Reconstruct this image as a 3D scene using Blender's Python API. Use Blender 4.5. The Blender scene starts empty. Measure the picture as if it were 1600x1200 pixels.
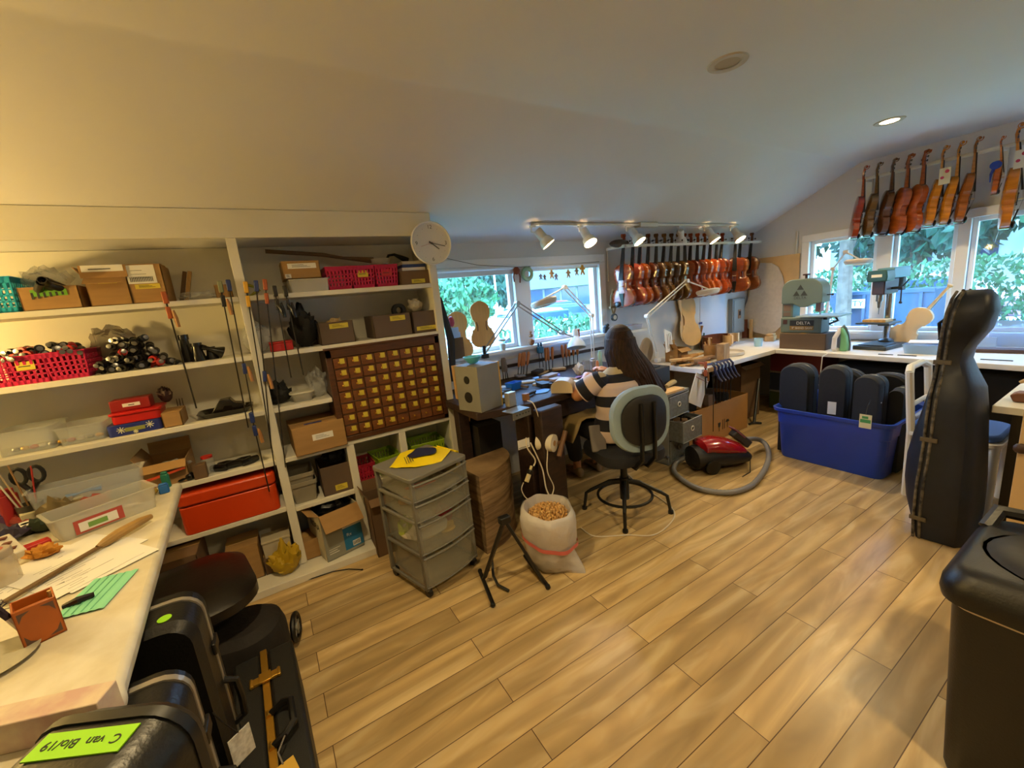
import bpy, bmesh, math, random
from mathutils import Vector, Matrix, Euler, noise
random.seed(7)
sc = bpy.context.scene
COL = sc.collection
V = Vector
PI = math.pi
# ------------------------------------------------------------------ camera
CAM_H = 1.55
FPX = 644.26
def _basis(yaw, pit, roll):
    cy, sy = math.cos(yaw), math.sin(yaw)
    f = V((sy*math.cos(pit), cy*math.cos(pit), -math.sin(pit)))
    r = V((cy, -sy, 0)); u = r.cross(f)
    return r*math.cos(roll)+u*math.sin(roll), -r*math.sin(roll)+u*math.cos(roll), f
CR, CU, CF = _basis(math.radians(30.3256), math.radians(11.7553), math.radians(-5.6347))
EYE = V((0, 0, CAM_H))
cam_d = bpy.data.cameras.new('camera'); cam = bpy.data.objects.new('camera', cam_d); COL.objects.link(cam)
cam_d.sensor_fit = 'HORIZONTAL'; cam_d.sensor_width = 36; cam_d.lens = FPX/1600*36
cam_d.clip_start = .02; cam_d.clip_end = 300
cam.matrix_world = Matrix(((CR.x, CU.x, -CF.x, 0), (CR.y, CU.y, -CF.y, 0), (CR.z, CU.z, -CF.z, CAM_H), (0, 0, 0, 1)))
sc.camera = cam
# a photograph measurement turned into a point on a real plane of the room
def _ray(a, b): return CR*((a-800)/FPX) - CU*((b-600)/FPX) + CF
def onz(a, b, z=0.0):
    d = _ray(a, b); return EYE + d*((z-CAM_H)/d.z)
def ony(a, b, y):
    d = _ray(a, b); return EYE + d*(y/d.y)
def onx(a, b, x):
    d = _ray(a, b); return EYE + d*(x/d.x)
# ------------------------------------------------------------------ world, sun, exposure
def S(h):
    h = h.lstrip('#'); o = []
    for i in (0, 2, 4):
        c = int(h[i:i+2], 16)/255
        o.append(c/12.92 if c <= .04045 else ((c+.055)/1.055)**2.4)
    return (o[0], o[1], o[2], 1)
w = bpy.data.worlds.new('sky'); sc.world = w; w.use_nodes = True
nt = w.node_tree; bg = nt.nodes['Background']
tc = nt.nodes.new('ShaderNodeTexCoord'); sx = nt.nodes.new('ShaderNodeSeparateXYZ'); rp = nt.nodes.new('ShaderNodeValToRGB')
nt.links.new(tc.outputs['Generated'], sx.inputs[0]); nt.links.new(sx.outputs['Z'], rp.inputs[0]); nt.links.new(rp.outputs[0], bg.inputs[0])
rp.color_ramp.elements[0].position = 0.0; rp.color_ramp.elements[0].color = (.40, .70, 1, 1)
rp.color_ramp.elements[1].position = .5; rp.color_ramp.elements[1].color = (.20, .48, 1, 1)
bg.inputs[1].default_value = 11.0
def light(kind, name, loc, energy, color, **k):
    d = bpy.data.lights.new(name, kind); o = bpy.data.objects.new(name, d); COL.objects.link(o)
    o.location = loc; d.energy = energy; d.color = color
    for a, b in k.items():
        if a == 'rot': o.rotation_euler = b
        elif a == 'parent': o.parent = b
        else: setattr(d, a, b)
    return o
light('SUN', 'sun', (8, 8, 12), 4.0, (.50, .80, 1), rot=(math.radians(42), 0, math.radians(-45)), angle=.02)
sc.view_settings.view_transform = 'Standard'; sc.view_settings.look = 'None'
sc.view_settings.exposure = 1.02; sc.view_settings.gamma = 1.0; sc.view_settings.use_curve_mapping = False
sc.cycles.max_bounces = 7; sc.cycles.diffuse_bounces = 4; sc.cycles.transparent_max_bounces = 12
sc.cycles.caustics_reflective = False; sc.cycles.caustics_refractive = False
sc.cycles.sample_clamp_indirect = 4.0
sc.cycles.use_denoising = True
# ------------------------------------------------------------------ materials
MATS = {}
def M(name, col, rough=.6, metal=0.0, var=0.0, vs=8.0, bump=0.0, bs=60.0, alpha=1.0, emit=None, es=0.0, col2=None, stretch=None, coat=0.0, spec=.5, sub=0):
    if name in MATS: return MATS[name]
    m = bpy.data.materials.new(name); m.use_nodes = True; MATS[name] = m
    n = m.node_tree; b = n.nodes['Principled BSDF']
    c = S(col) if isinstance(col, str) else col
    b.inputs['Base Color'].default_value = c; b.inputs['Roughness'].default_value = rough; b.inputs['Metallic'].default_value = metal
    b.inputs['Specular IOR Level'].default_value = spec
    b.inputs['Coat Weight'].default_value = coat; b.inputs['Coat Roughness'].default_value = .12
    b.inputs['Alpha'].default_value = alpha
    if sub: b.inputs['Subsurface Weight'].default_value = sub; b.inputs['Subsurface Radius'].default_value = (.02, .008, .004)
    if emit: b.inputs['Emission Color'].default_value = S(emit); b.inputs['Emission Strength'].default_value = es
    if var or col2 or bump:
        t = n.nodes.new('ShaderNodeTexCoord'); mp = n.nodes.new('ShaderNodeMapping')
        n.links.new(t.outputs['Object'], mp.inputs[0])
        if stretch: mp.inputs['Scale'].default_value = stretch
        if var or col2:
            z = n.nodes.new('ShaderNodeTexNoise'); z.inputs['Scale'].default_value = vs; z.inputs['Detail'].default_value = 5
            n.links.new(mp.outputs[0], z.inputs['Vector'])
            r = n.nodes.new('ShaderNodeValToRGB'); n.links.new(z.outputs[0], r.inputs[0]); n.links.new(r.outputs[0], b.inputs['Base Color'])
            if col2: ca, cb = c, S(col2)
            else:
                ca = tuple(max(0, x*(1-var)) for x in c[:3])+(1,); cb = tuple(min(1, x*(1+var)) for x in c[:3])+(1,)
            r.color_ramp.elements[0].position = .36; r.color_ramp.elements[0].color = ca
            r.color_ramp.elements[1].position = .64; r.color_ramp.elements[1].color = cb
        if bump:
            z2 = n.nodes.new('ShaderNodeTexNoise'); z2.inputs['Scale'].default_value = bs; z2.inputs['Detail'].default_value = 4
            n.links.new(mp.outputs[0], z2.inputs['Vector'])
            bp = n.nodes.new('ShaderNodeBump'); bp.inputs['Strength'].default_value = bump; bp.inputs['Distance'].default_value = .01
            n.links.new(z2.outputs[0], bp.inputs['Height']); n.links.new(bp.outputs[0], b.inputs['Normal'])
    return m
white = M('white_paint', '#d6d2c4', .5, var=.04, vs=3, bump=.05, bs=25)
wallm = M('wall_paint', '#cfcfcf', .65, var=.02, vs=2)
ceilm = M('ceiling_paint', '#d2d0ce', .75, var=.015, vs=1.5)
trimm = M('window_trim_paint', '#e4e6e8', .4)
card = M('cardboard', '#9c7848', .85, var=.08, vs=5, stretch=(1, 1, 6))
card2 = M('dark_cardboard', '#6a5138', .85, var=.08, vs=5)
card3 = M('grey_brown_cardboard', '#5b4a3c', .8, var=.06, vs=5)
cardin = M('cardboard_inside', '#7c5f3a', .9)
paper = M('paper', '#dcdad2', .8)
paperp = M('printed_paper', '#dcdad2', .8, col2='#b9b6b0', vs=60)
yel = M('yellow_label', '#c9b63a', .7, var=.05)
ink = M('ink', '#20201f', .7)
black = M('black_plastic', '#0b0b0c', .42)
blackm = M('black_matte', '#0c0c0d', .75, var=.2, vs=20)
steel = M('steel', '#8b8a88', .3, metal=1.0, var=.1, vs=30)
dsteel = M('dark_steel', '#3c3a38', .4, metal=.9)
brass = M('brass', '#d0a040', .3, metal=.85)
pine = M('pine_wood', '#c39a5c', .55, var=.12, vs=6, stretch=(12, 12, 1.2))
pinex = M('pine_wood_long', '#c09a62', .55, var=.14, vs=6, stretch=(1.2, 12, 12))
maple = M('bare_maple', '#d6b27e', .5, var=.08, vs=5, stretch=(10, 2, 1))
walnut = M('dark_bench_wood', '#2a170e', .65, var=.4, vs=5, stretch=(1.5, 10, 10), bump=.1)
red = M('red_plastic', '#b01c18', .4)
clearp = M('clear_plastic', '#c4c8c8', .18, alpha=.30)
bagm = M('clear_bag_film', '#c8ccd0', .2, alpha=.28, bump=.8, bs=25)
frost = M('frosted_plastic', '#c6c3b8', .35, alpha=.42)
greyp = M('grey_plastic', '#6d6a62', .45)
bluep = M('royal_blue_plastic', '#1c3fa8', .38, var=.06, vs=3)
# ------------------------------------------------------------------ mesh builder
class MB:
    def __init__(s): s.v = []; s.f = []; s.m = []
    def add(s, vs, fs, mi=0, mtx=None):
        o = len(s.v)
        for p in vs:
            p = V(p); s.v.append(mtx @ p if mtx else p)
        for f in fs: s.f.append([i+o for i in f]); s.m.append(mi)
        return s
    def bx(s, x0, x1, y0, y1, z0, z1, mi=0, mtx=None):
        vs = [(x, y, z) for x in (x0, x1) for y in (y0, y1) for z in (z0, z1)]
        return s.add(vs, [(0, 1, 3, 2), (4, 6, 7, 5), (0, 4, 5, 1), (2, 3, 7, 6), (0, 2, 6, 4), (1, 5, 7, 3)], mi, mtx)
    def bar(s, p, q, w, h, mi=0, up=(0, 0, 1)):
        p, q = V(p), V(q); d = (q-p); L = d.length; d.normalize(); u = V(up)
        if abs(d.dot(u)) > .99: u = V((0, 1, 0))
        x = d.cross(u).normalized(); u = x.cross(d)
        m = Matrix(((x.x, d.x, u.x, p.x), (x.y, d.y, u.y, p.y), (x.z, d.z, u.z, p.z), (0, 0, 0, 1)))
        return s.bx(-w/2, w/2, 0, L, -h/2, h/2, mi, m)
    def loft(s, secs, mi=0, c0=True, c1=True, closed=False):
        n = len(secs[0]); o = len(s.v)
        for q in secs:
            for p in q: s.v.append(V(p))
        k = len(secs)
        for i in range(k if closed else k-1):
            a = o+i*n; b = o+((i+1) % k)*n
            for j in range(n):
                s.f.append([a+j, a+(j+1) % n, b+(j+1) % n, b+j]); s.m.append(mi)
        if not closed:
            if c0: s.f.append([o+j for j in range(n)][::-1]); s.m.append(mi)
            if c1: s.f.append([o+(k-1)*n+j for j in range(n)]); s.m.append(mi)
        return s
    def tube(s, pts, r, n=8, mi=0, closed=False, caps=True, flat=1.0):
        pts = [V(p) for p in pts]; k = len(pts); secs = []
        rr = r if isinstance(r, (list, tuple)) else [r]*k
        prev = None
        for i in range(k):
            if closed: t = pts[(i+1) % k]-pts[i-1]
            else: t = pts[min(i+1, k-1)]-pts[max(i-1, 0)]
            if t.length < 1e-9: t = V((0, 0, 1))
            t.normalize()
            if prev is None:
                a = V((0, 0, 1)) if abs(t.z) < .9 else V((1, 0, 0))
                x = t.cross(a).normalized()
            else:
                x = (prev-t*prev.dot(t))
                x = x.normalized() if x.length > 1e-6 else t.cross(V((0, 0, 1))).normalized()
            prev = x; y = t.cross(x)
            secs.append([pts[i]+(x*math.cos(2*PI*j/n)+y*math.sin(2*PI*j/n)*flat)*rr[i] for j in range(n)])
        return s.loft(secs, mi, caps, caps, closed)
    def cyl(s, p, q, r, r2=None, n=16, mi=0, caps=True):
        return s.tube([p, q], [r, r if r2 is None else r2], n, mi, caps=caps)
    def lathe(s, prof, c=(0, 0, 0), n=20, mi=0, mtx=None, caps=True):
        c = V(c); secs = []
        for r, z in prof:
            q = []
            for j in range(n):
                p = V((r*math.cos(2*PI*j/n), r*math.sin(2*PI*j/n), z))
                if mtx: p = mtx @ p
                q.append(p+c)
            secs.append(q)
        return s.loft(secs, mi, caps, caps)
    def prism(s, out, a, b, axis='z', mi=0, mtx=None):
        def P(u, v, t):
            p = {'z': (u, v, t), 'y': (u, t, v), 'x': (t, u, v)}[axis]
            return (mtx @ V(p)) if mtx else V(p)
        return s.loft([[P(u, v, a) for u, v in out], [P(u, v, b) for u, v in out]], mi)
    def ball(s, c, r, n=12, mi=0, sq=(1, 1, 1), mtx=None):
        c = V(c); k = max(5, n//2+1); secs = []
        for i in range(k):
            a = -PI/2+PI*(i+.02)/(k-1+.04); q = []
            for j in range(n):
                p = V((math.cos(a)*math.cos(2*PI*j/n)*r*sq[0], math.cos(a)*math.sin(2*PI*j/n)*r*sq[1], math.sin(a)*r*sq[2]))
                if mtx: p = mtx @ p
                q.append(c+p)
            secs.append(q)
        return s.loft(secs, mi)
    def build(s, name, mats, parent=None, bevel=0.0, smooth=.6, loc=None, rot=None, subsurf=0, seg=2):
        me = bpy.data.meshes.new(name)
        me.from_pydata([tuple(p) for p in s.v], [], s.f)
        if not isinstance(mats, (list, tuple)): mats = [mats]
        for m in mats: me.materials.append(m)
        for p, mi in zip(me.polygons, s.m): p.material_index = min(mi, len(mats)-1); p.use_smooth = bool(smooth)
        bm = bmesh.new(); bm.from_mesh(me); bmesh.ops.recalc_face_normals(bm, faces=bm.faces); bm.to_mesh(me); bm.free()
        if smooth: me.set_sharp_from_angle(angle=smooth)
        o = bpy.data.objects.new(name, me); COL.objects.link(o)
        if parent: o.parent = parent
        if loc is not None: o.location = loc
        if rot is not None: o.rotation_euler = (0, 0, rot) if isinstance(rot, (int, float)) else rot
        if bevel:
            b = o.modifiers.new('bevel', 'BEVEL'); b.width = bevel; b.segments = seg; b.limit_method = 'ANGLE'; b.angle_limit = .7
            b.harden_normals = False
        if subsurf:
            b = o.modifiers.new('sub', 'SUBSURF'); b.levels = subsurf; b.render_levels = subsurf
        return o
def tag(o, label=None, cat=None, group=None, kind=None):
    if label: o['label'] = label
    if cat: o['category'] = cat
    if group: o['group'] = group
    if kind: o['kind'] = kind
    return o
def thing(name, label, cat, loc=(0, 0, 0), rot=0, group=None):
    o = bpy.data.objects.new(name, None); COL.objects.link(o); o.empty_display_size = .1
    o.location = loc; o.rotation_euler = (0, 0, rot) if isinstance(rot, (int, float)) else rot
    return tag(o, label, cat, group)
def struct(name, mb, m, **k):
    return tag(mb.build(name, m, **k), kind='structure')
def dup(root, loc=None, rot=None, label=None, scale=None, group=None, cat=None):
    def cp(o, par):
        c = o.copy(); COL.objects.link(c)
        if par: c.parent = par
        for ch in o.children: cp(ch, c)
        return c
    r = cp(root, None)
    if loc is not None: r.location = loc
    if rot is not None: r.rotation_euler = (0, 0, rot) if isinstance(rot, (int, float)) else rot
    if scale is not None: r.scale = (scale,)*3 if isinstance(scale, (int, float)) else scale
    if label: r['label'] = label
    if group: r['group'] = group
    if cat: r['category'] = cat
    return r
def text(name, s, size, m, parent, mtx, ext=.0004, align='CENTER'):
    c = bpy.data.curves.new(name, 'FONT'); c.body = s; c.size = size; c.extrude = ext; c.align_x = align; c.align_y = 'CENTER'
    t = bpy.data.objects.new(name, c); COL.objects.link(t)
    bpy.context.view_layer.update()
    me = bpy.data.meshes.new_from_object(t); COL.objects.unlink(t); bpy.data.objects.remove(t)
    me.materials.clear(); me.materials.append(m)
    o = bpy.data.objects.new(name, me); COL.objects.link(o)
    if parent: o.parent = parent
    o.matrix_local = mtx
    return o
def face_mtx(origin, xdir, updir):
    x = V(xdir).normalized(); u = V(updir); u = (u-x*u.dot(x)).normalized(); n = x.cross(u); o = V(origin)
    return Matrix(((x.x, u.x, n.x, o.x), (x.y, u.y, n.y, o.y), (x.z, u.z, n.z, o.z), (0, 0, 0, 1)))
def rrect(w, d, r, n=4, cx=0, cy=0):
    o = []
    for sx_, sy_, a0 in ((1, 1, 0), (-1, 1, 90), (-1, -1, 180), (1, -1, 270)):
        for k in range(n+1):
            a = math.radians(a0+90*k/n); o.append((cx+sx_*(w/2-r)+r*math.cos(a), cy+sy_*(d/2-r)+r*math.sin(a)))
    return o
# ------------------------------------------------------------------ room shell
XW, YW, XL, YB = 5.4, 3.05, -1.95, -2.3
CREASE, ZF, ZA = 1.95, 2.53, 2.0
def floor_mat():
    m = bpy.data.materials.new('laminate_planks'); m.use_nodes = True; n = m.node_tree; b = n.nodes['Principled BSDF']; L = n.links.new
    N = n.nodes.new
    t = N('ShaderNodeTexCoord'); mp = N('ShaderNodeMapping'); L(t.outputs['Object'], mp.inputs[0])
    mp.inputs['Location'].default_value = (-.572+1.262*4, -1.084+.1275*40, 0)
    br = N('ShaderNodeTexBrick'); L(mp.outputs[0], br.inputs['Vector'])
    br.inputs['Scale'].default_value = 1; br.inputs['Brick Width'].default_value = 1.262; br.inputs['Row Height'].default_value = .1275
    br.inputs['Mortar Size'].default_value = .0016; br.inputs['Mortar Smooth'].default_value = .1
    br.inputs['Color1'].default_value = (0, 0, 0, 1); br.inputs['Color2'].default_value = (1, 1, 1, 1); br.inputs['Mortar'].default_value = (.5, .5, .5, 1)
    # offset the grain in each board
    sc1 = N('ShaderNodeVectorMath'); sc1.operation = 'MULTIPLY_ADD'
    L(br.outputs['Color'], sc1.inputs[0]); sc1.inputs[1].default_value = (7.3, 3.1, 5); L(mp.outputs[0], sc1.inputs[2])
    st = N('ShaderNodeVectorMath'); st.operation = 'MULTIPLY'; L(sc1.outputs[0], st.inputs[0]); st.inputs[1].default_value = (1.6, 9, 1)
    n1 = N('ShaderNodeTexNoise'); n1.inputs['Scale'].default_value = 1.0; n1.inputs['Detail'].default_value = 3; n1.inputs['Distortion'].default_value = 1.4; L(st.outputs[0], n1.inputs['Vector'])
    st2 = N('ShaderNodeVectorMath'); st2.operation = 'MULTIPLY'; L(sc1.outputs[0], st2.inputs[0]); st2.inputs[1].default_value = (3.2, 9, 1)
    wv = N('ShaderNodeTexWave'); wv.wave_type = 'BANDS'; wv.bands_direction = 'Y'; wv.inputs['Scale'].default_value = .35; wv.inputs['Distortion'].default_value = 11; wv.inputs['Detail'].default_value = 2; wv.inputs['Detail Scale'].default_value = .5
    L(st2.outputs[0], wv.inputs['Vector'])
    r1 = N('ShaderNodeValToRGB'); L(n1.outputs[0], r1.inputs[0])
    e = r1.color_ramp.elements; e[0].position = .24; e[0].color = S('#9c8050'); e[1].position = .8; e[1].color = S('#d2ba88')
    x = e.new(.5); x.color = S('#b4965e')
    mx = N('ShaderNodeMix'); mx.data_type = 'RGBA'; mx.blend_type = 'OVERLAY'; mx.inputs[0].default_value = .13
    L(r1.outputs[0], mx.inputs[6]); L(wv.outputs[0], mx.inputs[7])
    # per-board tone
    hs = N('ShaderNodeHueSaturation'); L(mx.outputs[2], hs.inputs['Color'])
    mr = N('ShaderNodeMapRange'); L(br.outputs['Color'], mr.inputs[0]); mr.inputs[3].default_value = .82; mr.inputs[4].default_value = 1.1; L(mr.outputs[0], hs.inputs['Value'])
    hs.inputs['Saturation'].default_value = .92
    m2 = N('ShaderNodeMix'); m2.data_type = 'RGBA'; L(br.outputs['Fac'], m2.inputs[0]); L(hs.outputs[0], m2.inputs[6]); m2.inputs[7].default_value = S('#4a3118')
    L(m2.outputs[2], b.inputs['Base Color'])
    b.inputs['Roughness'].default_value = .36; b.inputs['Specular IOR Level'].default_value = .5
    n3 = N('ShaderNodeTexNoise'); n3.inputs['Scale'].default_value = 14; L(st.outputs[0], n3.inputs['Vector'])
    mr2 = N('ShaderNodeMapRange'); L(n3.outputs[0], mr2.inputs[0]); mr2.inputs[3].default_value = .24; mr2.inputs[4].default_value = .42; L(mr2.outputs[0], b.inputs['Roughness'])
    bp = N('ShaderNodeBump'); bp.inputs['Strength'].default_value = .25; bp.inputs['Distance'].default_value = .004; bp.invert = True
    L(br.outputs['Fac'], bp.inputs['Height']); L(bp.outputs[0], b.inputs['Normal'])
    return m
f = MB(); f.bx(XL, XW, YB, YW, -.1, 0); struct('floor', f, floor_mat(), smooth=0)
# openings
WA = (1.12, 2.86, 1.13, 1.80)      # window in the long back wall: x0,x1,z0,z1
WC = (-.65, 2.36, .86, 1.84)       # window in the gable wall: y0,y1,z0,z1
T = .14
b = MB()
b.bx(XL, WA[0], YW, YW+T, -.1, 2.3); b.bx(WA[1], XW+T, YW, YW+T, -.1, 2.3); b.bx(WA[0], WA[1], YW, YW+T, -.1, WA[2]); b.bx(WA[0], WA[1], YW, YW+T, WA[3], 2.3)
struct('wall_back', b, wallm, smooth=0)
b = MB()
b.bx(XW, XW+T, YB, WC[0], -.1, 2.7); b.bx(XW, XW+T, WC[1], YW, -.1, 2.7); b.bx(XW, XW+T, WC[0], WC[1], -.1, WC[2]); b.bx(XW, XW+T, WC[0], WC[1], WC[3], 2.7)
struct('wall_right', b, wallm, smooth=0)
b = MB(); b.bx(XL-.1, XL, YB-.1, YW+T, -.1, 2.7); struct('wall_left', b, wallm, smooth=0)
b = MB(); b.bx(XL, XW+T, YB-.1, YB, -.1, 2.7); struct('wall_front', b, wallm, smooth=0)
sl = (ZF-ZA)/(YW-CREASE)
# ceiling with the flat part, the slope and a soft crease
prof = [(YB-.1, ZF)]
for k in range(7):
    t_ = k/6; y = CREASE-.02+.04*t_; prof.append((y, ZF-sl*.04*t_*t_/2))
prof += [(YW+T, ZF-sl*(YW+T-CREASE))]
outl = prof+[(y, z+.12) for y, z in reversed(prof)]
b = MB(); b.prism(outl, XL-.1, XW+T, 'x'); struct('ceiling', b, ceilm, smooth=.12)
# ------------------------------------------------------------------ windows
glass = M('window_glass', (.9, .95, 1, 1), .02, alpha=.06, spec=.4)
blindm = M('roller_blind', '#dfe2e4', .7)
def window(name, along, fixed, a0, a1, z0, z1, mull, inner, sash=.035):
    """frame, mullions and one pane per light; 'along' is the axis the window runs on"""
    def B(mb, p0, p1, d0, d1, q0, q1):
        if along == 'x': mb.bx(p0, p1, fixed+d0, fixed+d1, q0, q1)
        else: mb.bx(fixed+d0, fixed+d1, p0, p1, q0, q1)
    t = thing(name, None, None, (0, 0, 0)); t['kind'] = 'structure'
    m = MB(); c = .075
    B(m, a0-c, a1+c, -.02, 0, z1, z1+c); B(m, a0-c, a0, -.02, 0, z0, z1); B(m, a1, a1+c, -.02, 0, z0, z1)
    m.build('casing', trimm, t, bevel=.004)
    m = MB(); B(m, a0-.1, a1+.1, -.075, .02, z0-.03, z0); m.build('sill', trimm, t, bevel=.005)
    m = MB(); B(m, a0-.06, a1+.06, -.015, 0, z0-.09, z0-.03); m.build('apron', trimm, t)
    edges = [a0]+[x for p in mull for x in p]+[a1]
    m = MB()
    for p in mull: B(m, p[0], p[1], -.012, .10, z0, z1)
    m.build('mullion', trimm, t, bevel=.004)
    for i in range(0, len(edges), 2):
        e0, e1 = edges[i], edges[i+1]
        m = MB()
        B(m, e0, e0+sash, .03, .075, z0, z1); B(m, e1-sash, e1, .03, .075, z0, z1); B(m, e0+sash, e1-sash, .03, .075, z0, z0+sash); B(m, e0+sash, e1-sash, .03, .075, z1-sash, z1)
        fr = m.build('sash', trimm, t, bevel=.004)
        m = MB(); B(m, e0+sash, e1-sash, .05, .055, z0+sash, z1-sash); m.build('pane', glass, fr, smooth=0)
    return t
window('window_1', 'x', YW, *WA, [(1.90, 2.05)], 0)
window('window_2', 'y', XW, *WC, [(-.12, -.02), (.53, .61), (1.12, 1.20), (1.64, 1.76)], 0)
m = MB(); m.bx(1.14, 1.89, YW-.012, YW+.02, 1.745, 1.81); m.cyl((1.13, YW-.02, 1.80), (1.90, YW-.02, 1.80), .018)
tag(m.build('roller_blind', blindm), 'white roller blind rolled up at the top of the left pane of the bench window', 'blind')
m = MB(); m.bx(2.07, 2.84, YW-.012, YW+.02, 1.755, 1.80); m.cyl((2.06, YW-.02, 1.79), (2.85, YW-.02, 1.79), .014)
tag(m.build('roller_blind', blindm), 'white roller blind rolled up above the hanging paper figures', 'blind')
# ------------------------------------------------------------------ recessed lights
emitw = M('warm_bulb', '#ffdca8', .5, emit='#ffd9a0', es=28)
def can(x, y, lit, label, power=0):
    t = thing('recessed_light', label, 'ceiling light', (x, y, ZF), group='recessed ceiling lights')
    m = MB(); m.lathe([(.055, -.004), (.085, -.006), (.09, 0), (.09, .004), (.052, .004)], n=28, caps=False)
    m.build('trim_ring', M('can_trim', '#b9b0a0', .5), t)
    m = MB(); m.lathe([(.054, -.002), (.054, .0)], n=24)
    m.build('lens' if lit else 'baffle', emitw if lit else M('can_baffle', '#a8977a', .5), t)
    if power:
        l = light('SPOT', 'lamp_light', (0, 0, -.03), power, (1, .75, .38), spot_size=math.radians(150), spot_blend=.8, shadow_soft_size=.06, parent=t)
    return t
can(2.103, 1.302, False, 'unlit round recessed light with beige baffle, nearer the middle of the ceiling')
can(4.134, 1.335, True, 'lit round recessed light near the gable window', 45)
can(.0, 1.2, True, 'added recessed fill light over the front left bench, outside the picture', 46)  # this can and the next two are added out of view to brighten the room
can(1.2, -.4, True, 'added recessed fill light above the photographer, outside the picture', 60)
can(3.4, -.6, True, 'added recessed fill light over the front right corner, outside the picture', 25)
# ------------------------------------------------------------------ outdoors
grass = M('grass', '#7f9a6a', .9, var=.35, vs=3)
asph = M('asphalt', '#b9bcc0', .9, var=.1, vs=2)
leafA = M('leaves_light', '#3a7248', .6, var=.3, vs=3); leafB = M('leaves_dark', '#1c4a36', .6, var=.35, vs=3)
bark = M('bark', '#5b5148', .9, var=.3, vs=8)
GZ = -.25
m = MB(); m.bx(-40, 60, YW+.3, 90, GZ-.1, GZ); m.bx(XW+.3, 90, -60, YW+.3, GZ-.1, GZ); m.bx(9.2, 90, -60, 30, GZ, .02)
struct('ground', m, grass, smooth=0)
m = MB(); m.bx(-30, 40, 9, 32, GZ, GZ+.02); m.bx(12.5, 17.5, -50, 28, .0, .04); struct('road', m, asph, smooth=0)
def tree(x, y, h, r, n, mat_, label, trunk=.15, group='trees outside the windows', sq=1.0, leaf=.16, low=.3):
    t = thing('tree', label, 'tree', (x, y, GZ), group=group)
    m = MB(); pts = [(0, 0, 0), (.05, .03, h*.3), (-.04, .05, h*.6), (.03, 0, h*.85)]
    m.tube(pts, [trunk, trunk*.8, trunk*.55, trunk*.2], 8)
    for k in range(6):
        a = k*1.1; z = h*(.35+.08*k); m.tube([(0, 0, z), (math.cos(a)*r*.6, math.sin(a)*r*.6, z+h*.16)], [trunk*.35, .01], 5)
    m.build('trunk', bark, t)
    m = MB(); rnd = random.Random(int(x*31+y*17))
    for k in range(n):
        while True:
            p = V((rnd.uniform(-1, 1), rnd.uniform(-1, 1), rnd.uniform(-1, 1)))
            if .2 < p.length < 1 and noise.noise(p*2.6+V((x, y, 0))) > -.12: break
        c = V((p.x*r, p.y*r, h*(low+(1-low)/2)+p.z*h*(1-low)/2*sq))
        s = leaf*rnd.uniform(.6, 1.3); e = Euler((rnd.uniform(0, 6), rnd.uniform(0, 6), rnd.uniform(0, 6))).to_matrix()
        m.add([c+e @ V((-s, 0, 0)), c+e @ V((0, -s*.5, s*.1)), c+e @ V((s, 0, 0)), c+e @ V((0, s*.5, s*.1))], [(0, 1, 2, 3)])
    m.build('foliage', mat_, t, smooth=0)
    return t
tree(3.75, 8.2, 2.35, .8, 2600, leafA, 'pale green rounded tree in the left half of the bench window', .05, leaf=.08, low=.52)
tree(4.9, 13.5, 3.0, 1.0, 1500, leafA, 'light green tree at the far left edge of the bench window', .1, leaf=.14)
for i, (x, y, h, r) in enumerate([(12, 34, 12, 4.5), (18, 36, 13, 4.5), (24, 38, 12, 4.5), (30, 37, 13, 4.5), (36, 39, 12, 5)]):
    tree(x, y, h, r, 3200, leafB, ['tall dark tree at the left end of the row behind the car park', 'second tall dark tree from the left behind the car park', 'middle tall dark tree behind the car park', 'tall dark tree left of the grey roofed building', 'tall dark tree rising behind the grey roofed building'][i], .3, leaf=.42, low=.04)
for i, (x, y, h, r, n) in enumerate([(10.3, .6, 5.2, 1.6, 6500), (10.5, 3.9, 5.6, 1.4, 5000), (10.6, -2.4, 5.4, 1.5, 3000), (19.5, .4, 8, 3.2, 3400), (20, 5.5, 8, 3.2, 3200), (20, -5, 8, 3.2, 2000), (20, 11, 7, 3, 1500)]):
    tree(x, y, h, r, n, leafA if i in (0, 3, 5) else leafB, ['leafy tree close outside the widest gable pane', 'leafy tree behind the band saw outside the gable window', 'leafy tree outside the right gable pane above the cello case', 'tall tree across the road behind the drill press', 'tall tree across the road behind the band saw', 'tall tree across the road at the right edge of the gable window', 'tall tree across the road seen at the left edge of the gable window'][i], .16 if i < 3 else .3, leaf=.085 if i < 3 else .26, low=.40 if i < 3 else .15)
m = MB(); rnd = random.Random(5)
for k in range(4200):
    c = V((rnd.uniform(2.6, 4.95), rnd.uniform(4.3, 5.2), GZ+rnd.uniform(.05, 1.45)))
    if abs(c.x-3.75) > 1.15*math.sqrt(max(0, 1-(c.z/1.45)**2))+.05: continue
    e = Euler((rnd.uniform(0, 6), rnd.uniform(0, 6), rnd.uniform(0, 6))).to_matrix(); s = .06
    m.add([c+e @ V((-s, 0, 0)), c+e @ V((0, -s*.5, 0)), c+e @ V((s, 0, 0)), c+e @ V((0, s*.5, 0))], [(0, 1, 2, 3)])
tag(m.build('shrub', leafA, smooth=0), 'light green shrub just outside the right pane of the bench window', 'shrub')
m = MB()
for k in range(9000):
    c = V((rnd.uniform(12.0, 12.9), rnd.uniform(-3.5, 9.5), .02+rnd.uniform(.05, 1.45)))
    e = Euler((rnd.uniform(0, 6), rnd.uniform(0, 6), rnd.uniform(0, 6))).to_matrix(); s = .07
    m.add([c+e @ V((-s, 0, 0)), c+e @ V((0, -s*.5, 0)), c+e @ V((s, 0, 0)), c+e @ V((0, s*.5, 0))], [(0, 1, 2, 3)])
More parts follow.
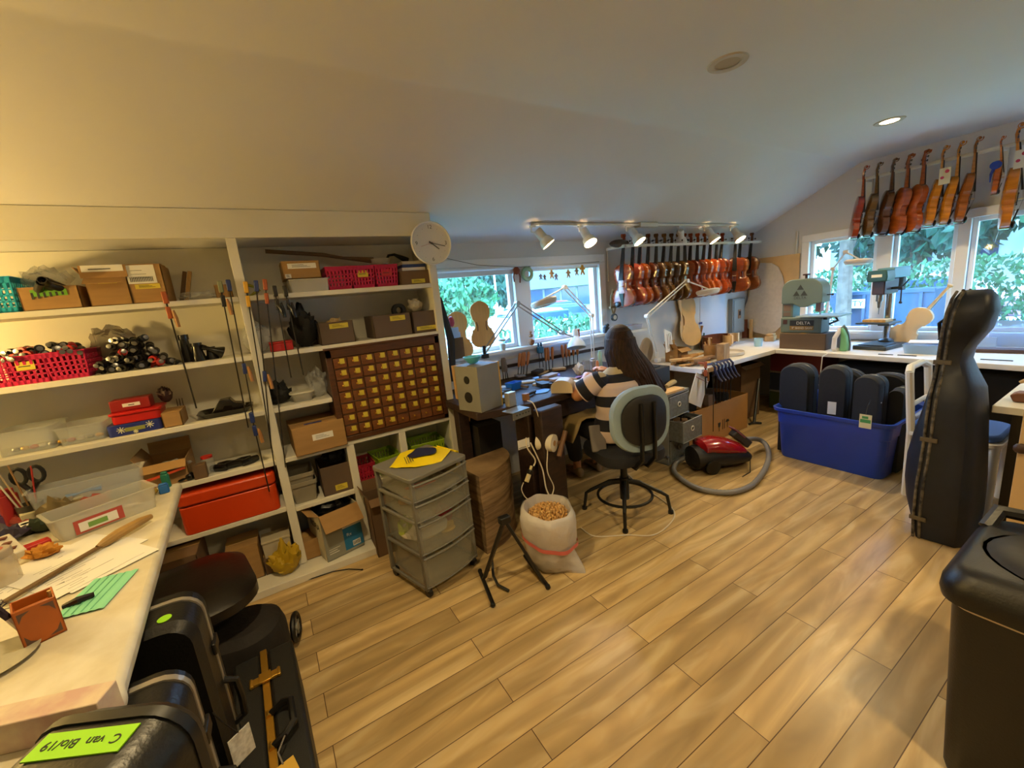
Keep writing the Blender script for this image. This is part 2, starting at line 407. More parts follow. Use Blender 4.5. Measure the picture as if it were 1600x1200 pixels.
tag(m.build('hedge', leafA, smooth=0), 'green hedge along the street outside the gable window', 'hedge')
# grey roofed building across the car park
t = thing('building', 'low building with grey fascia and dark windows across the car park', 'building', (19, 24, GZ))
m = MB(); m.bx(-3.3, 6, 0, 1.4, 0, 2.3); m.build('wall', M('building_wall', '#8c9296', .8), t)
m = MB(); m.bx(-3.5, 6.4, -.8, 1.4, 2.2, 3.6); m.build('fascia', M('building_fascia', '#66767a', .7), t)
for k in range(6):
    m = MB(); m.bx(-3.1+k*1.5, -1.8+k*1.5, -.03, .02, .8, 2.15); m.build('shop_window', M('dark_glass', '#27466b', .1), t)
t = thing('house', 'white house with dark windows beyond the street, left gable pane', 'building', (24, 6.6, GZ))
m = MB(); m.bx(0, 5, -3, 3, 0, 4); m.build('wall', M('house_wall', '#e6e6ea', .8), t)
m = MB(); m.prism([(-3.3, 4), (3.3, 4), (0, 6)], -.3, 5.3, 'x'); m.build('roof', M('house_roof', '#a05048', .8), t)
for k in range(3):
    m = MB(); m.bx(-.03, 0, -2.4+k*1.8, -1.5+k*1.8, 1.6, 3); m.build('window', MATS['dark_glass'], t)
for (x, y, lb) in [(6.97, 14.6, 'white light pole seen through the left bench pane'), (12.38, 22, 'thin white pole further back through the left bench pane')]:
    m = MB(); m.cyl((0, 0, 0), (0, 0, 7), .06, .05, 8); m.bx(-.5, .1, -.05, .05, 6.9, 7)
    tag(m.build('street_lamp', M('pole_white', '#e8ecee', .5), loc=(x, y, GZ)), lb, 'street lamp', 'poles in the car park')
def car(x, y, rz, colr, label):
    t = thing('car', label, 'car', (x, y, GZ), rz, 'cars parked outside')
    m = MB(); sec = []
    for (yy, zt) in [(-2.1, .62), (-2.0, .75), (-1.1, .9), (-.5, 1.35), (.8, 1.42), (1.5, 1.0), (2.0, .92), (2.15, .6)]:
        sec.append([(-.85, yy, .3), (-.88, yy, .7 if zt > .7 else zt-.05), (-.7, yy, zt), (.7, yy, zt), (.88, yy, .7 if zt > .7 else zt-.05), (.85, yy, .3)])
    m.loft(sec); m.build('body', M('car_'+colr, colr, .3), t, bevel=.03)
    m = MB(); m.bx(-.8, .8, -.75, 1.2, .92, 1.28); m.build('windows', MATS['dark_glass'], t, bevel=.05)
    for sx_ in (-.8, .8):
        for yy in (-1.3, 1.35):
            m = MB(); m.cyl((sx_-.1, yy, .32), (sx_+.1, yy, .32), .32, n=16); m.build('wheel', black, t)
car(8.0, 11.5, 1.4, '#e9ecef', 'white car nearest in the car park, right bench pane')
car(11.8, 17.5, 1.5, '#e4e6ea', 'white car in the middle of the car park')
car(15.5, 20.5, 1.5, '#7c3432', 'red car parked in front of the grey roofed building')
car(12.5, 26, 1.5, '#dfe4e8', 'white car at the back of the car park, left bench pane')
car(10.6, 13.5, 1.2, '#33485c', 'dark blue car in the car park, right bench pane')
car(15.5, 3.9, .0, '#a88088', 'dull pink car on the street outside the gable window')
# dumpster
t = thing('dumpster', 'dark blue dumpster with CITY lettering outside the gable window', 'dumpster', (11.2, 3.4, .02), 0); t.scale = (.62, .62, .62)
dmp = M('dumpster_blue', '#23405f', .5)
m = MB(); m.loft([[(-.6, -1.25, .15), (.6, -1.25, .15), (.6, 1.0, .15), (-.6, 1.0, .15)], [(-.7, -1.3, 1.5), (.7, -1.3, 1.5), (.7, 1.5, 1.5), (-.7, 1.5, 1.5)]]); m.build('body', dmp, t)
m = MB()
for yy in (-1.0, -.3, .4, 1.0): m.bx(-.76, -.66, yy-.04, yy+.04, .3, 1.45)
m.bx(-.76, -.64, -1.3, 1.5, 1.44, 1.54); m.build('rib', dmp, t)
m = MB(); m.bx(-.765, -.76, .36, .99, 1.0, 1.3); m.build('sign', M('sign_white', '#d8e0e8', .6), t)
text('lettering', 'CITY', .26, dmp, t, face_mtx((-.768, .675, 1.15), (0, -1, 0), (0, 0, 1)))
# ------------------------------------------------------------------ built-in shelves
SF, SB = 2.73, YW
ZS = [1.70, 1.376, 1.055, .745, .445]
t = thing('shelving_unit', 'built-in white wooden shelving along the left of the back wall', 'shelves', (0, SF, 0))
def sb(name, x0, x1, y0, y1, z0, z1, mat_=white):
    m = MB(); m.bx(x0, x1, y0-SF, y1-SF, z0, z1); return m.build(name, mat_, t, bevel=.0025)
sb('header_board', XL, 1.095, SF, SF+.02, 2.005, 2.15)
sb('upright', -.067, -.019, SF, SB-.01, .05, 2.005)
sb('upright', 1.045, 1.095, SF-.004, SB-.01, .02, 2.005)
sb('upright', .329, .376, SF, SB-.01, .05, .728)
sb('upright', .670, .715, SF, SB-.01, .445, .728)
sb('plinth', XL, .376, SF-.13, SF+.3, 0, .045)
for z in ZS[:3]: sb('shelf_board', XL, -.067, SF, SB-.01, z-.028, z)
for z in ZS[3:]: sb('shelf_board', XL, -.067, SF, SB-.01, z-.028, z)
for z in ZS[:2]: sb('shelf_board', -.019, 1.045, SF, SB-.01, z-.028, z)
sb('shelf_board', -.019, .30, SF, SB-.01, ZS[2]-.028, ZS[2])
sb('shelf_board', -.019, .329, SF, SB-.01, ZS[3]-.028, ZS[3])
sb('shelf_board', -.019, .329, SF, SB-.01, .425-.028, .425)
sb('shelf_board', .329, 1.045, SF, SB-.01, .728, .755)
sb('shelf_board', .376, 1.045, SF, SB-.01, .417, .445)
sb('back_panel', XL, 1.045, SB-.012, SB-.002, .05, 2.0)
# ------------------------------------------------------------------ card catalogue
oak = M('catalogue_wood', '#6b3c16', .35, var=.3, vs=5, stretch=(2, 8, 14))
oakd = M('catalogue_case_wood', '#4a2810', .4, var=.3, vs=5, stretch=(2, 8, 14))
CX0, CX1, CZ0, CZ1 = .305, 1.038, .757, 1.345
t = thing('card_catalogue', 'dark wooden card catalogue with 56 small labelled drawers', 'cabinet', (CX0, 2.72, CZ0))
W_, H_ = CX1-CX0, CZ1-CZ0
m = MB(); m.bx(0, W_, .03, .30, 0, H_); m.bx(0, W_, 0, .03, 0, .03); m.bx(0, W_, 0, .03, H_-.05, H_); m.bx(0, .035, 0, .03, 0, H_); m.bx(W_-.03, W_, 0, .03, 0, H_)
m.bx(-.006, W_+.004, -.004, .30, H_, H_+.012)
nx, nz = 8, 7; dw = (W_-.065)/nx; dh = (H_-.08)/nz
for k in range(1, nx): m.bx(.035+k*dw-.003, .035+k*dw+.003, .006, .03, .03, H_-.05)
for k in range(1, nz): m.bx(.035, W_-.03, .006, .03, .03+k*dh-.004, .03+k*dh+.004)
m.build('case', oakd, t, bevel=.002)
md = MB(); md.bx(.004, dw-.004, 0, .022, .005, dh-.005)
ml = MB(); ml.bx(dw*.48, dw*.83, -.0015, 0, dh*.42, dh*.86)
mk = MB(); mk.lathe([(.004, 0), (.004, .006), (.007, .01), (.006, .015), (.002, .017)], n=8, mtx=Matrix.Rotation(PI/2, 4, 'X'), c=(dw*.42, 0, dh*.55))
od = ol = ok_ = None
for r in range(nz):
    for c_ in range(nx):
        if od is None:
            od = md.build('drawer', oak, t, bevel=.0015); ol = ml.build('label', yel, od); ok_ = mk.build('knob', brass, od); a = od
        else:
            a = od.copy(); COL.objects.link(a); a.parent = t
            if not (r == 0 and c_ in (4, 5, 6)): l2 = ol.copy(); COL.objects.link(l2); l2.parent = a
            k2 = ok_.copy(); COL.objects.link(k2); k2.parent = a
        a.location = (.035+c_*dw, .004-random.uniform(0, .004), .03+r*dh)
# ------------------------------------------------------------------ wall clock
t = thing('wall_clock', 'round white wall clock hanging at the corner of the shelving, showing 4:17', 'clock', (1.068, 2.70, 1.952))
m = MB(); mt = Matrix.Rotation(PI/2, 4, 'X')
m.lathe([(.128, -.028), (.135, -.012), (.140, .004), (.139, .012), (.134, .016), (.130, .010), (.122, .006), (.002, .005)], n=48, mtx=mt)
m.build('case', M('clock_white', '#dcdad6', .35), t)
for i in range(12):
    a = i*PI/6; rr = .102
    if i % 3 == 0:
        text('numeral', {0: '12', 3: '3', 6: '6', 9: '9'}[i], .034, ink, t, face_mtx((math.sin(a)*rr, -.0065, math.cos(a)*rr), (1, 0, 0), (0, 0, 1)))
    else:
        m = MB(); m.bx(math.sin(a)*rr-.0015, math.sin(a)*rr+.0015, -.0068, -.006, math.cos(a)*rr-.0015, math.cos(a)*rr+.0015); m.build('hour_dot', ink, t)
def hand(name, ang, L, w_, mat_, y):
    m = MB(); d = V((math.sin(ang), 0, math.cos(ang))); m.bar(d*-.02+V((0, y, 0)), d*L+V((0, y, 0)), w_, .0012, up=(0, 1, 0)); m.build(name, mat_, t)
hand('hour_hand', math.radians(128), .062, .007, ink, -.009); hand('minute_hand', math.radians(102), .095, .005, ink, -.011); hand('second_hand', math.radians(255), .08, .0015, red, -.013)
m = MB(); m.lathe([(.006, .004), (.006, .016)], n=12, mtx=mt); m.build('hub', ink, t)
m = MB(); m.lathe([(.131, .0155), (.131, .0175)], n=40, mtx=mt); m.build('glass', M('clock_glass', '#ffffff', .05, alpha=.07), t)
# ------------------------------------------------------------------ generic boxes, baskets, bags
def Xs(a, b, y=2.76): return ony(a, b, y).x
def Zs(a, b, y=2.76): return ony(a, b, y).z
def carton(label, x0, x1, z0, h, y0=2.755, d=.24, mat_=None, flaps='open', rot=0, lab=None, name='cardboard_box', cat='box', group=None, tape=None):
    """open or closed cardboard box; lab = list of (u0,u1,v0,v1,material) patches on the front"""
    mat_ = mat_ or card; w_ = x1-x0; tk = .005
    t = thing(name, label, cat, ((x0+x1)/2, y0+d/2, z0), rot, group)
    m = MB(); a, b = -w_/2, w_/2; c, e = -d/2, d/2
    m.bx(a, b, c, e, 0, tk); m.bx(a, b, c, c+tk, 0, h); m.bx(a, b, e-tk, e, 0, h); m.bx(a, a+tk, c, e, 0, h); m.bx(b-tk, b, c, e, 0, h)
    if flaps == 'closed':
        m.bx(a, b, c, -.001, h, h+tk); m.bx(a, b, .001, e, h, h+tk)
    o = m.build('body', mat_, t, bevel=.0012)
    if flaps == 'closed':
        m = MB(); m.bx(a-.001, b+.001, -.024, .024, h+tk, h+tk+.001); m.build('packing_tape', M('packing_tape', '#b48f58', .25), t)
    if flaps == 'flaps':
        for (p, q, r_, s_) in (((a, c, h), (b, c, h), (b, c-.05, h-.03), (a, c-.05, h-.03)), ((a, e, h), (b, e, h), (b, e+.01, h+.07), (a, e+.01, h+.07)), ((a, c, h), (a, e, h), (a-.03, e, h+.05), (a-.03, c, h+.05))):
            n = (V(q)-V(p)).cross(V(s_)-V(p)).normalized()*.003
            m = MB(); m.loft([[p, q, r_, s_], [V(x)+n for x in (p, q, r_, s_)]]); m.build('flap', mat_, t)
    for (u0, u1, v0, v1, mm) in (lab or []):
        m = MB(); m.bx(a+u0*w_, a+u1*w_, c-.0016, c-.0002, v0*h, v1*h)
        for k in range(3):
            zz = v0*h+(v1-v0)*h*(.3+.2*k)
            m.bx(a+(u0+(u1-u0)*.15)*w_, a+(u0+(u1-u0)*(.8-.12*k))*w_, c-.002, c-.0016, zz, zz+.0018, 1)
        m.build('label', [mm, ink], t)
    return t
def basket(label, x0, x1, z0, h, color, y0=2.755, d=.25, rot=0, group=None, lab=None, n=8):
    w_ = x1-x0; t = thing('plastic_basket', label, 'basket', ((x0+x1)/2, y0+d/2, z0), rot, group)
    m = MB(); k = .86
    def wall(p0, p1, q0, q1):     # bottom pts p0,p1; top pts q0,q1
        p0, p1, q0, q1 = map(V, (p0, p1, q0, q1)); L = (p1-p0).length; nn = max(4, int(L/.017))
        def P(u, v): return (p0.lerp(p1, u)).lerp(q0.lerp(q1, u), v)
        nr = (p1-p0).cross(q0-p0).normalized()*.002
        for i in range(nn+1):
            u = i/nn; du = .0045/L
            q = [P(max(0, u-du), 0), P(min(1, u+du), 0), P(min(1, u+du), 1), P(max(0, u-du), 1)]; m.loft([q, [x+nr for x in q]])
        rows = [(0, .16), (.29, .34), (.46, .51), (.63, .68), (.84, 1.0)]
        for v0, v1 in rows:
            q = [P(0, v0), P(1, v0), P(1, v1), P(0, v1)]; m.loft([q, [x+nr for x in q]])
    a, b, c, e = -w_/2, w_/2, -d/2, d/2
    B = [(a*k, c*k, 0), (b*k, c*k, 0), (b*k, e*k, 0), (a*k, e*k, 0)]; Tt = [(a, c, h), (b, c, h), (b, e, h), (a, e, h)]
    for i in range(4): wall(B[i], B[(i+1) % 4], Tt[i], Tt[(i+1) % 4])
    m.bx(a*k, b*k, c*k, e*k, 0, .003)
    m.build('body', color, t)
    m = MB(); R = [V(p) for p in Tt]; m.tube(R, .004, 6, closed=True); m.build('rim', color, t)
    if lab:
        m = MB(); m.bx(-w_*.22, w_*.22, c*.94-.004, c*.94-.002, h*.5, h*.8)
        m.bx(-w_*.16, w_*.12, c*.94-.0045, c*.94-.004, h*.62, h*.65, 1); m.build('label', [lab, ink], t)
    return t
def bag(name, label, c, r, sq, mat_=None, cat='bag', amp=.35, seed=1, group=None, n=26):
    m = MB(); m.ball((0, 0, 0), 1, n)
    for i, p in enumerate(m.v):
        k = 1+amp*(noise.noise(p*2.2+V((seed*3.1, 0, 0))))+amp*.4*noise.noise(p*6+V((seed, 2, 0)))
        m.v[i] = V((p.x*r*sq[0]*k, p.y*r*sq[1]*k, (p.z*.5+.5)*r*sq[2]*2*k if p.z > -.9 else 0))
    zmin = min(p.z for p in m.v)
    for i, p in enumerate(m.v): m.v[i] = V((p.x, p.y, max(0, p.z-zmin)))
    o = m.build(name, mat_ or bagm, loc=c); return tag(o, label, cat, group)
pink = M('pink_plastic', '#c01b4f', .45); cyan = M('cyan_plastic', '#1a9fc4', .4); lime = M('lime_plastic', '#8dac1e', .45); crim = M('crimson_plastic', '#a01830', .45)
grn = M('green_tape', '#5f9a1c', .6)
redc = M('clamp_red', '#b3231a', .45); blk_t = M('clamp_black', '#1c1a19', .35)
# spool clamps (the threaded cylinders heaped on the second shelf)
m = MB()
m.lathe([(.008, 0), (.017, 0), (.018, .002), (.018, .022), (.017, .024), (.008, .024), (.008, 0)], n=14, caps=False)
m.lathe([(.008, .045), (.017, .045), (.018, .047), (.018, .066), (.017, .068), (.008, .068), (.008, .045)], n=14, caps=False)
m.cyl((0, 0, 0), (0, 0, .09), .003, n=6, mi=1)
m.lathe([(.004, .09), (.011, .088), (.011, .094), (.003, .095)], n=8, mi=1)
sp = m.build('spool_clamp', [blk_t, steel]); tag(sp, 'x', 'clamp')
spr = sp.data.copy(); spr.materials[0] = redc
rnd = random.Random(11)
words = 'black red'
def spool(x, y, z, red_, group, label):
    global sp
    o = sp if not sp.get('used') else sp.copy()
    if not sp.get('used'): sp['used'] = 1
    else:
        COL.objects.link(o)
    if red_: o.data = spr
    o.location = (x, y, z); o.rotation_euler = (PI/2+rnd.uniform(-.25, .25), rnd.uniform(-.1, .1), rnd.uniform(-.5, .5))
    tag(o, label, 'clamp', group); return o
xs0, xs1 = Xs(146, 583), Xs(272, 565)
cnt = 0
for lay in range(5):
    n_ = 11-2*lay
    for k in range(n_):
        x = xs0+(xs1-xs0)*((k+.5+lay)/11)+rnd.uniform(-.004, .004); rr = (lay, k) in ((0, 8), (1, 7), (0, 7), (2, 1))
        spool(x, 2.86+rnd.uniform(-.03, .02), 1.376+.019+lay*.033, rr, 'spool clamps heaped on the second shelf', 'red-capped spool clamp low in the heap on the second shelf' if rr else 'black spool clamp with steel rod in the heap on the second shelf')
        cnt += 1
# ---- top shelf, left bay
z = ZS[0]
bs = basket('cyan perforated basket at the left end of the top shelf', Xs(-42, 492), Xs(33, 487), z, .155, cyan)
t1 = carton('open cardboard box with green tape holding black tubes, top shelf', Xs(38, 487), Xs(131, 479), z, .105, flaps='open')
m = MB(); m.bx(-.06, .06, -.1225, -.1205, .062, .092)
for k in range(6): m.bx(-.06+k*.02, -.052+k*.02, -.1229, -.1225, .05+.003*k, .08, 1)
m.build('green_tape', [grn, ink], t1)
for k in range(7):
    m = MB(); m.lathe([(.014, 0), (.017, 0), (.017, .12), (.014, .12), (.014, 0)], n=12, caps=False)
    tag(m.build('rubber_tube', blk_t, loc=(Xs(52+10*k, 460)-.0, 2.80+.02*(k % 3), z+.075+.012*(k % 2)), rot=(1.2, .3*(k % 2), .5-.2*k)), 'short black tube lying in the open box with green tape', 'tube', 'black tubes in the box with green tape')
bag('plastic_bag', 'clear plastic bag with blue zip bulging out of the box with green tape', (Xs(62, 450), 2.86, z+.095), .055, (1.5, 1, .9), seed=3)
t2 = carton('cardboard box with a white label on its raised flap, top shelf', Xs(143, 476), Xs(208, 471), z, .135, flaps='flaps', lab=[(.3, .75, .78, .9, yel)])
m = MB(); m.bx(-.075, .075, -.128, -.126, .16, .19); m.bx(-.05, .03, -.1285, -.128, .17, .174, 1); m.build('label', [paper, ink], t2)
m = MB(); m.bx(-.085, .085, -.126, -.122, .132, .19); m.build('flap', card, t2)
t3 = carton('tall cardboard box with a large white shipping label, top shelf', Xs(209, 470), Xs(264, 466), z, .185, flaps='closed', lab=[(.0, .8, .52, 1.0, paper), (.15, .85, .38, .5, yel)])
m = MB()
for k in range(14): m.bx(-.06+k*.0065, -.06+k*.0065+.003, -.1222, -.1216, .105, .128)
m.build('barcode', ink, t3)
for k in range(2):
    m = MB(); m.bar((0, 0, 0), (.05, .0, .17), .012, .018)
    tag(m.build('wooden_stick', pine if k else card2, loc=(Xs(262+9*k, 430), 2.99, z)), ['brown stick leaning behind the tall cardboard box', 'pale stick leaning behind the tall cardboard box'][k], 'stick', 'sticks leaning on the top shelf')
bag('plastic_bag', 'flat crinkled clear plastic bag lying on the top shelf', (Xs(306, 455), 2.86, z), .07, (1.3, 1.2, .3), seed=5, amp=.6)
carton('little cardboard piece at the right end of the left top shelf', Xs(338, 463), Xs(364, 461), z, .07, d=.06)
# ---- top shelf, right bay
tt = thing('plastic_tub', 'milky rectangular plastic tub on the top shelf under a cardboard box', 'tub', ((Xs(455, 459)+Xs(517, 455))/2, 2.86, z))
wv_ = (Xs(517, 455)-Xs(455, 459))/2
m = MB(); m.loft([rr for rr in ([(x, y, zz) for x, y in rrect(2*wv_*k, .2*k, .012)] for zz, k in ((0, .93), (.066, 1.0), (.07, 1.03), (.076, 1.03)))]); m.build('body', M('milky_plastic', '#c9c6bd', .4, alpha=.85), tt)
carton('flat cardboard box with a white address label on the milky tub', Xs(443, 433), Xs(502, 430), z+.078, .095, flaps='closed', d=.2, lab=[(.15, .9, .6, .9, paper), (.05, .2, .05, .3, paperp)])
m = MB(); m.tube([(-.31, 0, .03), (0, 0, .0), (.13, .0, -.025), (.31, 0, -.045)], [.012, .012, .01, .02], 8)
tag(m.build('wooden_stick', card2, loc=(Xs(505, 405, 2.93), 2.93, 1.93)), 'long brown stick lying across the boxes of the top shelf', 'stick')
for i, (a, b, lb) in enumerate([(513, 553, 'pink perforated basket beside the milky tub, leftmost of three'), (551, 588, 'pink perforated basket with yellow label, middle of three'), (589, 624, 'pink perforated basket beside the brown book box, rightmost of three')]):
    basket(lb, Xs(a, 450-i*3), Xs(b, 448-i*3), z, .135, pink, group='pink baskets on the top shelf', lab=yel if i == 1 else (redc if i == 2 else None))
tb = carton('brown box with books on top at the right end of the top shelf', Xs(627, 444), Xs(673, 441), z, .085, mat_=card2, flaps='closed', lab=[(.35, .8, .1, .4, yel)])
for k, (cc, lb) in enumerate([('#d8d2c8', 'white book lying on the brown box'), ('#233a7a', 'dark blue book lying on the white book'), ('#b7b2a6', 'grey book topmost on the brown box')]):
    m = MB(); m.bx(-.08, .08, -.1, .1, 0, .02); m.bx(-.078, .081, -.098, .098, .003, .017, 1)
    tag(m.build('book', [M('book_'+cc, cc, .6), paper], loc=((Xs(627, 444)+Xs(673, 441))/2+.004*k, 2.87, z+.092+.0205*k)), lb, 'book', 'books on the brown box')
m = MB(); m.lathe([(.035, 0), (.06, .03), (.066, .05), (.062, .05), (.05, .012), (.0, .008)], n=24)
tag(m.build('bowl', M('bowl_white', '#c7c5be', .4), loc=(Xs(605, 410), 2.92, z+.14)), 'whitish plastic bowl resting on the pink baskets', 'bowl')
m = MB(); m.tube([(-.07, 0, 0), (-.04, 0, .05), (.0, 0, .055), (.05, .0, .03), (.09, 0, .01)], [.008, .009, .009, .018, .022], 8)
tag(m.build('strap', blackm, loc=(Xs(630, 402), 2.95, z+.165)), 'dark curved strap behind the books on the top shelf', 'strap')
m = MB()
for k in range(5): m.tube([(.05*math.cos(a+k)*(1-.1*k), .02*math.sin(a), .03+.045*math.sin(a*.5+k*.4)) for a in [i*.45 for i in range(15)]], .0025, 5)
tag(m.build('wire_coil', M('yellow_green_wire', '#9d9a2c', .5), loc=(Xs(388, 440), 2.86, z)), 'loose coil of yellow-green wire on the top shelf by the post', 'wire')
# ---- second shelf
z = ZS[1]
for i, (a, b, lb) in enumerate([(-50, 21, 'pink basket cut off by the left edge of the picture, second shelf'), (12, 80, 'pink basket with yellow label full of clamps, second shelf'), (74, 142, 'pink basket without label full of clamps, second shelf')]):
    xa, xb = Xs(a, 603-i*8), Xs(b, 598-i*8); basket(lb, xa, xb, z, .13, pink, group='pink baskets on the second shelf', lab=yel if i == 1 else None)
    for k in range(9 if i else 4):
        spool(xa+.03+(xb-xa-.06)*((k % 5)/4.0), 2.84+.05*(k//5)+rnd.uniform(-.01, .01), z+.125+.024*(k//5)+rnd.uniform(0, .01), k in (1, 3, 7), 'spool clamps piled in the pink baskets', ('red-capped' if k in (1, 3, 7) else 'black')+' spool clamp piled in '+['the cut-off pink basket', 'the pink basket with yellow label', 'the pink basket without label'][i])
bag('plastic_bag', 'smoky plastic bag behind the heap of spool clamps', (Xs(182, 545, 2.97), 2.96, z+.05), .055, (1.6, .8, 1.5), mat_=M('smoky_film', '#5d5046', .3, alpha=.5), seed=8)
def bell(x, y, z_, h, r0, r1, lb, rot=0):
    m = MB(); m.lathe([(r0, 0), (r0*1.0, .004), (r1*1.15, h*.5), (r1, h*.8), (r1*1.2, h*.82), (r1*1.2, h), (r1*.8, h)], n=18)
    tag(m.build('black_funnel', M('horn_black', '#161616', .22), loc=(x, y, z_), rot=rot), lb, 'funnel', 'black horn-shaped pieces on the second shelf')
bell(Xs(289, 560), 2.88, z, .15, .034, .02, 'tallest black funnel piece standing on the second shelf')
bell(Xs(309, 560), 2.83, z, .10, .036, .022, 'middle black funnel piece on the second shelf')
bell(Xs(329, 558), 2.85, z, .07, .032, .02, 'short black funnel piece on the second shelf')
bell(Xs(347, 556), 2.84, z+.03, .10, .034, .012, 'black funnel piece lying tipped over on the second shelf', rot=(0, -1.1, .3))
m = MB(); m.bx(-.06, .06, -.07, .07, 0, .045); m.bx(-.062, .062, -.072, .072, .045, .055)
tag(m.build('red_box', red, loc=(Xs(441, 545), 2.84, z), bevel=.004), 'small red plastic box on the right second shelf', 'box')
bag('plastic_bag', 'clear bag of steel parts on the right second shelf beside the post', (Xs(405, 550), 2.85, z), .07, (1.0, 1, 1.2), seed=12)
bag('cloth_bundle', 'dark bundle of cloth and bags beside the brown box', (Xs(480, 530), 2.87, z), .075, (1.05, 1.2, 1.5), mat_=blackm, cat='cloth', seed=14)
carton('brown box with pale yellow label, second shelf', Xs(503, 540), Xs(556, 533), z, .135, mat_=card3, flaps='open', lab=[(.3, .85, .7, .92, yel)])
bag('cloth_bundle', 'beige cloth sticking out of the brown box with pale yellow label', (Xs(525, 495), 2.85, z+.10), .035, (1.3, 1, .8), mat_=M('beige_cloth', '#b59a6a', .9), cat='cloth', seed=15)
carton('wide dark brown box with a yellow label, second shelf', Xs(586, 527), Xs(645, 522), z, .145, mat_=card3, flaps='open', lab=[(.45, .85, .7, .92, yel)])
carton('dark brown box at the right end of the second shelf', Xs(648, 522), Xs(688, 518), z, .145, mat_=card3, flaps='open', lab=[(.1, .95, .12, .3, yel)])
m = MB(); m.lathe([(.022, 0), (.045, 0), (.045, .05), (.022, .05), (.022, 0)], n=24, mtx=Matrix.Rotation(PI/2, 4, 'X'), caps=False)
tag(m.build('tape_roll', blackm, loc=(Xs(628, 485), 2.86, z+.165)), 'black tape roll standing in the wide dark brown box', 'tape')
bag('cloth_bundle', 'white folded cloth on the dark brown box of the second shelf', (Xs(656, 478), 2.86, z+.14), .04, (1.2, 1.0, 1.1), mat_=M('white_cloth', '#c4bcab', .9), cat='cloth', seed=16)
# ---- third shelf
z = ZS[2]
def clearbin(label, x0, x1, z0, h, y0, d, rot=0, mat_=None):
    t = thing('clear_plastic_box', label, 'box', ((x0+x1)/2, y0+d/2, z0), rot); w_ = x1-x0
    m = MB(); o1 = rrect(w_*.92, d*.92, .012); o2 = rrect(w_, d, .014); o3 = rrect(w_+.014, d+.014, .018); oi = rrect(w_-.006, d-.006, .012); ob = rrect(w_*.92-.006, d*.92-.006, .01)
    m.loft([[(x, y, 0) for x, y in o1], [(x, y, h) for x, y in o2], [(x, y, h) for x, y in o3], [(x, y, h+.005) for x, y in o3], [(x, y, h+.005) for x, y in oi], [(x, y, .004) for x, y in ob]])
    m.build('body', mat_ or clearp, t)
    return t
clearbin('long clear plastic box at the left of the third shelf', Xs(-10, 713), Xs(85, 697), z, .11, 2.78, .2)
clearbin('clear divided plastic box beside the snowflake tin', Xs(88, 697), Xs(165, 685), z, .085, 2.78, .2)
for k in range(10):
    m = MB(); m.ball((0, 0, .012), .014, 8, sq=(1.3, 1, .8))
    tag(m.build('fitting', [steel, brass, redc, MATS['bowl_white']][k % 4], loc=(Xs(8+16*k, 700), 2.84, z+.006)), ['small steel', 'small brass', 'small red', 'small white'][k % 4]+' fitting inside a clear box on the third shelf', 'fitting', 'fittings in the clear boxes')
xa, xb = Xs(168, 684), Xs(254, 667)
t = thing('biscuit_tin', 'dark blue tin with white snowflakes under the red boxes', 'tin', ((xa+xb)/2, 2.86, z))
m = MB(); m.prism(rrect(xb-xa, .18, .02), 0, .058); m.build('body', M('tin_blue', '#1c2b78', .3), t, bevel=.002)
m = MB()
for cx, cz, r in ((-.055, .03, .017), (.06, .036, .018), (.0, .012, .01)):
    for k in range(8):
        a = k*PI/4; m.bar((cx, -.0915, cz), (cx+r*math.cos(a), -.0915, cz+r*math.sin(a)), .003, .001, up=(0, 1, 0))
m.build('snowflakes', M('snow_white', '#d9d7b8', .5), t)
m = MB(); m.bx(-.04, .04, -.0915, -.090, .018, .038); m.build('label', M('olive_label', '#7f8440', .7), t)
xa, xb = Xs(168, 655), Xs(252, 645)
m = MB(); m.prism(rrect(xb-xa-.012, .17, .02), 0, .045); m.prism(rrect(xb-xa+.004, .185, .024), .045, .058)
tag(m.build('red_box', M('bright_red', '#b81410', .3), loc=((xa+xb)/2, 2.86, z+.059), bevel=.003), 'bright red plastic box on top of the snowflake tin', 'box')
t = thing('red_box', 'dark red upright box lid with a white label, topmost of the red stack', 'box', ((xa+xb)/2-.015, 2.87, z+.1175))
m = MB(); m.bx(-.085, .075, -.05, .05, 0, .058); m.build('body', M('dark_red', '#8d1614', .4), t, bevel=.004)
m = MB(); m.bx(-.035, .035, -.052, -.0505, .02, .038); m.bx(-.012, .012, -.0525, -.052, .026, .03, 1); m.build('label', [paper, ink], t)
bag('plastic_bag', 'dark maroon pouch beside the top red box', (Xs(255, 640), 2.9, z+.118), .035, (.9, .8, 1.1), mat_=M('maroon', '#3c2220', .6), seed=21)
carton('small cardboard box beside the snowflake tin', Xs(256, 665), Xs(286, 658), z, .075, flaps='closed', d=.18)
t = thing('black_tray', 'black plastic tray with a black angular holder in it, third shelf', 'tray', (Xs(352, 645), 2.86, z))
m = MB(); m.loft([[(x, y, 0) for x, y in rrect(.20, .15, .03)], [(x, y, .03) for x, y in rrect(.27, .2, .04)], [(x, y, .03) for x, y in rrect(.255, .185, .04)], [(x, y, .005) for x, y in rrect(.19, .14, .03)]]); m.build('tray', M('glossy_black', '#14110f', .2), t)
m = MB(); m.prism([(-.07, .02), (-.02, .085), (.03, .09), (.05, .06), (.09, .05), (.1, .03), (.04, .02), (.03, .045), (0, .05), (-.02, .02)], -.05, .04, 'y'); m.build('holder', M('glossy_black', '#14110f', .2), t, bevel=.003)
for k in range(3):
    m = MB(); m.cyl((0, 0, 0), (.005, 0, .12), .0018, n=6)
    tag(m.build('metal_rod', dsteel, loc=(Xs(262+5*k, 625), 2.95, z)), 'thin metal rod standing behind the small cardboard box', 'rod', 'thin rods on the third shelf')
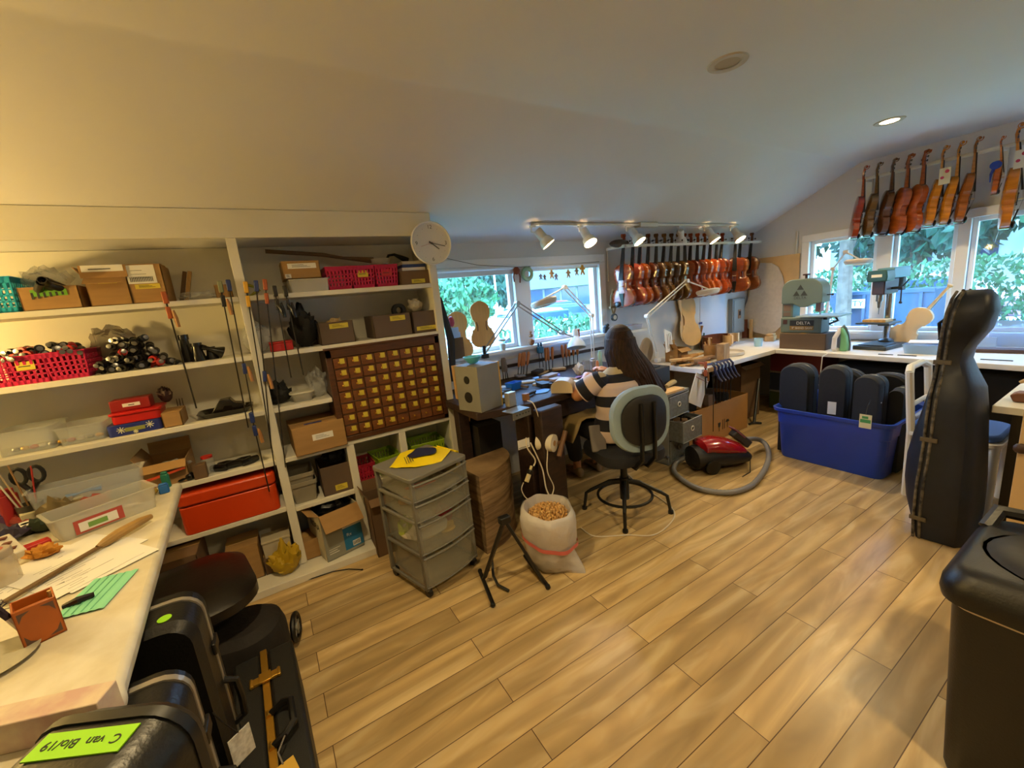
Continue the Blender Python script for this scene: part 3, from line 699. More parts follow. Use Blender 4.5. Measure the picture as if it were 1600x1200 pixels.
bag('power_tool', 'dark rounded tool lying beside the lidded tub, third shelf', (Xs(437, 625), 2.87, z), .05, (1.5, 1.2, 1.2), mat_=blackm, cat='tool', seed=25)
t = thing('food_container', 'translucent tub with white lid and pieces inside, third shelf', 'container', (Xs(474, 622), 2.82, z))
m = MB(); m.loft([[(x, y, 0) for x, y in rrect(.10, .08, .02)], [(x, y, .05) for x, y in rrect(.125, .10, .025)]]); m.build('body', frost, t)
m = MB(); m.prism(rrect(.14, .112, .03), .05, .06); m.build('lid', M('lid_white', '#cfcbb9', .4), t, bevel=.003)
bag('plastic_bag', 'crumpled clear bag with a red top beside the catalogue', (Xs(502, 610), 2.87, z), .06, (.9, 1.1, 1.4), seed=27, amp=.5)
# ---- fourth shelf
z = ZS[3]
carton('open cardboard box with bubble wrap and an orange strip, fourth shelf', Xs(229, 765), Xs(298, 745), z, .13, flaps='flaps')
bag('bubble_wrap', 'clear bubble wrap over the open box on the fourth shelf', (Xs(262, 720), 2.78, z+.07), .08, (1.1, .5, .35), seed=31, cat='wrap')
m = MB(); m.bar((-.09, 0, 0), (.09, 0, .03), .01, .012); tag(m.build('orange_strip', M('orange_strip', '#d5502a', .5), loc=(Xs(258, 735), 2.72, z+.06)), 'orange strip across the bubble wrap on the fourth shelf', 'strip')
t = thing('glass_jar', 'small glass jar with a brown block inside, fourth shelf', 'jar', (Xs(325, 735), 2.82, z)); m = MB(); m.lathe([(.03, 0), (.032, .01), (.032, .08), (.026, .09)], n=18); m.build('body', clearp, t); m = MB(); m.lathe([(.028, .088), (.028, .1)], n=18); m.build('lid', redc, t)
m = MB(); m.bx(-.03, .03, -.025, .025, 0, .08); tag(m.build('wooden_block', card2, loc=(Xs(314, 738), 2.76, z), bevel=.003), 'upright brown block beside the glass jar', 'block')
for k in range(5):
    m = MB(); m.tube([(-.045, 0, .02), (0, 0, .022), (.045, 0, .02)], [.018, .022, .018], 10)
    tag(m.build('black_roller', M('glossy_black', '#14110f', .2), loc=(Xs(340+13*k, 728), 2.80+.03*(k % 2), z+.0), rot=.3*(k-2)), 'glossy black roller lying on the fourth shelf', 'roller', 'black rollers on the fourth shelf')
m = MB(); m.ball((0, 0, .02), .025, 12); m.tube([(0, 0, .02), (-.04, -.01, .012), (-.08, 0, .008)], [.014, .01, .006], 8)
tag(m.build('black_tool', M('glossy_black', '#14110f', .2), loc=(Xs(295, 740), 2.77, z)), 'black knobbed tool at the front of the fourth shelf', 'tool')
m = MB()
for k in range(3): m.tube([(.016*math.cos(a), .016*math.sin(a), .004+.006*k) for a in [i*PI/8 for i in range(16)]], .004, 6, closed=True)
tag(m.build('brass_coil', brass, loc=(Xs(441, 718), 2.76, z)), 'small coil of brass wire beside the large cardboard box', 'coil')
t = carton('large closed cardboard box with blue tape on top and a white label', Xs(462, 716), Xs(541, 697), z, .165, y0=2.70, d=.3, flaps='closed', rot=.04, lab=[(.35, .75, .45, .68, paper)])
m = MB(); m.bx(-.07, .03, -.10, -.075, .1705, .172); m.build('blue_tape', M('blue_tape', '#24357c', .5), t)
# ---- fifth shelf and floor
z = ZS[4]
xa, xb = Xs(290, 832), Xs(440, 797)
t = thing('red_toolbox', 'large orange-red plastic case filling the fifth shelf', 'case', ((xa+xb)/2, 2.86, z))
m = MB(); m.prism(rrect(xb-xa, .26, .03), 0, .16); m.build('body', M('orange_red', '#c43c0e', .35, var=.06, vs=3), t, bevel=.006)
m = MB(); m.prism(rrect(xb-xa+.01, .27, .035), .165, .235); m.build('lid', M('orange_red', '#c43c0e', .35), t, bevel=.012)
m = MB(); m.bx(-.08, .05, -.15, -.13, .0, .035); tag(m.build('black_pouch', black, loc=((xa+xb)/2-.03, 2.885, z), bevel=.006), 'flat black case lying on the shelf edge before the orange-red case', 'case')
zz = .425
def bin_(label, x, z0, mat_, w_=.15, d=.2, h=.14):
    t = thing('plastic_bin', label, 'bin', (x, 2.85, z0), group='nested grey bins')
    m = MB(); m.loft([[(x_, y, q) for x_, y in rrect(w_*k, d*k, .015)] for q, k in ((0, .82), (h*.8, .97), (h*.8, 1.04), (h, 1.06), (h, 1.0), (.006, .8))]); m.build('body', mat_, t, bevel=.002)
gb = M('grey_bin', '#8b8474', .5)
bin_('lower grey-beige plastic bin, fifth shelf right of the post', Xs(480, 786), zz, gb); bin_('upper grey-beige bin nested in the other bin', Xs(478, 786), zz+.055, gb)
carton('dark cardboard box holding black netting beside the grey bins', Xs(508, 781), Xs(560, 762), zz, .19, mat_=card3, flaps='open', lab=[(.35, .7, .1, .3, yel)])
bag('netting', 'black netting bulging from the dark cardboard box', ((Xs(508, 781)+Xs(560, 762))/2, 2.88, zz+.17), .08, (.9, 1, .7), mat_=blackm, seed=33, cat='net')
z = .046
carton('tan cardboard box on the bottom shelf near the black seat', Xs(352, 868), Xs(405, 858), z, .22, d=.2, flaps='closed')
m = MB(); m.bx(-.075, .075, -.06, .06, 0, .095); m.bx(-.079, .079, -.064, .064, .095, .11); tag(m.build('white_box', M('white_card', '#b9ad92', .7), loc=(Xs(432, 850), 2.84, z+.09), bevel=.003), 'small white lidded box on the bottom shelf left of the post', 'box')
carton('brown box under the small white lidded box', Xs(412, 880), Xs(452, 872), z, .085, mat_=card2, flaps='closed', d=.16)
ylm = M('yellow_bag', '#b8981c', .55, alpha=.9)
bag('yellow_bag', 'crumpled yellow plastic bag trailing over the plinth', (-.13, 2.70, .046), .07, (1.1, .8, 1.15), mat_=ylm, seed=36, amp=.55, n=30)
carton('tan cardboard box right of the shelf post, bottom shelf', Xs(475, 878), Xs(505, 868), z, .12, d=.18, flaps='closed')
# supply box with lettering
xa, xb = .12, .325
t = thing('supply_box', 'open grey and blue printed carton with RORA lettering on its side', 'box', (.178, 2.79, .047), .22)
gc = M('grey_print', '#8c8c80', .7); bc = M('blue_print', '#1d6f9f', .6)
m = MB(); w_, d, h = .24, .26, .31
m.bx(-w_/2, w_/2, -d/2, d/2, 0, .004); m.bx(-w_/2, w_/2, -d/2, -d/2+.004, 0, h); m.bx(-w_/2, w_/2, d/2-.004, d/2, 0, h, 1); m.bx(-w_/2, -w_/2+.004, -d/2, d/2, 0, h, 1); m.bx(w_/2-.004, w_/2, -d/2, d/2, 0, h, 1)
m.build('body', [gc, M('white_print', '#b9b29c', .7)], t)
m = MB(); m.bx(.0, w_/2, -d/2-.001, -d/2, .02, .17); m.build('blue_panel', bc, t)
m = MB(); m.bx(.0, w_/2, -d/2-.001, -d/2, .17, .22); m.build('white_panel', paper, t)
m = MB(); m.bx(.05, .1, -d/2-.002, -d/2-.001, .03, .065); m.build('barcode_patch', paper, t)
m = MB()
for k in range(9): m.bx(.053+k*.005, .0555+k*.005, -d/2-.0025, -d/2-.002, .036, .06)
m.build('barcode', ink, t)
m = MB(); m.bx(-.1, -.04, -d/2-.001, -d/2, .04, .045); m.bx(-.1, -.05, -d/2-.001, -d/2, .055, .059); m.bx(-.1, -.03, -d/2-.001, -d/2, .07, .073); m.build('print_lines', paper, t)
m = MB(); m.loft([[(-w_/2, -d/2, h), (w_/2, -d/2, h), (w_/2, -d/2-.075, h-.09), (-w_/2, -d/2-.075, h-.09)], [(-w_/2, -d/2, h+.003), (w_/2, -d/2, h+.003), (w_/2, -d/2-.077, h-.087), (-w_/2, -d/2-.077, h-.087)]]); m.build('flap', card, t)
m = MB(); m.loft([[(-w_/2, -d/2, h), (-w_/2, d/2, h), (-w_/2-.06, d/2, h+.03), (-w_/2-.06, -d/2, h+.03)], [(-w_/2, -d/2, h+.003), (-w_/2, d/2, h+.003), (-w_/2-.06, d/2, h+.033), (-w_/2-.06, -d/2, h+.033)]]); m.build('flap', card, t)
text('lettering', 'RORA', .06, ink, t, face_mtx((-w_/2-.001, -.02, .22), (0, -1, 0), (0, 0, 1)))
text('lettering', 'Rx', .03, paper, t, face_mtx((.035, -d/2-.002, .12), (1, 0, 0), (0, 0, 1)))
bag('plastic_bag', 'black plastic bag stuffed in the printed carton', (.178, 2.81, .27), .085, (1.2, 1.0, .75), mat_=M('black_film', '#101012', .25), seed=40)
# ---- under the catalogue
basket('crimson perforated basket under the catalogue', Xs(560, 757), Xs(590, 750), .446, .12, crim, d=.2)
basket('lime green basket in the left cubby under the catalogue', .50, .665, .446, .13, lime, d=.22, rot=.12, group='lime baskets')
basket('lime green basket in the right cubby under the catalogue', .76, 1.0, .446, .15, lime, d=.22, rot=-.1, group='lime baskets')
carton('tall brown cardboard box on the floor behind the drawer tower', .375, .50, .0, .40, y0=2.55, d=.16, mat_=card2, flaps='flaps')
# ------------------------------------------------------------------ bar clamps hung on the shelf edges
tim = M('clamp_orange', '#9a4a1e', .45); blu = M('clamp_blue', '#1c2c66', .4); yc = M('clamp_yellow', '#c8961c', .45); wdh = M('handle_wood', '#94683a', .5)
def bar_clamp(p0, p1, col_, label, handle=True, style='f', lower=None):
    """p0 top of the bar, p1 lower end"""
    p0, p1 = V(p0), V(p1); t = thing('bar_clamp', label, 'clamp', p1, group='bar clamps hanging from the shelves')
    a = p0-p1; u = a.normalized(); L = a.length
    m = MB(); m.bar((0, 0, 0), a, .006, .012); m.build('bar', dsteel, t)
    q = V((0, -1, 0))
    m = MB(); c0 = u*(L-.01)
    m.bar(c0+u*.03, c0-u*.03, .022, .022); m.bar(c0+u*.012, c0+u*.012+V((0, .07, 0)), .016, .02); m.build('fixed_jaw', col_, t, bevel=.004)
    c1 = u*(L-.085 if lower is None else lower)
    m = MB(); m.bar(c1+u*.03, c1-u*.03, .02, .026); m.bar(c1, c1+V((.0, .055, 0)), .014, .02)
    if style == 'trigger': m.tube([c1+V((0, -.01, 0)), c1+V((.012, -.025, -.03)), c1+V((.016, -.03, -.065))], [.009, .008, .006], 6)
    m.build('sliding_jaw', col_ if style != 'b' else blk_t, t, bevel=.004)
    if handle:
        m = MB(); m.tube([c1+V((.018, -.012, .01)), c1+V((.022, -.012, -.03)), c1+V((.024, -.012, -.075))], [.006, .010, .009], 8); m.build('handle', wdh if style != 'trigger' else col_, t)
    return t
def hp(a, b, y=2.705): return ony(a, b, y)
bar_clamp(hp(257, 462), hp(307, 638), tim, 'orange bar clamp hanging alone from the top shelf, left bay')
bar_clamp(hp(344, 445), hp(388, 668), M('clamp_green_grey', '#6e7458', .5), 'grey-green bar clamp hanging left of the blue one by the post', style='b')
bar_clamp(hp(357, 443), hp(397, 655), blu, 'blue-headed bar clamp hanging just left of the post', lower=.29)
bar_clamp(hp(384, 446), hp(430, 735, 2.70), yc, 'yellow-headed bar clamp hanging just right of the post', handle=False)
bar_clamp(hp(400, 444), hp(424, 700), blu, 'blue-headed bar clamp with a blue lower jaw right of the post', lower=.42)
bar_clamp(hp(414, 442), hp(446, 730), tim, 'long orange bar clamp with a wooden handle standing up', handle=False)
bar_clamp(hp(429, 452), hp(455, 590), blk_t, 'black trigger bar clamp, left one of the pair', style='trigger')
bar_clamp(hp(445, 452), hp(474, 586), blk_t, 'black trigger bar clamp, right one of the pair', style='trigger')
bar_clamp(hp(393, 650, 2.69), hp(421, 768, 2.69), blu, 'blue bar clamp hanging from the third shelf edge over the red case')
# ------------------------------------------------------------------ front left bench
TZ = .85
benchtop = M('bench_top_worn', '#c0b699', .55, col2='#d2ccb8', vs=9, bump=.05)
t = thing('workbench', 'worn cream-topped workbench at the front left', 'table', (-1.1, 1.6, 0))
m = MB(); e1 = onz(283, 752, TZ); e2 = onz(192, 1060, TZ)
o_ = [(-.9+0, -1.1), (e2.x+1.1+.012, -1.0+.0), (e2.x+1.1, e2.y-1.6), (e1.x+1.1, e1.y-1.6), (-.82, e1.y-1.6+.02)]
o_ = [(-.82, -.75), (.58, -.75), (.66, -.66), (.73, -.56), (e2.x+1.1, e2.y-1.6), (e1.x+1.1, e1.y-1.6), (-.82, e1.y-1.6+.02)]
m.prism(o_, TZ-.045, TZ); m.build('tabletop', benchtop, t, bevel=.015, seg=3)
for x, y in ((-.76, -.62), (.45, -.5), (-.76, .72), (.40, .70)):
    m = MB(); m.bx(x-.035, x+.035, y-.035, y+.035, 0, TZ-.045); m.build('leg', white, t, bevel=.003)
m = MB(); m.bx(-.76, .45, -.53, -.51, TZ-.15, TZ-.045); m.bx(-.78, .40, .70, .72, TZ-.15, TZ-.045); m.build('apron', white, t)
def on(a, b, dz=0): 
    p = onz(a, b, TZ+dz)
    while p.y > 2.385: b += 2; p = onz(a, b, TZ+dz)      # stay on the bench
    return V((p.x, p.y, TZ+.0005))
# papers
for k in range(5):
    m = MB(); r_ = .0+.06*k; w_, d = .215, .28
    q = [V((-w_/2, -d/2, 0)), V((w_/2, -d/2, 0)), V((w_/2, d/2, 0)), V((-w_/2, d/2, 0))]
    m.loft([q, [p+V((0, 0, .0008)) for p in q]])
    rn = random.Random(k)
    for j in range(15):
        x0 = rn.uniform(-.09, -.02); m.bx(x0, x0+rn.uniform(.03, .1), -.12+j*.016, -.118+j*.016, .0009, .0011, 1)
    p = on([95, 130, 60, 150, 120][k], [880, 868, 905, 880, 890][k]); p.z += .0012*k
    tag(m.build('sheet_of_paper', [paper, M('pencil_grey', '#77746e', .8)], loc=p, rot=[.95, .75, 1.05, .62, .7][k]), ['lowest sheet of the handwritten pile on the bench', 'second sheet of the handwritten pile', 'sheet with writing sticking out left of the pile', 'sheet sticking out right of the pile toward the bench edge', 'topmost sheet of the handwritten pile'][k], 'paper', 'handwritten sheets on the front bench')
# pencil box
t = thing('pencil_box', 'orange-brown square wooden pencil box on the front bench', 'box', on(62, 1000), -.02)
p0, p1 = on(41, 1017), on(108, 985); t.location = (p0+p1)/2+V((-.016, .035, 0)); ang = math.atan2(p1.y-p0.y, p1.x-p0.x); t.rotation_euler.z = ang
w_ = (p1-p0).length; oc = M('orange_wood', '#a8561a', .4, var=.12, vs=10); h = .098
m = MB(); m.bx(-w_/2, w_/2, -w_/2, w_/2, 0, .006)
for a, b, c, d in ((-1, 1, -1, -.88), (-1, 1, .88, 1), (-1, -.88, -1, 1), (.88, 1, -1, 1)): m.bx(a*w_/2, b*w_/2, c*w_/2, d*w_/2, 0, h)
m.bx(-w_/2, w_/2, .0, .006, .02, h-.012); m.build('body', oc, t, bevel=.0015)
m = MB(); c = w_*.42; y = -w_/2-.0006
for sx_, sz_ in ((-1, 0), (1, 0), (-1, 1), (1, 1)):
    zx = .008 if sz_ == 0 else h-.008; dz = 1 if sz_ == 0 else -1
    m = MB(); m.prism([(sx_*c, zx), (sx_*(c-.022), zx), (sx_*(c-.008), zx+dz*.008), (sx_*c, zx+dz*.024)], y, y+.0005, 'y'); m.build('corner_ornament', M('dark_grey_paint', '#5a4338', .6), t)
# brush and tools in the box
bt = t.location
t = thing('cleaning_brush', 'purple and white bottle brush with dark bristles standing in the pencil box', 'brush', bt+V((-.025, .005, .008)))
a, b = V((0, 0, 0)), V((-.075, -.0, .20)); d = (b-a)
m = MB(); m.tube([a, a+d*.2, a+d*.5], [.008, .008, .005], 8); m.build('handle', M('brush_white', '#d8d0c8', .4), t)
m = MB(); m.tube([a+d*.3, b], [.007, .009], 8)
for k in range(120):
    q = a+d*random.uniform(.42, 1.0); m.bar(q, q+V((random.uniform(-1, 1), random.uniform(-1, 1), random.uniform(-.2, .4))).normalized()*.018, .0012, .0012)
m.build('bristles', M('bristle_dark', '#2c2030', .8), t)
m = MB(); m.tube([(0, 0, 0), (0, 0, .10)], .004, 6); tag(m.build('pencil', pine, loc=bt+V((.02, .015, .008)), rot=(.12, .1, 0)), 'short wooden stick standing in the pencil box', 'pencil')
# face mask
p = on(152, 932); m = MB(); secs = []
mg = M('mask_green', '#7fc9a0', .8); mg2 = M('mask_green_dark', '#5aa884', .8)
for i in range(13):
    u = i/12; x = -.055+.11*u; z = .003+.0025*(i % 2)
    secs.append([(x, -.088+.008*math.sin(u*3), z), (x, .088-.006*math.sin(u*4), z), (x, .088, z+.001), (x, -.088, z+.001)])
m.loft(secs); t = m.build('face_mask', mg, loc=p+V((0, .01, 0)), rot=-.22); tag(t, 'pale green pleated face mask lying on the front bench', 'mask')
for k in range(4):
    m = MB(); m.bx(-.036+k*.02, -.033+k*.02, -.083, .083, .0065, .0072); m.build('pleat', mg2, t)
m = MB(); m.tube([(-.03, 0, .008), (0, 0, .012), (.03, .01, .010)], [.007, .012, .008], 8); tag(m.build('black_peg', M('glossy_black', '#14110f', .2), loc=on(124, 945)), 'small black glossy peg between the pencil box and the face mask', 'peg')
# wooden mallet / gouge
t = thing('chisel', 'long steel-bladed tool with pale wooden handle lying across the papers', 'tool', on(110, 880)+V((0, 0, .007)))
a, b = on(10, 948)-on(110, 880), on(238, 815)-on(110, 880); d = b-a
m = MB(); m.bar(a+V((0, 0, .008)), a+d*.58+V((0, 0, .01)), .018, .008); m.build('blade', M('tool_brown_steel', '#6b5230', .45, metal=.3), t, bevel=.001)
m = MB(); m.tube([a+d*.56+V((0, 0, .012)), a+d*.62+V((0, 0, .014)), a+d*.72+V((0, 0, .018)), a+d*.9+V((0, 0, .018)), b+V((0, 0, .014))], [.008, .015, .017, .015, .010], 10); m.build('handle', M('worn_handle', '#a07c40', .5, var=.15), t)
m = MB()
for s_ in (-1, 1):
    m.tube([(0, 0, .003), (s_*.006, .05, .003)], .003, 5); m.tube([(s_*.012+.012*math.cos(a_), .064+.014*math.sin(a_), .003) for a_ in [i*PI/6 for i in range(12)]], .0025, 6, closed=True)
m.tube([(0, 0, .003), (.0, -.05, .003)], [.004, .001], 5)
tag(m.build('scissors', dsteel, loc=on(102, 912), rot=-1.1), 'small dark metal scissors by the face mask', 'scissors')
# clear bin with label
def stackbin(label, pL, pR, depth, h, labels, col_=None):
    t = thing('clear_plastic_bin', label, 'bin', (pL+pR)/2, math.atan2(pR.y-pL.y, pR.x-pL.x)); w_ = (pR-pL).length
    m = MB()
    sec = [(0, .92, 0), (h, 1.0, 0), (h, 1.06, 1), (h+.004, 1.06, 1), (h+.004, .985, 0), (.004, .9, 0)]
    m.loft([[(x, y+depth/2, z) for x, y in rrect(w_*k, depth*k, .012)] for z, k, _ in sec]); m.build('body', col_ or frost, t)
    if labels:
        y = .010; m = MB(); m.bx(-w_*.34, w_*.12, y-.012, y-.011, h*.12, h*.72); m.build('label', M('label_red', '#a8453a', .6), t)
        m = MB(); m.bx(-w_*.30, w_*.06, y-.0135, y-.0125, h*.2, h*.6); m.build('label', paper, t)
        m = MB(); m.bx(-w_*.22, -w_*.04, y-.0145, y-.0137, h*.28, h*.5); m.build('label', M('label_green', '#6f9a4a', .6), t)
    return t
stackbin('frosted open plastic bin with red, white and green label on the front bench', on(92, 852), on(252, 790), .15, .085, True)
stackbin('long clear plastic box at the back of the front bench', V((-.90, 2.29, TZ+.0005)), V((-.56, 2.32, TZ+.0005)), .10, .13, False, clearp)
cols = ['#a03a2a', '#2a62a8', '#c8702a', '#c8b89a', '#6a8a3a', '#7a4a7a', '#d8d0c0', '#3a3a3c', '#b0a030', '#c85a6a']
names = ['peg', 'block', 'stick', 'cap', 'tube']
rnd = random.Random(3)
# loose oddments on the bench: each its own object
spots = [(140, 815), (165, 806), (190, 797), (215, 790), (232, 782), (120, 825), (205, 800)]
for k, (a, b) in enumerate(spots):
    m = MB(); c = M('odd_'+cols[k], cols[k], .5)
    if k % 3 == 0: m.tube([(-.02, 0, .008), (.02, 0, .008)], .007, 8)
    elif k % 3 == 1: m.bx(-.018, .018, -.01, .01, 0, .014)
    else: m.tube([(-.03, 0, .006), (.03, .005, .006)], [.005, .003], 6)
    p = on(a, b); p += V((0, .04, .008))
    tag(m.build('small_part', c, loc=p, rot=rnd.uniform(0, 3), bevel=.001), ['red plug', 'blue block', 'orange stick', 'beige plug', 'olive block', 'purple stick', 'off-white plug'][k]+' inside the frosted labelled bin', 'part', 'oddments in the frosted bin')
m = MB(); m.tube([(-.05, 0, .03), (-.01, 0, .03), (.02, 0, .034), (.06, 0, .03)], [.02, .012, .016, .028], 8, flat=.5); tag(m.build('blue_cloth', M('blue_cloth', '#1c6fb8', .7), loc=on(132, 775)+V((.0, .03, .03)), rot=.2), 'blue rubber piece behind the frosted labelled bin', 'cloth')
bx_ = MB(); bx_.bx(-.09, .09, -.05, .05, 0, .05); tag(bx_.build('cream_box', M('cream_box', '#bfb690', .6), loc=on(72, 805)+V((.02, .02, 0)), rot=.42, bevel=.003), 'cream box with scribbles behind the black round tape', 'box')
m = MB(); m.lathe([(.034, 0), (.04, .004), (.04, .034), (.036, .036), (.014, .036), (.014, .0)], n=28); t = m.build('tape_reel', black, loc=on(44, 832)); tag(t, 'black round reel with a white paper disc label, front bench', 'reel')
m = MB(); m.lathe([(.013, .0365), (.033, .0365), (.033, .0372), (.013, .0372)], n=24, caps=False); m.build('label', paper, t)
m = MB(); m.bx(-.04, .04, -.02, .02, 0, .022); tag(m.build('red_case', red, loc=on(55, 858), rot=.5, bevel=.003), 'small red case under the bench reel', 'case')
bag('cloth_bundle', 'crumpled orange-yellow cloth beside the frosted bin', on(72, 870), .03, (1.3, .9, .6), mat_=M('orange_cloth', '#b87a22', .8), cat='cloth', seed=50, amp=.7)
# jar, power strip, plate
t = thing('peanut_jar', 'clear plastic jar with reddish printed lid at the left edge of the front bench', 'jar', on(20, 905)+V((-.01, -.02, 0)))
m = MB(); m.lathe([(.036, 0), (.04, .008), (.04, .075), (.034, .09)], n=24); m.build('body', M('jar_tint', '#b8a890', .2, alpha=.5), t)
m = MB(); m.lathe([(.037, .088), (.038, .09), (.038, .108), (.035, .111)], n=28); m.build('lid', M('jar_lid', '#a99c8c', .4, alpha=.8), t)
m = MB(); m.lathe([(.022, .1115), (.022, .112)], n=20); m.build('lid_print', M('jar_red', '#a04430', .5), t)
t = thing('power_strip', 'white power strip standing at the left edge of the front bench', 'power strip', on(25, 872)+V((-.02, .03, 0)), 0)
m = MB(); m.bar((-.035, .05, .05), (.03, -.045, .01), .05, .03); m.build('body', M('strip_white', '#cfc8b6', .4), t, bevel=.004)
for k in range(3):
    m = MB(); c = V((-.02+.018*k, .03-.026*k, .058-.012*k)); m.bx(c.x-.01, c.x+.01, c.y-.008, c.y+.008, c.z-.002, c.z+.004); m.build('socket', M('socket_brown', '#6b3a2c', .5), t)
m = MB(); m.lathe([(.03, 0), (.075, .008), (.078, .011), (.03, .004), (.0, .004)], n=36); tag(m.build('plate', M('plate_grey', '#9a9684', .4, var=.1), loc=on(-12, 1040)), 'round greyish plate at the left edge of the front bench', 'plate')
m = MB(); m.bar((-.05, 0, .003), (.05, .0, .003), .012, .004); tag(m.build('pencil_stub', card2, loc=on(30, 1085), rot=.5), 'short brown splinter on the bench near the plate', 'splinter') if False else None
# pinkish marbled box in front
t = thing('marbled_box', 'long pink marbled cardboard box at the front of the bench', 'box', on(95, 1105), 0)
t.location = (-.376, .944, TZ+.0005); t.rotation_euler.z = math.radians(-20)
m = MB(); m.bx(-.42, 0, .0, .05, 0, .06); m.build('body', M('marbled_pink', '#b9988c', .6, col2='#d2c4a4', vs=14), t, bevel=.002)
# scissors and tools standing at the back
t = thing('tool_pot', 'grey pot of tools at the back of the front bench', 'pot', on(55, 765))
m = MB(); m.lathe([(.035, 0), (.04, .075), (.036, .075), (.032, .004)], n=20); m.build('body', M('pot_grey', '#3f3a30', .5), t)
pt = t.location
t = thing('shears', 'black-handled shears standing in the tool pot', 'scissors', pt+V((.012, 0, .01)), -.2); t.scale = (1.25,)*3
m = MB(); m.bar((0, 0, 0), (.012, 0, .10), .012, .003); m.bar((.012, 0, 0), (.0, 0, .10), .012, .003); m.build('blades', steel, t)
for s_ in (-1, 1):
    m = MB(); c = V((.022*s_+.01, 0, .145)); m.tube([c+V((.018*math.cos(a_), 0, .026*math.sin(a_))) for a_ in [i*PI/7 for i in range(14)]], .006, 8, closed=True); m.tube([(.006, 0, .09), c-V((0, 0, .024))], .007, 6); m.build('grip', black, t)
for k, (dx, dz, cc, lb) in enumerate([(-.10, .40, '#c9c2b0', 'longest pale thin dowel leaning in the tool pot'), (-.07, .36, '#b8a27c', 'second thin dowel leaning in the tool pot'), (-.02, .24, '#8d6a3c', 'brown stick standing in the tool pot'), (.03, .22, '#a32c22', 'red-tipped rod standing in the tool pot')]):
    m = MB(); m.tube([(0, 0, 0), (dx, .0, dz)], .003, 6); tag(m.build('dowel', M('dow'+cc, cc, .5), loc=pt+V((-.012+.009*k, -.012, .008))), lb, 'rod', 'rods in the tool pot')
for k, (a, b, cc, w_, h, lb) in enumerate([(8, 780, '#2b4f9a', .03, .14, 'tall blue box at the far left of the bench'), (38, 790, '#8c2a1e', .05, .03, 'red handled file lying by the tool pot'), (25, 745, '#a32222', .05, .10, 'red pouch behind the tool pot'), (95, 770, '#5a7a2a', .03, .03, 'green clip by the shears'), (110, 765, '#8a6a3c', .05, .04, 'brown leather roll behind the blue rubber piece'), (175, 758, '#c98a8a', .03, .03, 'pinkish rubber bit behind the frosted bin'), (158, 765, '#b8b4b0', .07, .012, 'small framed plastic card behind the frosted bin'), (262, 755, '#1c6f5a', .025, .05, 'green-capped bottle at the far corner of the bench'), (258, 770, '#1a5fa8', .03, .03, 'blue cap at the far corner of the bench'), (18, 815, '#57335c', .05, .04, 'purple lump behind the power strip')]):
    m = MB(); h *= 1.5; w_ *= 1.2; m.prism(rrect(w_, w_*.7, w_*.2), 0, h*.85); m.prism(rrect(w_*.8, w_*.55, w_*.2), h*.85, h)
    tag(m.build('bench_item', M('it'+cc, cc, .55, var=.1), loc=on(a, b)+V((0, .0, 0)), rot=.4*k, bevel=.003), lb, 'small item', 'oddments on the front bench')
for i, (a, b, kd, cc, sz, lb) in enumerate([(100, 812, 'bag', '#6a5a38', .05, 'bronze crumpled foil behind the cream box'), (128, 800, 'tube', '#2a2420', .09, 'black leather roll behind the frosted bin'), (150, 798, 'bag', '#8c3a30', .035, 'red crumpled wrapper behind the frosted bin'), (178, 790, 'tube', '#c9c0b0', .06, 'white coil of tape at the back of the bench'), (200, 785, 'bag', '#4c6a7c', .03, 'blue-grey pouch at the back of the bench'), (30, 822, 'tube', '#7c241c', .10, 'long dark red file lying at the left back of the bench'), (12, 850, 'bag', '#3a3448', .04, 'dark purple cloth at the left edge of the bench'), (236, 778, 'tube', '#a8882c', .04, 'yellow tube at the back corner of the bench'), (75, 828, 'bag', '#2e3a28', .035, 'dark green pouch by the black reel')]):
    if kd == 'bag': bag('bench_bundle', lb, on(a, b), sz, (1.3, .9, .9), mat_=M('bb'+cc, cc, .6), cat='bundle', seed=90+i, amp=.6, n=16)
    else:
        m = MB(); m.tube([(-sz, 0, .016), (0, .003, .018), (sz, 0, .016)], [.015, .018, .011], 8); tag(m.build('bench_stick', M('bb'+cc, cc, .5), loc=on(a, b), rot=.5+i), lb, 'tool')
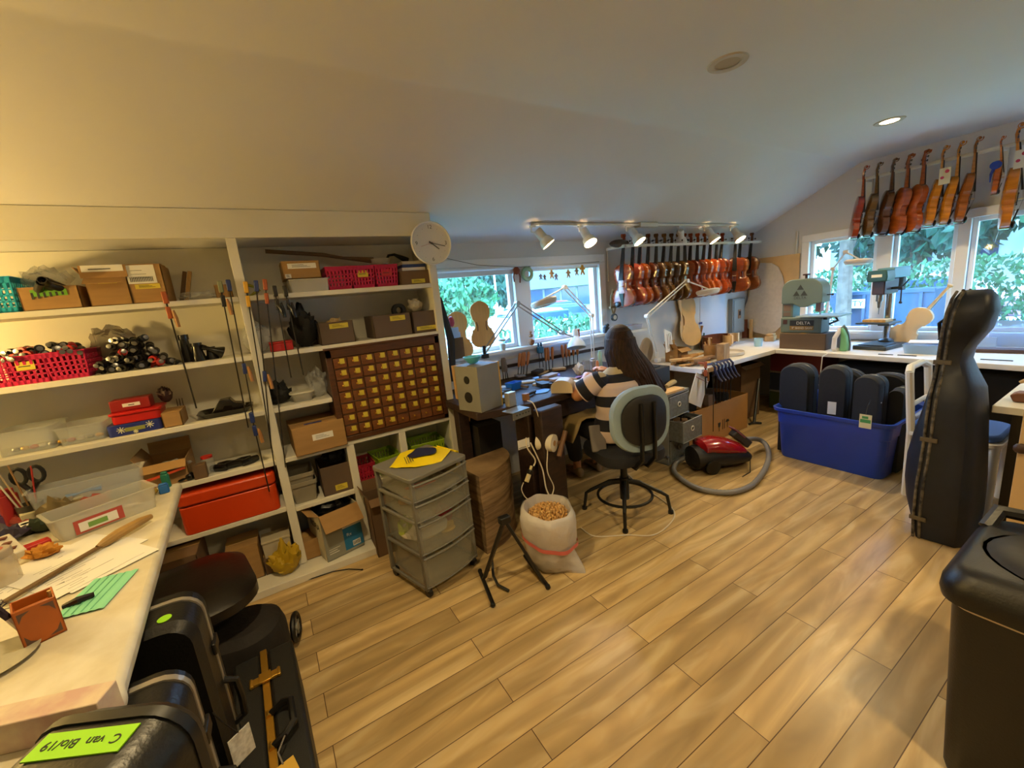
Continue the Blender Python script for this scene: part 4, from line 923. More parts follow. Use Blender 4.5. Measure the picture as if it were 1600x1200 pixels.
# ------------------------------------------------------------------ black cases by the bench
def vcase(label, x0, x1, y0, y1, h, trim_=None, vf=.12, rz=0):
    t = thing('instrument_case', label, 'case', ((x0+x1)/2, (y0+y1)/2, 0), rz, 'black instrument cases standing beside the front bench'); w_, d = x1-x0, y1-y0
    def sec(y, k=1):
        o = []; r = .06
        for (cx, cz, a0) in ((w_/2*k-r, h*1-r-(1-k)*w_/2, 0), (-w_/2*k+r, h-r-(1-k)*w_/2, 90)):
            for q in range(6):
                a = math.radians(a0+18*q); o.append((cx+r*math.cos(a), y, cz+r*math.sin(a)))
        o += [(-w_/2*k, y, .0), (w_/2*k, y, .0)]
        return o
    m = MB(); m.loft([sec(-d/2, .88), sec(-d/2+.02, 1), sec(d*vf, 1)]); m.build('body', MATS.get('case_shell') or M('case_shell', '#121110', .38, bump=.1, bs=120), t, smooth=.5)
    m = MB(); m.loft([sec(d*vf+.006, 1), sec(d/2-.02, 1), sec(d/2, .88)]); m.build('lid', MATS['case_shell'], t, smooth=.5)
    m = MB(); s1 = sec(d*vf-.004, 1.0); s2 = sec(d*vf+.012, 1.0)
    def out(s): return [(p[0]*1.02, p[1], p[2]+.004 if p[2] > .02 else 0) for p in s]
    m.loft([out(s1), out(s2)]); m.build('valance', trim_ or black, t, smooth=.5)
    m = MB(); m.tube([(w_/2, d*vf, h*.62), (w_/2+.028, d*vf, h*.60), (w_/2+.032, d*vf, h*.52), (w_/2+.028, d*vf, h*.44), (w_/2, d*vf, h*.42)], .010, 8); m.build('handle', black, t)
    for zz in (.78, .25):
        m = MB(); m.bx(w_/2, w_/2+.010, d*vf-.03, d*vf+.03, h*zz-.018, h*zz+.018); m.build('latch', dsteel, t, bevel=.003)
    return t
sil = M('silver_trim', '#b3ab9c', .3, metal=.6)
c1 = vcase('dark grey rounded instrument case with bright green tape, nearest to the camera', -.4475, -.2175, .607, .807, 1.0, vf=.33, rz=math.radians(-29))
lm = M('lime_tape', '#8fd012', .6); 
m = MB(); m.bx(-.068, .062, .014, .052, 1.0, 1.0022, 0)
m.build('green_tape', [lm, ink], c1)
text('handwriting', 'C  van  Blo/19', .0185, ink, c1, face_mtx((-.003, .033, 1.0026), (-1, 0, 0), (0, -1, 0)))
m = MB(); m.bx(.1155, .117, -.05, -.02, .72, .84); m.build('label', paper, c1)
c2 = vcase('black instrument case with silver trim standing behind the green-taped case', -.55, -.29, 1.02, 1.16, .79, sil)
c3 = vcase('taller black silver-trimmed case with a green dot sticker, farthest of the row', -.58, -.295, 1.30, 1.48, .80, sil)
m = MB(); m.lathe([(.001, 0), (.016, 0), (.016, .0015), (.001, .0015)], n=14); m.build('green_dot', lm, c3).location = (.075, -.05, .8005)
t = thing('luggage_tag', 'small paper tag hanging from the silver-trimmed case', 'tag', (-.262, 1.25, .44), .6)
m = MB(); m.bx(-.03, .03, -.001, .001, -.09, 0); m.build('card', paperp, t); m = MB(); m.tube([(0, 0, 0), (-.02, .01, .05), (-.03, .03, .09)], .002, 5); m.build('string', black, t)
# floor case with brass trim
t = thing('violin_case', 'black oblong case with brass edge and two brass latches lying on the floor', 'case', (-.215, 1.40, 0), .045)
m = MB(); m.bx(-.105, -.012, -.43, .40, 0, .25); m.build('body', M('case_tolex', '#131312', .55, bump=.15, bs=200), t, bevel=.012)
m = MB(); m.bx(.012, .105, -.43, .40, 0, .25); m.build('lid', MATS['case_tolex'], t, bevel=.012)
m = MB(); m.bx(-.012, .012, -.435, .405, 0, .254); m.build('valance', brass, t, bevel=.002)
for y in (-.22, .24):
    m = MB(); m.bx(-.045, .045, y-.016, y+.016, .25, .262); m.bx(-.02, .02, y-.024, y+.024, .258, .266); m.cyl((-.045, y-.02, .258), (-.045, y+.02, .258), .007, n=8); m.cyl((.045, y-.02, .258), (.045, y+.02, .258), .007, n=8); m.build('latch', brass, t, bevel=.002)
m = MB(); m.tube([(.0, -.065, .252), (.045, -.065, .275), (.07, -.045, .285), (.07, .045, .285), (.045, .065, .275), (.0, .065, .252)], .012, 8); m.build('handle', black, t)
for y in (-.065, .065):
    m = MB(); m.cyl((0, y-.012, .258), (0, y+.012, .258), .008, n=8); m.build('handle_ring', brass, t)
t = thing('luggage_tag', 'yellow tag tied to the handle of the brass-edged case', 'tag', (-.20, 1.31, .268), .25)
m = MB(); m.bx(-.03, .03, -.19, -.065, 0, .0015); m.build('card', M('tag_yellow', '#c9a03a', .7), t)
m = MB(); m.tube([(0, -.07, .002), (.0, -.03, .01), (.03, .0, .02)], .0025, 5); m.build('string', M('string_grey', '#77716a', .8), t)
# desk chair pushed under the bench
lea = M('black_leather', '#120d0b', .33, bump=.08, bs=40)
t = thing('office_chair', 'black leather swivel chair pushed half under the front bench', 'chair', (-.52, 2.12, 0), .2)
m = MB(); m.loft([[(x*.95, y*.95, .37) for x, y in rrect(.52, .50, .14, 6)], [(x, y, .40) for x, y in rrect(.56, .54, .15, 6)], [(x, y, .44) for x, y in rrect(.56, .54, .15, 6)], [(x*.9, y*.9, .47) for x, y in rrect(.52, .5, .14, 6)], [(x*.5, y*.5, .478) for x, y in rrect(.52, .5, .14, 6)]]); m.build('seat', lea, t)
bo = V((-.16, .10, 0)); m = MB(); m.cyl(bo+V((0, 0, .07)), bo+V((0, 0, .38)), .03, n=14); m.build('column', black, t)
for k in range(5):
    a = k*2*PI/5+.3; m = MB(); m.tube([bo+V((0, 0, .1)), bo+V((.12*math.cos(a), .12*math.sin(a), .09)), bo+V((.22*math.cos(a), .22*math.sin(a), .06))], [.025, .02, .015], 8); lg = m.build('leg', black, t)
    m = MB(); cc_ = bo+V((.22*math.cos(a), .22*math.sin(a), .026)); m.cyl(cc_-V((.012, 0, 0)), cc_+V((.012, 0, 0)), .026, n=12); m.build('caster', black, lg)
# rolling case with spoked wheel
t = thing('rolling_case', 'dark rounded rolling case with a grey spoked wheel on the floor by the chair', 'case', (-.34, 2.02, 0), -.25)
m = MB(); m.loft([[(x*k, y*k, z) for x, y in rrect(.38, .30, .13, 6)] for z, k in ((.02, .9), (.05, 1), (.2, 1), (.25, .93), (.28, .7))]); m.build('body', M('dark_cloth', '#17110e', .8, var=.2, bump=.2), t)
wy = (.185, .15)
m = MB(); m.tube([(wy[0], wy[1]+.060*math.cos(a_), .074+.060*math.sin(a_)) for a_ in [i*PI/10 for i in range(20)]], .012, 8, closed=True); w0 = m.build('wheel', black, t)
m = MB(); m.cyl((wy[0]-.012, wy[1], .074), (wy[0]+.012, wy[1], .074), .02, n=12)
for k in range(5):
    a = k*2*PI/5; m.bar((wy[0], wy[1], .074), (wy[0], wy[1]+.056*math.cos(a), .074+.056*math.sin(a)), .014, .010, up=(1, 0, 0))
m.build('spokes', M('wheel_grey', '#8a8880', .4), w0)
carton('large dark cardboard box under the far end of the front bench', -.72, -.40, .0, .62, y0=2.22, d=.22, mat_=card2, flaps='closed') if False else None
carton('dark cardboard box on the plinth under the bench end', Xs(236, 905), Xs(322, 885), .046, .33, y0=2.62, d=.3, mat_=card2, flaps='closed')
m = MB(); m.tube([onz(*q, .004)+V((0, 0, 0)) for q in ((455, 1005), (466, 1060), (468, 1110), (480, 1160), (478, 1195))], .0035, 5)
tag(m.build('power_cable', black), 'thin black cable on the floor beside the brass-edged case', 'cable')
m = MB(); m.tube([onz(*q, .005) for q in ((463, 912), (490, 903), (520, 893), (545, 889), (566, 890))], .0035, 5); m.ball(onz(566, 890, .006), .006, 6)
tag(m.build('black_wire', black), 'short black wire on the floor in front of the plinth', 'wire')
# ------------------------------------------------------------------ plastic drawer tower
A_, B_, C_ = onz(670, 938), onz(747, 880), onz(612, 900)
ang = math.radians(17)
t = thing('drawer_tower', 'grey plastic drawer tower with four frosted drawers on casters', 'drawers', ((A_.x+.5*.375*math.cos(ang)-.5*.36*math.sin(ang)), (A_.y+.5*.375*math.sin(ang)+.5*.36*math.cos(ang)), 0), ang)
w_, d = .375, .36; zt = .69
m = MB()
for sx_ in (-1, 1):
    for sy_ in (-1, 1): m.bx(sx_*w_/2-(.022 if sx_ > 0 else 0), sx_*w_/2+(.022 if sx_ < 0 else 0), sy_*d/2-(.022 if sy_ > 0 else 0), sy_*d/2+(.022 if sy_ < 0 else 0), .05, zt)
tiers = [(.055, .245), (.255, .435), (.445, .55), (.56, .665)]
for z0, z1 in tiers:
    m.bx(-w_/2, -w_/2+.015, -d/2, d/2, z0-.008, z0+.008); m.bx(w_/2-.015, w_/2, -d/2, d/2, z0-.008, z0+.008); m.bx(-w_/2, w_/2, d/2-.012, d/2, z0-.008, z0+.008)
m.build('frame', greyp, t, bevel=.003)
m = MB(); m.prism(rrect(w_+.014, d+.014, .02), zt-.012, zt+.012); m.build('top', M('tower_top', '#6f6d66', .3), t, bevel=.004)
dfr = M('drawer_frosted', '#a5a394', .3, alpha=.31)
for i, (z0, z1) in enumerate(tiers):
    m = MB(); wi = w_-.05; a, b = -wi/2-.0, wi/2; y0 = -d/2
    n = 8; frontc = [(a-.02+(wi+.04)*k/n, y0-.002-.022*math.sin(PI*k/n)) for k in range(n+1)]
    o = frontc+[(b+.0, d/2-.02), (a-.0, d/2-.02)]
    inn = [(a-.012+(wi+.024)*k/n, y0+.004-.022*math.sin(PI*k/n)) for k in range(n+1)]+[(b-.006, d/2-.026), (a+.006, d/2-.026)]
    m.loft([[(x, y, z0+.012) for x, y in o], [(x, y, z1) for x, y in o], [(x, y, z1) for x, y in inn], [(x, y, z0+.018) for x, y in inn]])
    dr = m.build('drawer', dfr, t)
    m = MB(); m.tube([(x, y-.004, z1-.004) for x, y in frontc], .006, 6); m.tube([(x, y-.001, z0+.012) for x, y in frontc], .004, 6); m.build('lip', greyp, dr)
for sx_ in (-1, 1):
    for sy_ in (-1, 1):
        m = MB(); m.cyl((sx_*w_*.44-.012, sy_*d*.44, .025), (sx_*w_*.44+.012, sy_*d*.44, .025), .025, n=14); m.bx(sx_*w_*.44-.015, sx_*w_*.44+.015, sy_*d*.44-.015, sy_*d*.44+.015, .03, .055); m.build('caster', black, t, bevel=.002)
R2 = Matrix.Rotation(ang, 4, 'Z'); TL = t.location
for k, (x, y, z, r, sq, cc, lb) in enumerate([(-.05, -.02, .265, .12, (1.1, 1, .5), '#c9c2b0', 'whitish cloth in the third drawer of the plastic tower'), (.09, -.02, .265, .07, (.8, 1, .9), '#a8363a', 'red cloth in the third drawer of the plastic tower'), (.05, -.1, .265, .05, (1, 1, .6), '#c9a640', 'yellow piece in the third drawer of the plastic tower'), (-.12, .03, .265, .07, (.8, 1, .9), '#9aa83a', 'green-yellow piece at the left of the third drawer'), (-.05, -.05, .575, .03, (3, .6, .35), '#b8332a', 'red tool in the top drawer of the plastic tower'), (-.08, .05, .46, .04, (1.4, 1, .5), '#a8743a', 'brown piece in the second drawer of the plastic tower')]):
    p = TL+(R2 @ V((x, y, z))); bag('cloth_scrap', lb, p, r, sq, mat_=M('scrap'+cc, cc, .8), cat='scrap', seed=60+k, n=14)
# yellow plastic shopping bag draped on top
t = thing('shopping_bag', 'yellow plastic bag with dark blue print draped over the drawer tower', 'bag', TL+V((0, 0, zt+.0125)), ang)
m = MB(); G = {}
o = [(-.145, .02), (-.155, .06), (.0, .19), (.08, .18), (.19, .10), (.19, -.06), (.05, -.14), (-.08, -.08)]
ctr = V((.03, .03, .012)); bot = []; rnd = random.Random(4)
ring = []
for k in range(len(o)):
    a, b = V((*o[k], 0)), V((*o[(k+1) % len(o)], 0))
    for q in range(3): 
        p = a.lerp(b, q/3); ring.append(V((min(p.x, .19), p.y, .002+.004*rnd.random())))
ys = M('bag_yellow', '#ecd010', .4)
secs = [[ctr.lerp(p, u)+V((0, 0, .006*math.sin(7*u+i*.9)*(u)*.5)) for i, p in enumerate(ring)] for u in (1.0, .8, .6, .4, .2, .05)]
secs = [[p-V((0, 0, .0)) for p in secs[0]]]+secs
m.loft(secs, 0); m.build('film', ys, t)
m = MB(); m.loft([[(.19, -.10, .004), (.19, .08, .006), (.205, .08, .0), (.205, -.10, .0)], [(.19, -.10, .008), (.192, .08, .010), (.21, .08, .0), (.21, -.10, .0)], [(.205, -.07, -.09), (.205, .06, -.13), (.212, .06, -.13), (.212, -.07, -.09)], [(.204, -.04, -.17), (.204, .02, -.19), (.208, .02, -.19), (.208, -.04, -.17)]]); m.build('hanging_corner', ys, t)
navy = M('navy_print', '#1b1f3c', .5)
m = MB(); m.prism([(.06+.095*math.cos(a_)*(1+.18*math.cos(2*a_+.6))*.8, .05+.075*math.sin(a_)*(1-.2*math.cos(3*a_))) for a_ in [i*PI/12 for i in range(24)]], .0165, .0185); m.build('violin_print', navy, t)
for k in range(4):
    m = MB(); m.bar((-.05-.014*k, -.02+.0*k, .0175), (-.0-.014*k, .08, .0175), .004, .001); m.build('print_line', navy, t)
# folding black stand (guitar stand) and log
t = thing('instrument_stand', 'folding black A-shaped instrument stand on the floor', 'stand', (.92, 1.70, 0))
ap = ony(788, 812, 1.74)-t.location
def fl(a, b, z=.012): return onz(a, b, z)-V(t.location)
m = MB(); m.bx(-.03, .03, -.02, .02, -.02, .02, mtx=Matrix.Translation(ap)); m.build('hinge', black, t, bevel=.006)
m = MB(); m.bar(ap, fl(757, 903, .03), .030, .018); m.build('leg', black, t, bevel=.004)
m = MB(); m.bar(ap, fl(852, 912), .026, .016); m.build('leg', black, t, bevel=.004)
m = MB(); m.tube([fl(750, 893, .03), fl(770, 943)], .011, 8); m.ball(fl(770, 945), .015, 8); m.ball(fl(750, 892, .03), .014, 8); m.build('foot_bar', black, t)
m = MB(); m.tube([fl(820, 868, .04), fl(855, 915)], .012, 8); m.ball(fl(856, 917), .016, 8); m.build('foot_bar', black, t)
m = MB(); m.tube([fl(768, 868, .12), fl(771, 900, .04), fl(778, 914, .02), fl(795, 923, .012)], .008, 8); m.build('rest_arm', black, t)
t = thing('log', 'split half log with weathered bark standing on the floor beside the drawer tower', 'log', (1.10, 2.30, 0), .1)
lb_ = M('log_bark', '#6a5236', .9, col2='#9a7e58', vs=3, stretch=(1.5, 1.5, 14), bump=.5, bs=14); lw = M('log_split', '#74583a', .85, var=.25, vs=5, stretch=(3, 3, 1))
m = MB(); o = [(-.17, -.16)]+[(-.17+.40*math.sin(a_)*1.0, -.16+.30*(1-math.cos(a_))) for a_ in [PI*k/18 for k in range(1, 10)]]+[(-.17, .14)]
sec = []
for k in range(12):
    z = .52*k/11; sec.append([(x*(1-.03*z)+.006*noise.noise(V((x*9, y*9, z*9))), y+.012*noise.noise(V((x*9, y*9+5, z*9))), z) for x, y in o])
m.loft(sec); m.build('wood', lb_, t)
# ------------------------------------------------------------------ violins
eb = M('ebony', '#0d0b0b', .3)
vcol = {}
def vm(c, dark=.55):
    if c in vcol: return vcol[c]
    m = M('varnish_'+c, c, .22, coat=.6, var=.22, vs=9, stretch=(1, 1, 5)); vcol[c] = m; return m
HWT = [(0, .001), (.003, .03), (.010, .058), (.022, .081), (.045, .098), (.072, .1035), (.10, .099), (.122, .086), (.134, .084), (.140, .0835), (.146, .068), (.160, .059), (.180, .0548), (.200, .0565), (.214, .064), (.221, .0725), (.227, .0745), (.240, .0745), (.262, .081), (.285, .0835), (.310, .078), (.330, .062), (.345, .038), (.352, .02), (.355, .001)]
def plate(m, z0, sgn, mi, arch=.014, over=1.03):
    rows = []
    for y, w_ in HWT:
        f_ = math.sin(PI*min(max(y/.355, 0), 1))**.5 if 0 < y < .355 else 0
        rows.append([(t_*w_*over, -.485+y, z0+sgn*(.003+arch*f_*(1-abs(t_)**2.2))) for t_ in (-1, -.9, -.7, -.4, 0, .4, .7, .9, 1)])
    o = len(m.v); n = 9
    for r in rows:
        for x, y, z in r: m.v.append(V((x, z, y)))
    for i in range(len(rows)-1):
        for j in range(n-1): m.f.append([o+i*n+j, o+i*n+j+1, o+(i+1)*n+j+1, o+(i+1)*n+j]); m.m.append(mi)
def violin(label, cat='violin', name='violin', group=None, varnish='#a84a14', fittings=True):
    """hangs from its nut at the origin; front looks to -Y"""
    t = thing(name, label, cat, group=group); vn = vm(varnish)
    m = MB(); out = [(w_, y-.485) for y, w_ in HWT]+[(-w_, y-.485) for y, w_ in reversed(HWT)]
    m.prism(out, -.017, .017, 'y', 0)
    o2 = [(w_*1.03, y-.485) for y, w_ in HWT]+[(-w_*1.03, y-.485) for y, w_ in reversed(HWT)]
    m.prism(o2, -.020, -.017, 'y', 0); m.prism(o2, .017, .020, 'y', 0)
    plate(m, -.017, -1, 0); plate(m, .017, 1, 0)
    for s_ in (-1, 1):   # f-holes
        m.tube([(s_*(.038+.006*math.sin(q*2.2)), -.0345+.0035*0+.003, -.485+.135+q*.07) for q in [k/6 for k in range(7)]], .0022, 5, 1)
        m.ball((s_*.036, -.032, -.485+.20), .004, 6, 1); m.ball((s_*.043, -.0305, -.485+.137), .005, 6, 1)
    m.build('body', [vn, eb], t, smooth=.7)
    m = MB(); m.loft([[(-.011, .003, 0), (.011, .003, 0), (.007, .014, 0), (-.007, .014, 0)], [(-.013, -.020, -.135), (.013, -.020, -.135), (.009, .000, -.137), (-.009, .000, -.137)]])
    m.loft([[(-.012, .0, -.0), (.012, .0, -.0), (.010, .016, 0), (-.010, .016, 0)], [(-.011, .008, .05), (.011, .008, .05), (.009, .024, .05), (-.009, .024, .05)], [(-.009, .004, .075), (.009, .004, .075), (.008, .02, .082), (-.008, .02, .082)]])
    sp_ = []
    for k in range(26):
        a = k*.42; r = .023*(1-k/30); sp_.append((r*math.cos(a+2.6), r*math.sin(a+2.6)))
    for k in range(25):
        (a0, b0), (a1, b1) = sp_[k], sp_[k+1]; w_ = .010+.0022*k/6
        m.bar((-.0, .004+a0, .094+b0), (-.0, .004+a1, .094+b1), .020 if k < 16 else .026, .0075, up=(1, 0, 0)) if False else m.loft([[(-w_, .004+a0*.72, .094+b0*.72), (w_, .004+a0*.72, .094+b0*.72), (w_, .004+a0, .094+b0), (-w_, .004+a0, .094+b0)], [(-w_, .004+a1*.72, .094+b1*.72), (w_, .004+a1*.72, .094+b1*.72), (w_, .004+a1, .094+b1), (-w_, .004+a1, .094+b1)]])
    m.cyl((-.019, .004, .094), (.019, .004, .094), .0075, n=10)
    m.build('neck', vn, t)
    if fittings:
        m = MB(); m.loft([[(-.012, -.004, .003), (.012, -.004, .003), (.012, .002, .003), (-.012, .002, .003)], [(-.021, -.050, -.265), (.021, -.050, -.265), (.021, -.040, -.265), (-.021, -.040, -.265)]]); m.build('fingerboard', eb, t)
        for k in range(4):
            s_ = -1 if k % 2 else 1; z = .014+.014*k
            m = MB(); m.cyl((-s_*.014, .010, z), (s_*.026, .010, z), .003, n=6); m.ball((s_*.033, .010, z), .009, 8, sq=(.9, .45, 1)); m.build('peg', eb, t)
        m = MB(); m.loft([[(-.008, -.026, -.48), (.008, -.026, -.48), (.008, -.020, -.482), (-.008, -.020, -.482)], [(-.022, -.047, -.372), (.022, -.047, -.372), (.022, -.040, -.372), (-.022, -.040, -.372)]]); m.build('tailpiece', eb, t)
        m = MB(); m.prism([(-.02, -.312), (.02, -.312), (.014, -.318), (-.014, -.318)], -.055, -.03, 'y'); m.build('bridge', maple, t)
        m = MB(); m.ball((-.045, -.034, -.462), .033, 12, sq=(1, .32, .75)); m.bx(-.055, -.03, -.03, .022, -.49, -.486); m.build('chin_rest', eb, t)
        m = MB()
        for k in range(4): m.bar((-.006+.004*k, -.006, 0), (-.0165+.011*k, -.056, -.316), .0008, .0008); m.bar((-.0165+.011*k, -.056, -.316), (-.009+.006*k, -.046, -.372), .0008, .0008)
        m.build('strings', steel, t)
    return t
def recolor(t, varnish):
    for c in t.children:
        b_ = c.name.split('.')[0]
        if b_ in ('body', 'neck'):
            c.data = VD[(b_, varnish)] if (b_, varnish) in VD else VD.setdefault((b_, varnish), c.data.copy())
            c.data.materials[0] = vm(varnish)
VD = {}
proto = violin('x')
# rail over the bench
t = thing('violin_rail', 'white painted rail holding the long row of violins over the bench', 'rail', (3.9, 2.86, 1.915))
m = MB(); m.bx(-.93, 1.36, -.05, -.035, -.012, .012); m.bx(-.93, 1.36, .02, .035, -.012, .012)
for k in range(12): m.bx(-.93+k*.2, -.91+k*.2, -.05, .03, -.014, -.006)
m.build('rail_board', white, t, bevel=.002)
for x in (-.92, 1.34):
    m = MB(); m.bx(x-.01, x+.01, -.05, .185, -.012, .012); m.build('rail_bracket', white, t)
for x in (-.92,):
    m = MB(); m.tube([(x, .18, -.01), (x, .18, -.30)], .006, 6); m.build('bracket_rod', white, t)
m = MB(); m.ball((0, 0, .03), .12, 14, sq=(1.0, .45, .3)); tag(m.build('dark_bundle', M('bundle_brown', '#4a3a2a', .8, var=.3), loc=(2.98, 2.88, 1.915)), 'dark brown bundle lying on the left end of the violin rail', 'bundle')
pxs = [974, 989, 1000, 1013, 1025.6, 1037.6, 1049, 1060, 1070, 1079, 1090, 1100.6, 1110, 1120, 1128, 1149, 1157, 1174]
cols_v = ['#b4521c', '#b4551c', '#9a4a1a', '#5e2a12', '#6b4420', '#6e4a22', '#5a3a1c', '#6b4a20', '#7c3414', '#7e2f12', '#9a4216', '#a85218', '#9a4014', '#943a10', '#8c3410', '#7a3010', '#9c4e1a', '#6c3314']
desc = ['first violin at the window end of the rail, reddish pink-orange', 'second violin on the rail, orange brown', 'third violin on the rail, brown', 'fourth violin on the rail, dark red brown', 'fifth violin on the rail, olive brown', 'sixth violin on the rail, light olive brown', 'seventh violin on the rail, darkest brown', 'eighth violin on the rail, olive brown beside the darkest', 'ninth violin on the rail, red brown, hanging behind the white lamp arm', 'tenth violin on the rail, deep red brown above the lamp head', 'eleventh violin on the rail, orange', 'twelfth violin on the rail, bright golden orange', 'thirteenth violin on the rail, orange', 'fourteenth violin on the rail, red orange', 'fifteenth violin on the rail, dark orange', 'sixteenth violin on the rail after the gap, dark red brown', 'seventeenth violin on the rail, golden brown', 'last violin on the rail nearest the corner, brown']
cols_v[0] = '#8a3c1c'; cols_v[1] = '#a04c3c'
rnd = random.Random(21)
for i, a in enumerate(pxs):
    p = ony(a, 389-.05*(a-974), 2.857)
    t = proto if i == 0 else dup(proto)
    t.location = (p.x, 2.857, 1.905); t.scale = (1.12,)*3
    t.rotation_euler = (rnd.uniform(-.03, .03), rnd.uniform(-.03, .03), math.radians(-82+rnd.uniform(-5, 5)) if i not in (8, 15) else math.radians(-60))
    t['label'] = desc[i]; t['group'] = 'violins hanging on the rail over the bench'; t['category'] = 'violin'
    recolor(t, cols_v[i])
# rail on the gable wall
t = thing('violin_rail', 'white round rail holding violins on the gable wall above the window', 'rail', (5.2, 1.4, 2.34))
m = MB(); m.cyl((.03, .50, 0), (.03, -1.3, -.01), .016, n=10); m.build('rail_pole', white, t)
for y in (.45, -.42, -1.2):
    m = MB(); m.bx(.02, .2, y-.012, y+.012, -.02, .0); m.bx(.17, .2, y-.02, y+.02, -.2, .02); m.build('rail_bracket', white, t)
spec = [(1351, '#8a3014', 1.12, 'violin nearest the corner on the gable rail, dark red'), (1372, '#5e431e', 1.12, 'second violin on the gable rail, dark olive'), (1396, '#4a2a12', 1.12, 'third violin on the gable rail, very dark brown with shiny ribs'), (1420, '#8e4614', 1.15, 'fourth violin on the gable rail, orange brown, peg heads visible'), (1445, '#8e4214', 1.15, 'fifth violin on the gable rail, warm red brown, broadest'), (1474, '#a86a18', 1.08, 'sixth violin on the gable rail, golden with a flowered paper tag'), (1499, '#ae7018', 1.1, 'seventh violin on the gable rail, golden yellow'), (1525, '#8a4e1a', 1.1, 'eighth violin on the gable rail, striped brown'), (1565, '#b05a14', .72, 'small child-size violin with a blue ribbon on the gable rail'), (1592, '#b06a14', 1.3, 'large golden viola with a white tag at the right end of the gable rail')]
for i, (a, c, s_, lb) in enumerate(spec):
    t = dup(proto); p = onx(a, 282-.2*(a-1351), 5.19)
    t.location = (5.185, p.y, 2.33); t.scale = (s_,)*3
    rz = math.radians([28, 30, 34, 60-18, 44, 22, 20, 18, 10, 12][i])
    t.rotation_euler = (Matrix.Rotation(math.radians(7 if i < 8 else 2), 4, 'X') @ Matrix.Rotation(rz, 4, 'Z')).to_euler()
    t['label'] = lb; t['group'] = 'instruments hanging on the gable rail'; t['category'] = 'viola' if i == 9 else 'violin'
    if i == 9: t.name = 'viola'
    recolor(t, c)
for (i, a, b, cc, lb) in [(0, 1477, 268, '#c9c0a0', 'paper tag with red flowers hanging on the sixth gable violin'), (1, 1597, 240, '#c9c8b8', 'white tag with a red mark on the large viola')]:
    p = onx(a, b, 5.10); t = thing('paper_tag', lb, 'tag', p)
    m = MB(); m.bx(-.001, .001, -.035, .035, -.10, .03); m.build('card', M('tag'+cc, cc, .7), t)
    m = MB()
    for (y, z, r) in ((-.012, .0, .014), (.015, -.045, .012)): m.cyl((-.0022, y, z), (-.001, y, z), r, n=9)
    m.build('red_flowers', M('flower_red', '#a82848', .7), t)
m = MB(); m.ball((0, 0, 0), .035, 10, sq=(.6, 1, .9)); m.tube([(0, 0, 0), (0, .02, -.06), (0, .02, -.12)], [.012, .008, .004], 6); tag(m.build('blue_ribbon', M('ribbon_blue', '#1f3f9a', .7), loc=onx(1556, 258, 5.12)), 'blue ribbon bunched on the neck of the small violin', 'ribbon')
# small pegs: bow-like stringed frame left of the rail
t = thing('wall_scroll', 'small stringed wooden frame with a round dial hanging beside the window', 'instrument', ony(958, 470, 2.98))
m = MB(); m.tube([(0, 0, -.14), (-.03, 0, -.06), (-.025, 0, .04), (.0, 0, .10), (.03, 0, .04), (.03, 0, -.06), (.0, 0, -.14)], .008, 6); m.bx(-.05, .05, -.012, .008, -.07, -.05); m.build('frame', M('aged_wood', '#7c6a48', .6), t)
m = MB(); m.cyl((0, -.015, -.16), (0, .005, -.16), .036, n=20); m.build('dial', dsteel, t)
m = MB(); m.cyl((0, -.017, -.16), (0, -.015, -.16), .022, n=20); m.build('dial_face', paper, t)
# ------------------------------------------------------------------ track light
t = thing('track_light', 'white ceiling track with six white spot heads above the bench', 'track light', (3.35, 2.82, 2.095))
x0, x1 = ony(832, 350, 2.82).x-3.35, ony(1152, 352, 2.82).x-3.35
m = MB(); m.bx(x0, x1, -.018, .018, -.006, .012); m.build('track', white, t, bevel=.002)
xm = ony(1010, 350, 2.82).x-3.35
m = MB(); m.bx(xm-.12, xm+.12, -.04, .04, -.02, .02); m.build('power_box', white, t, bevel=.004)
shw = M('spot_white', '#d2cfca', .4)
for i, (a, lit, dx, dy) in enumerate([(833, .6, .05, -.04), (908, 1, .0, -.06), (981, 1, .02, -.06), (1062, 0, .05, .03), (1102, 1, .02, -.05), (1143, 1, .0, -.06)]):
    x = ony(a, 352, 2.82).x-3.35; base = V((x, 0, -.006)); e = V((x+dx*.6, dy*.6, -.06)); d = V((dx, dy, -.09)).normalized()
    m = MB(); m.bx(x-.03, x+.012, -.014, .014, -.02, -.004); m.tube([base+V((-.02, 0, -.01)), base+V((-.022, 0, -.05)), e+d*.02], .006, 6)
    m.tube([e-d*.02, e, e+d*.06, e+d*.075, e+d*.11, e+d*.125], [.033, .036, .036, .050, .058, .056], 16, caps=False); m.tube([e-d*.021, e-d*.02], [.004, .028], 16)
    h_ = m.build('spot_head', shw, t)
    m = MB(); m.tube([e+d*.108, e+d*.114], [.053, .050], 16); m.build('bulb', emitw if lit else M('bulb_off', '#a9a59c', .3), h_)
    if lit:
        l = light('SPOT', 'spot_beam', e+d*.13, 9.5*lit, (1, .78, .50), spot_size=math.radians(95), spot_blend=.7, shadow_soft_size=.04, parent=t)
        l.rotation_euler = d.to_track_quat('-Z', 'Y').to_euler()
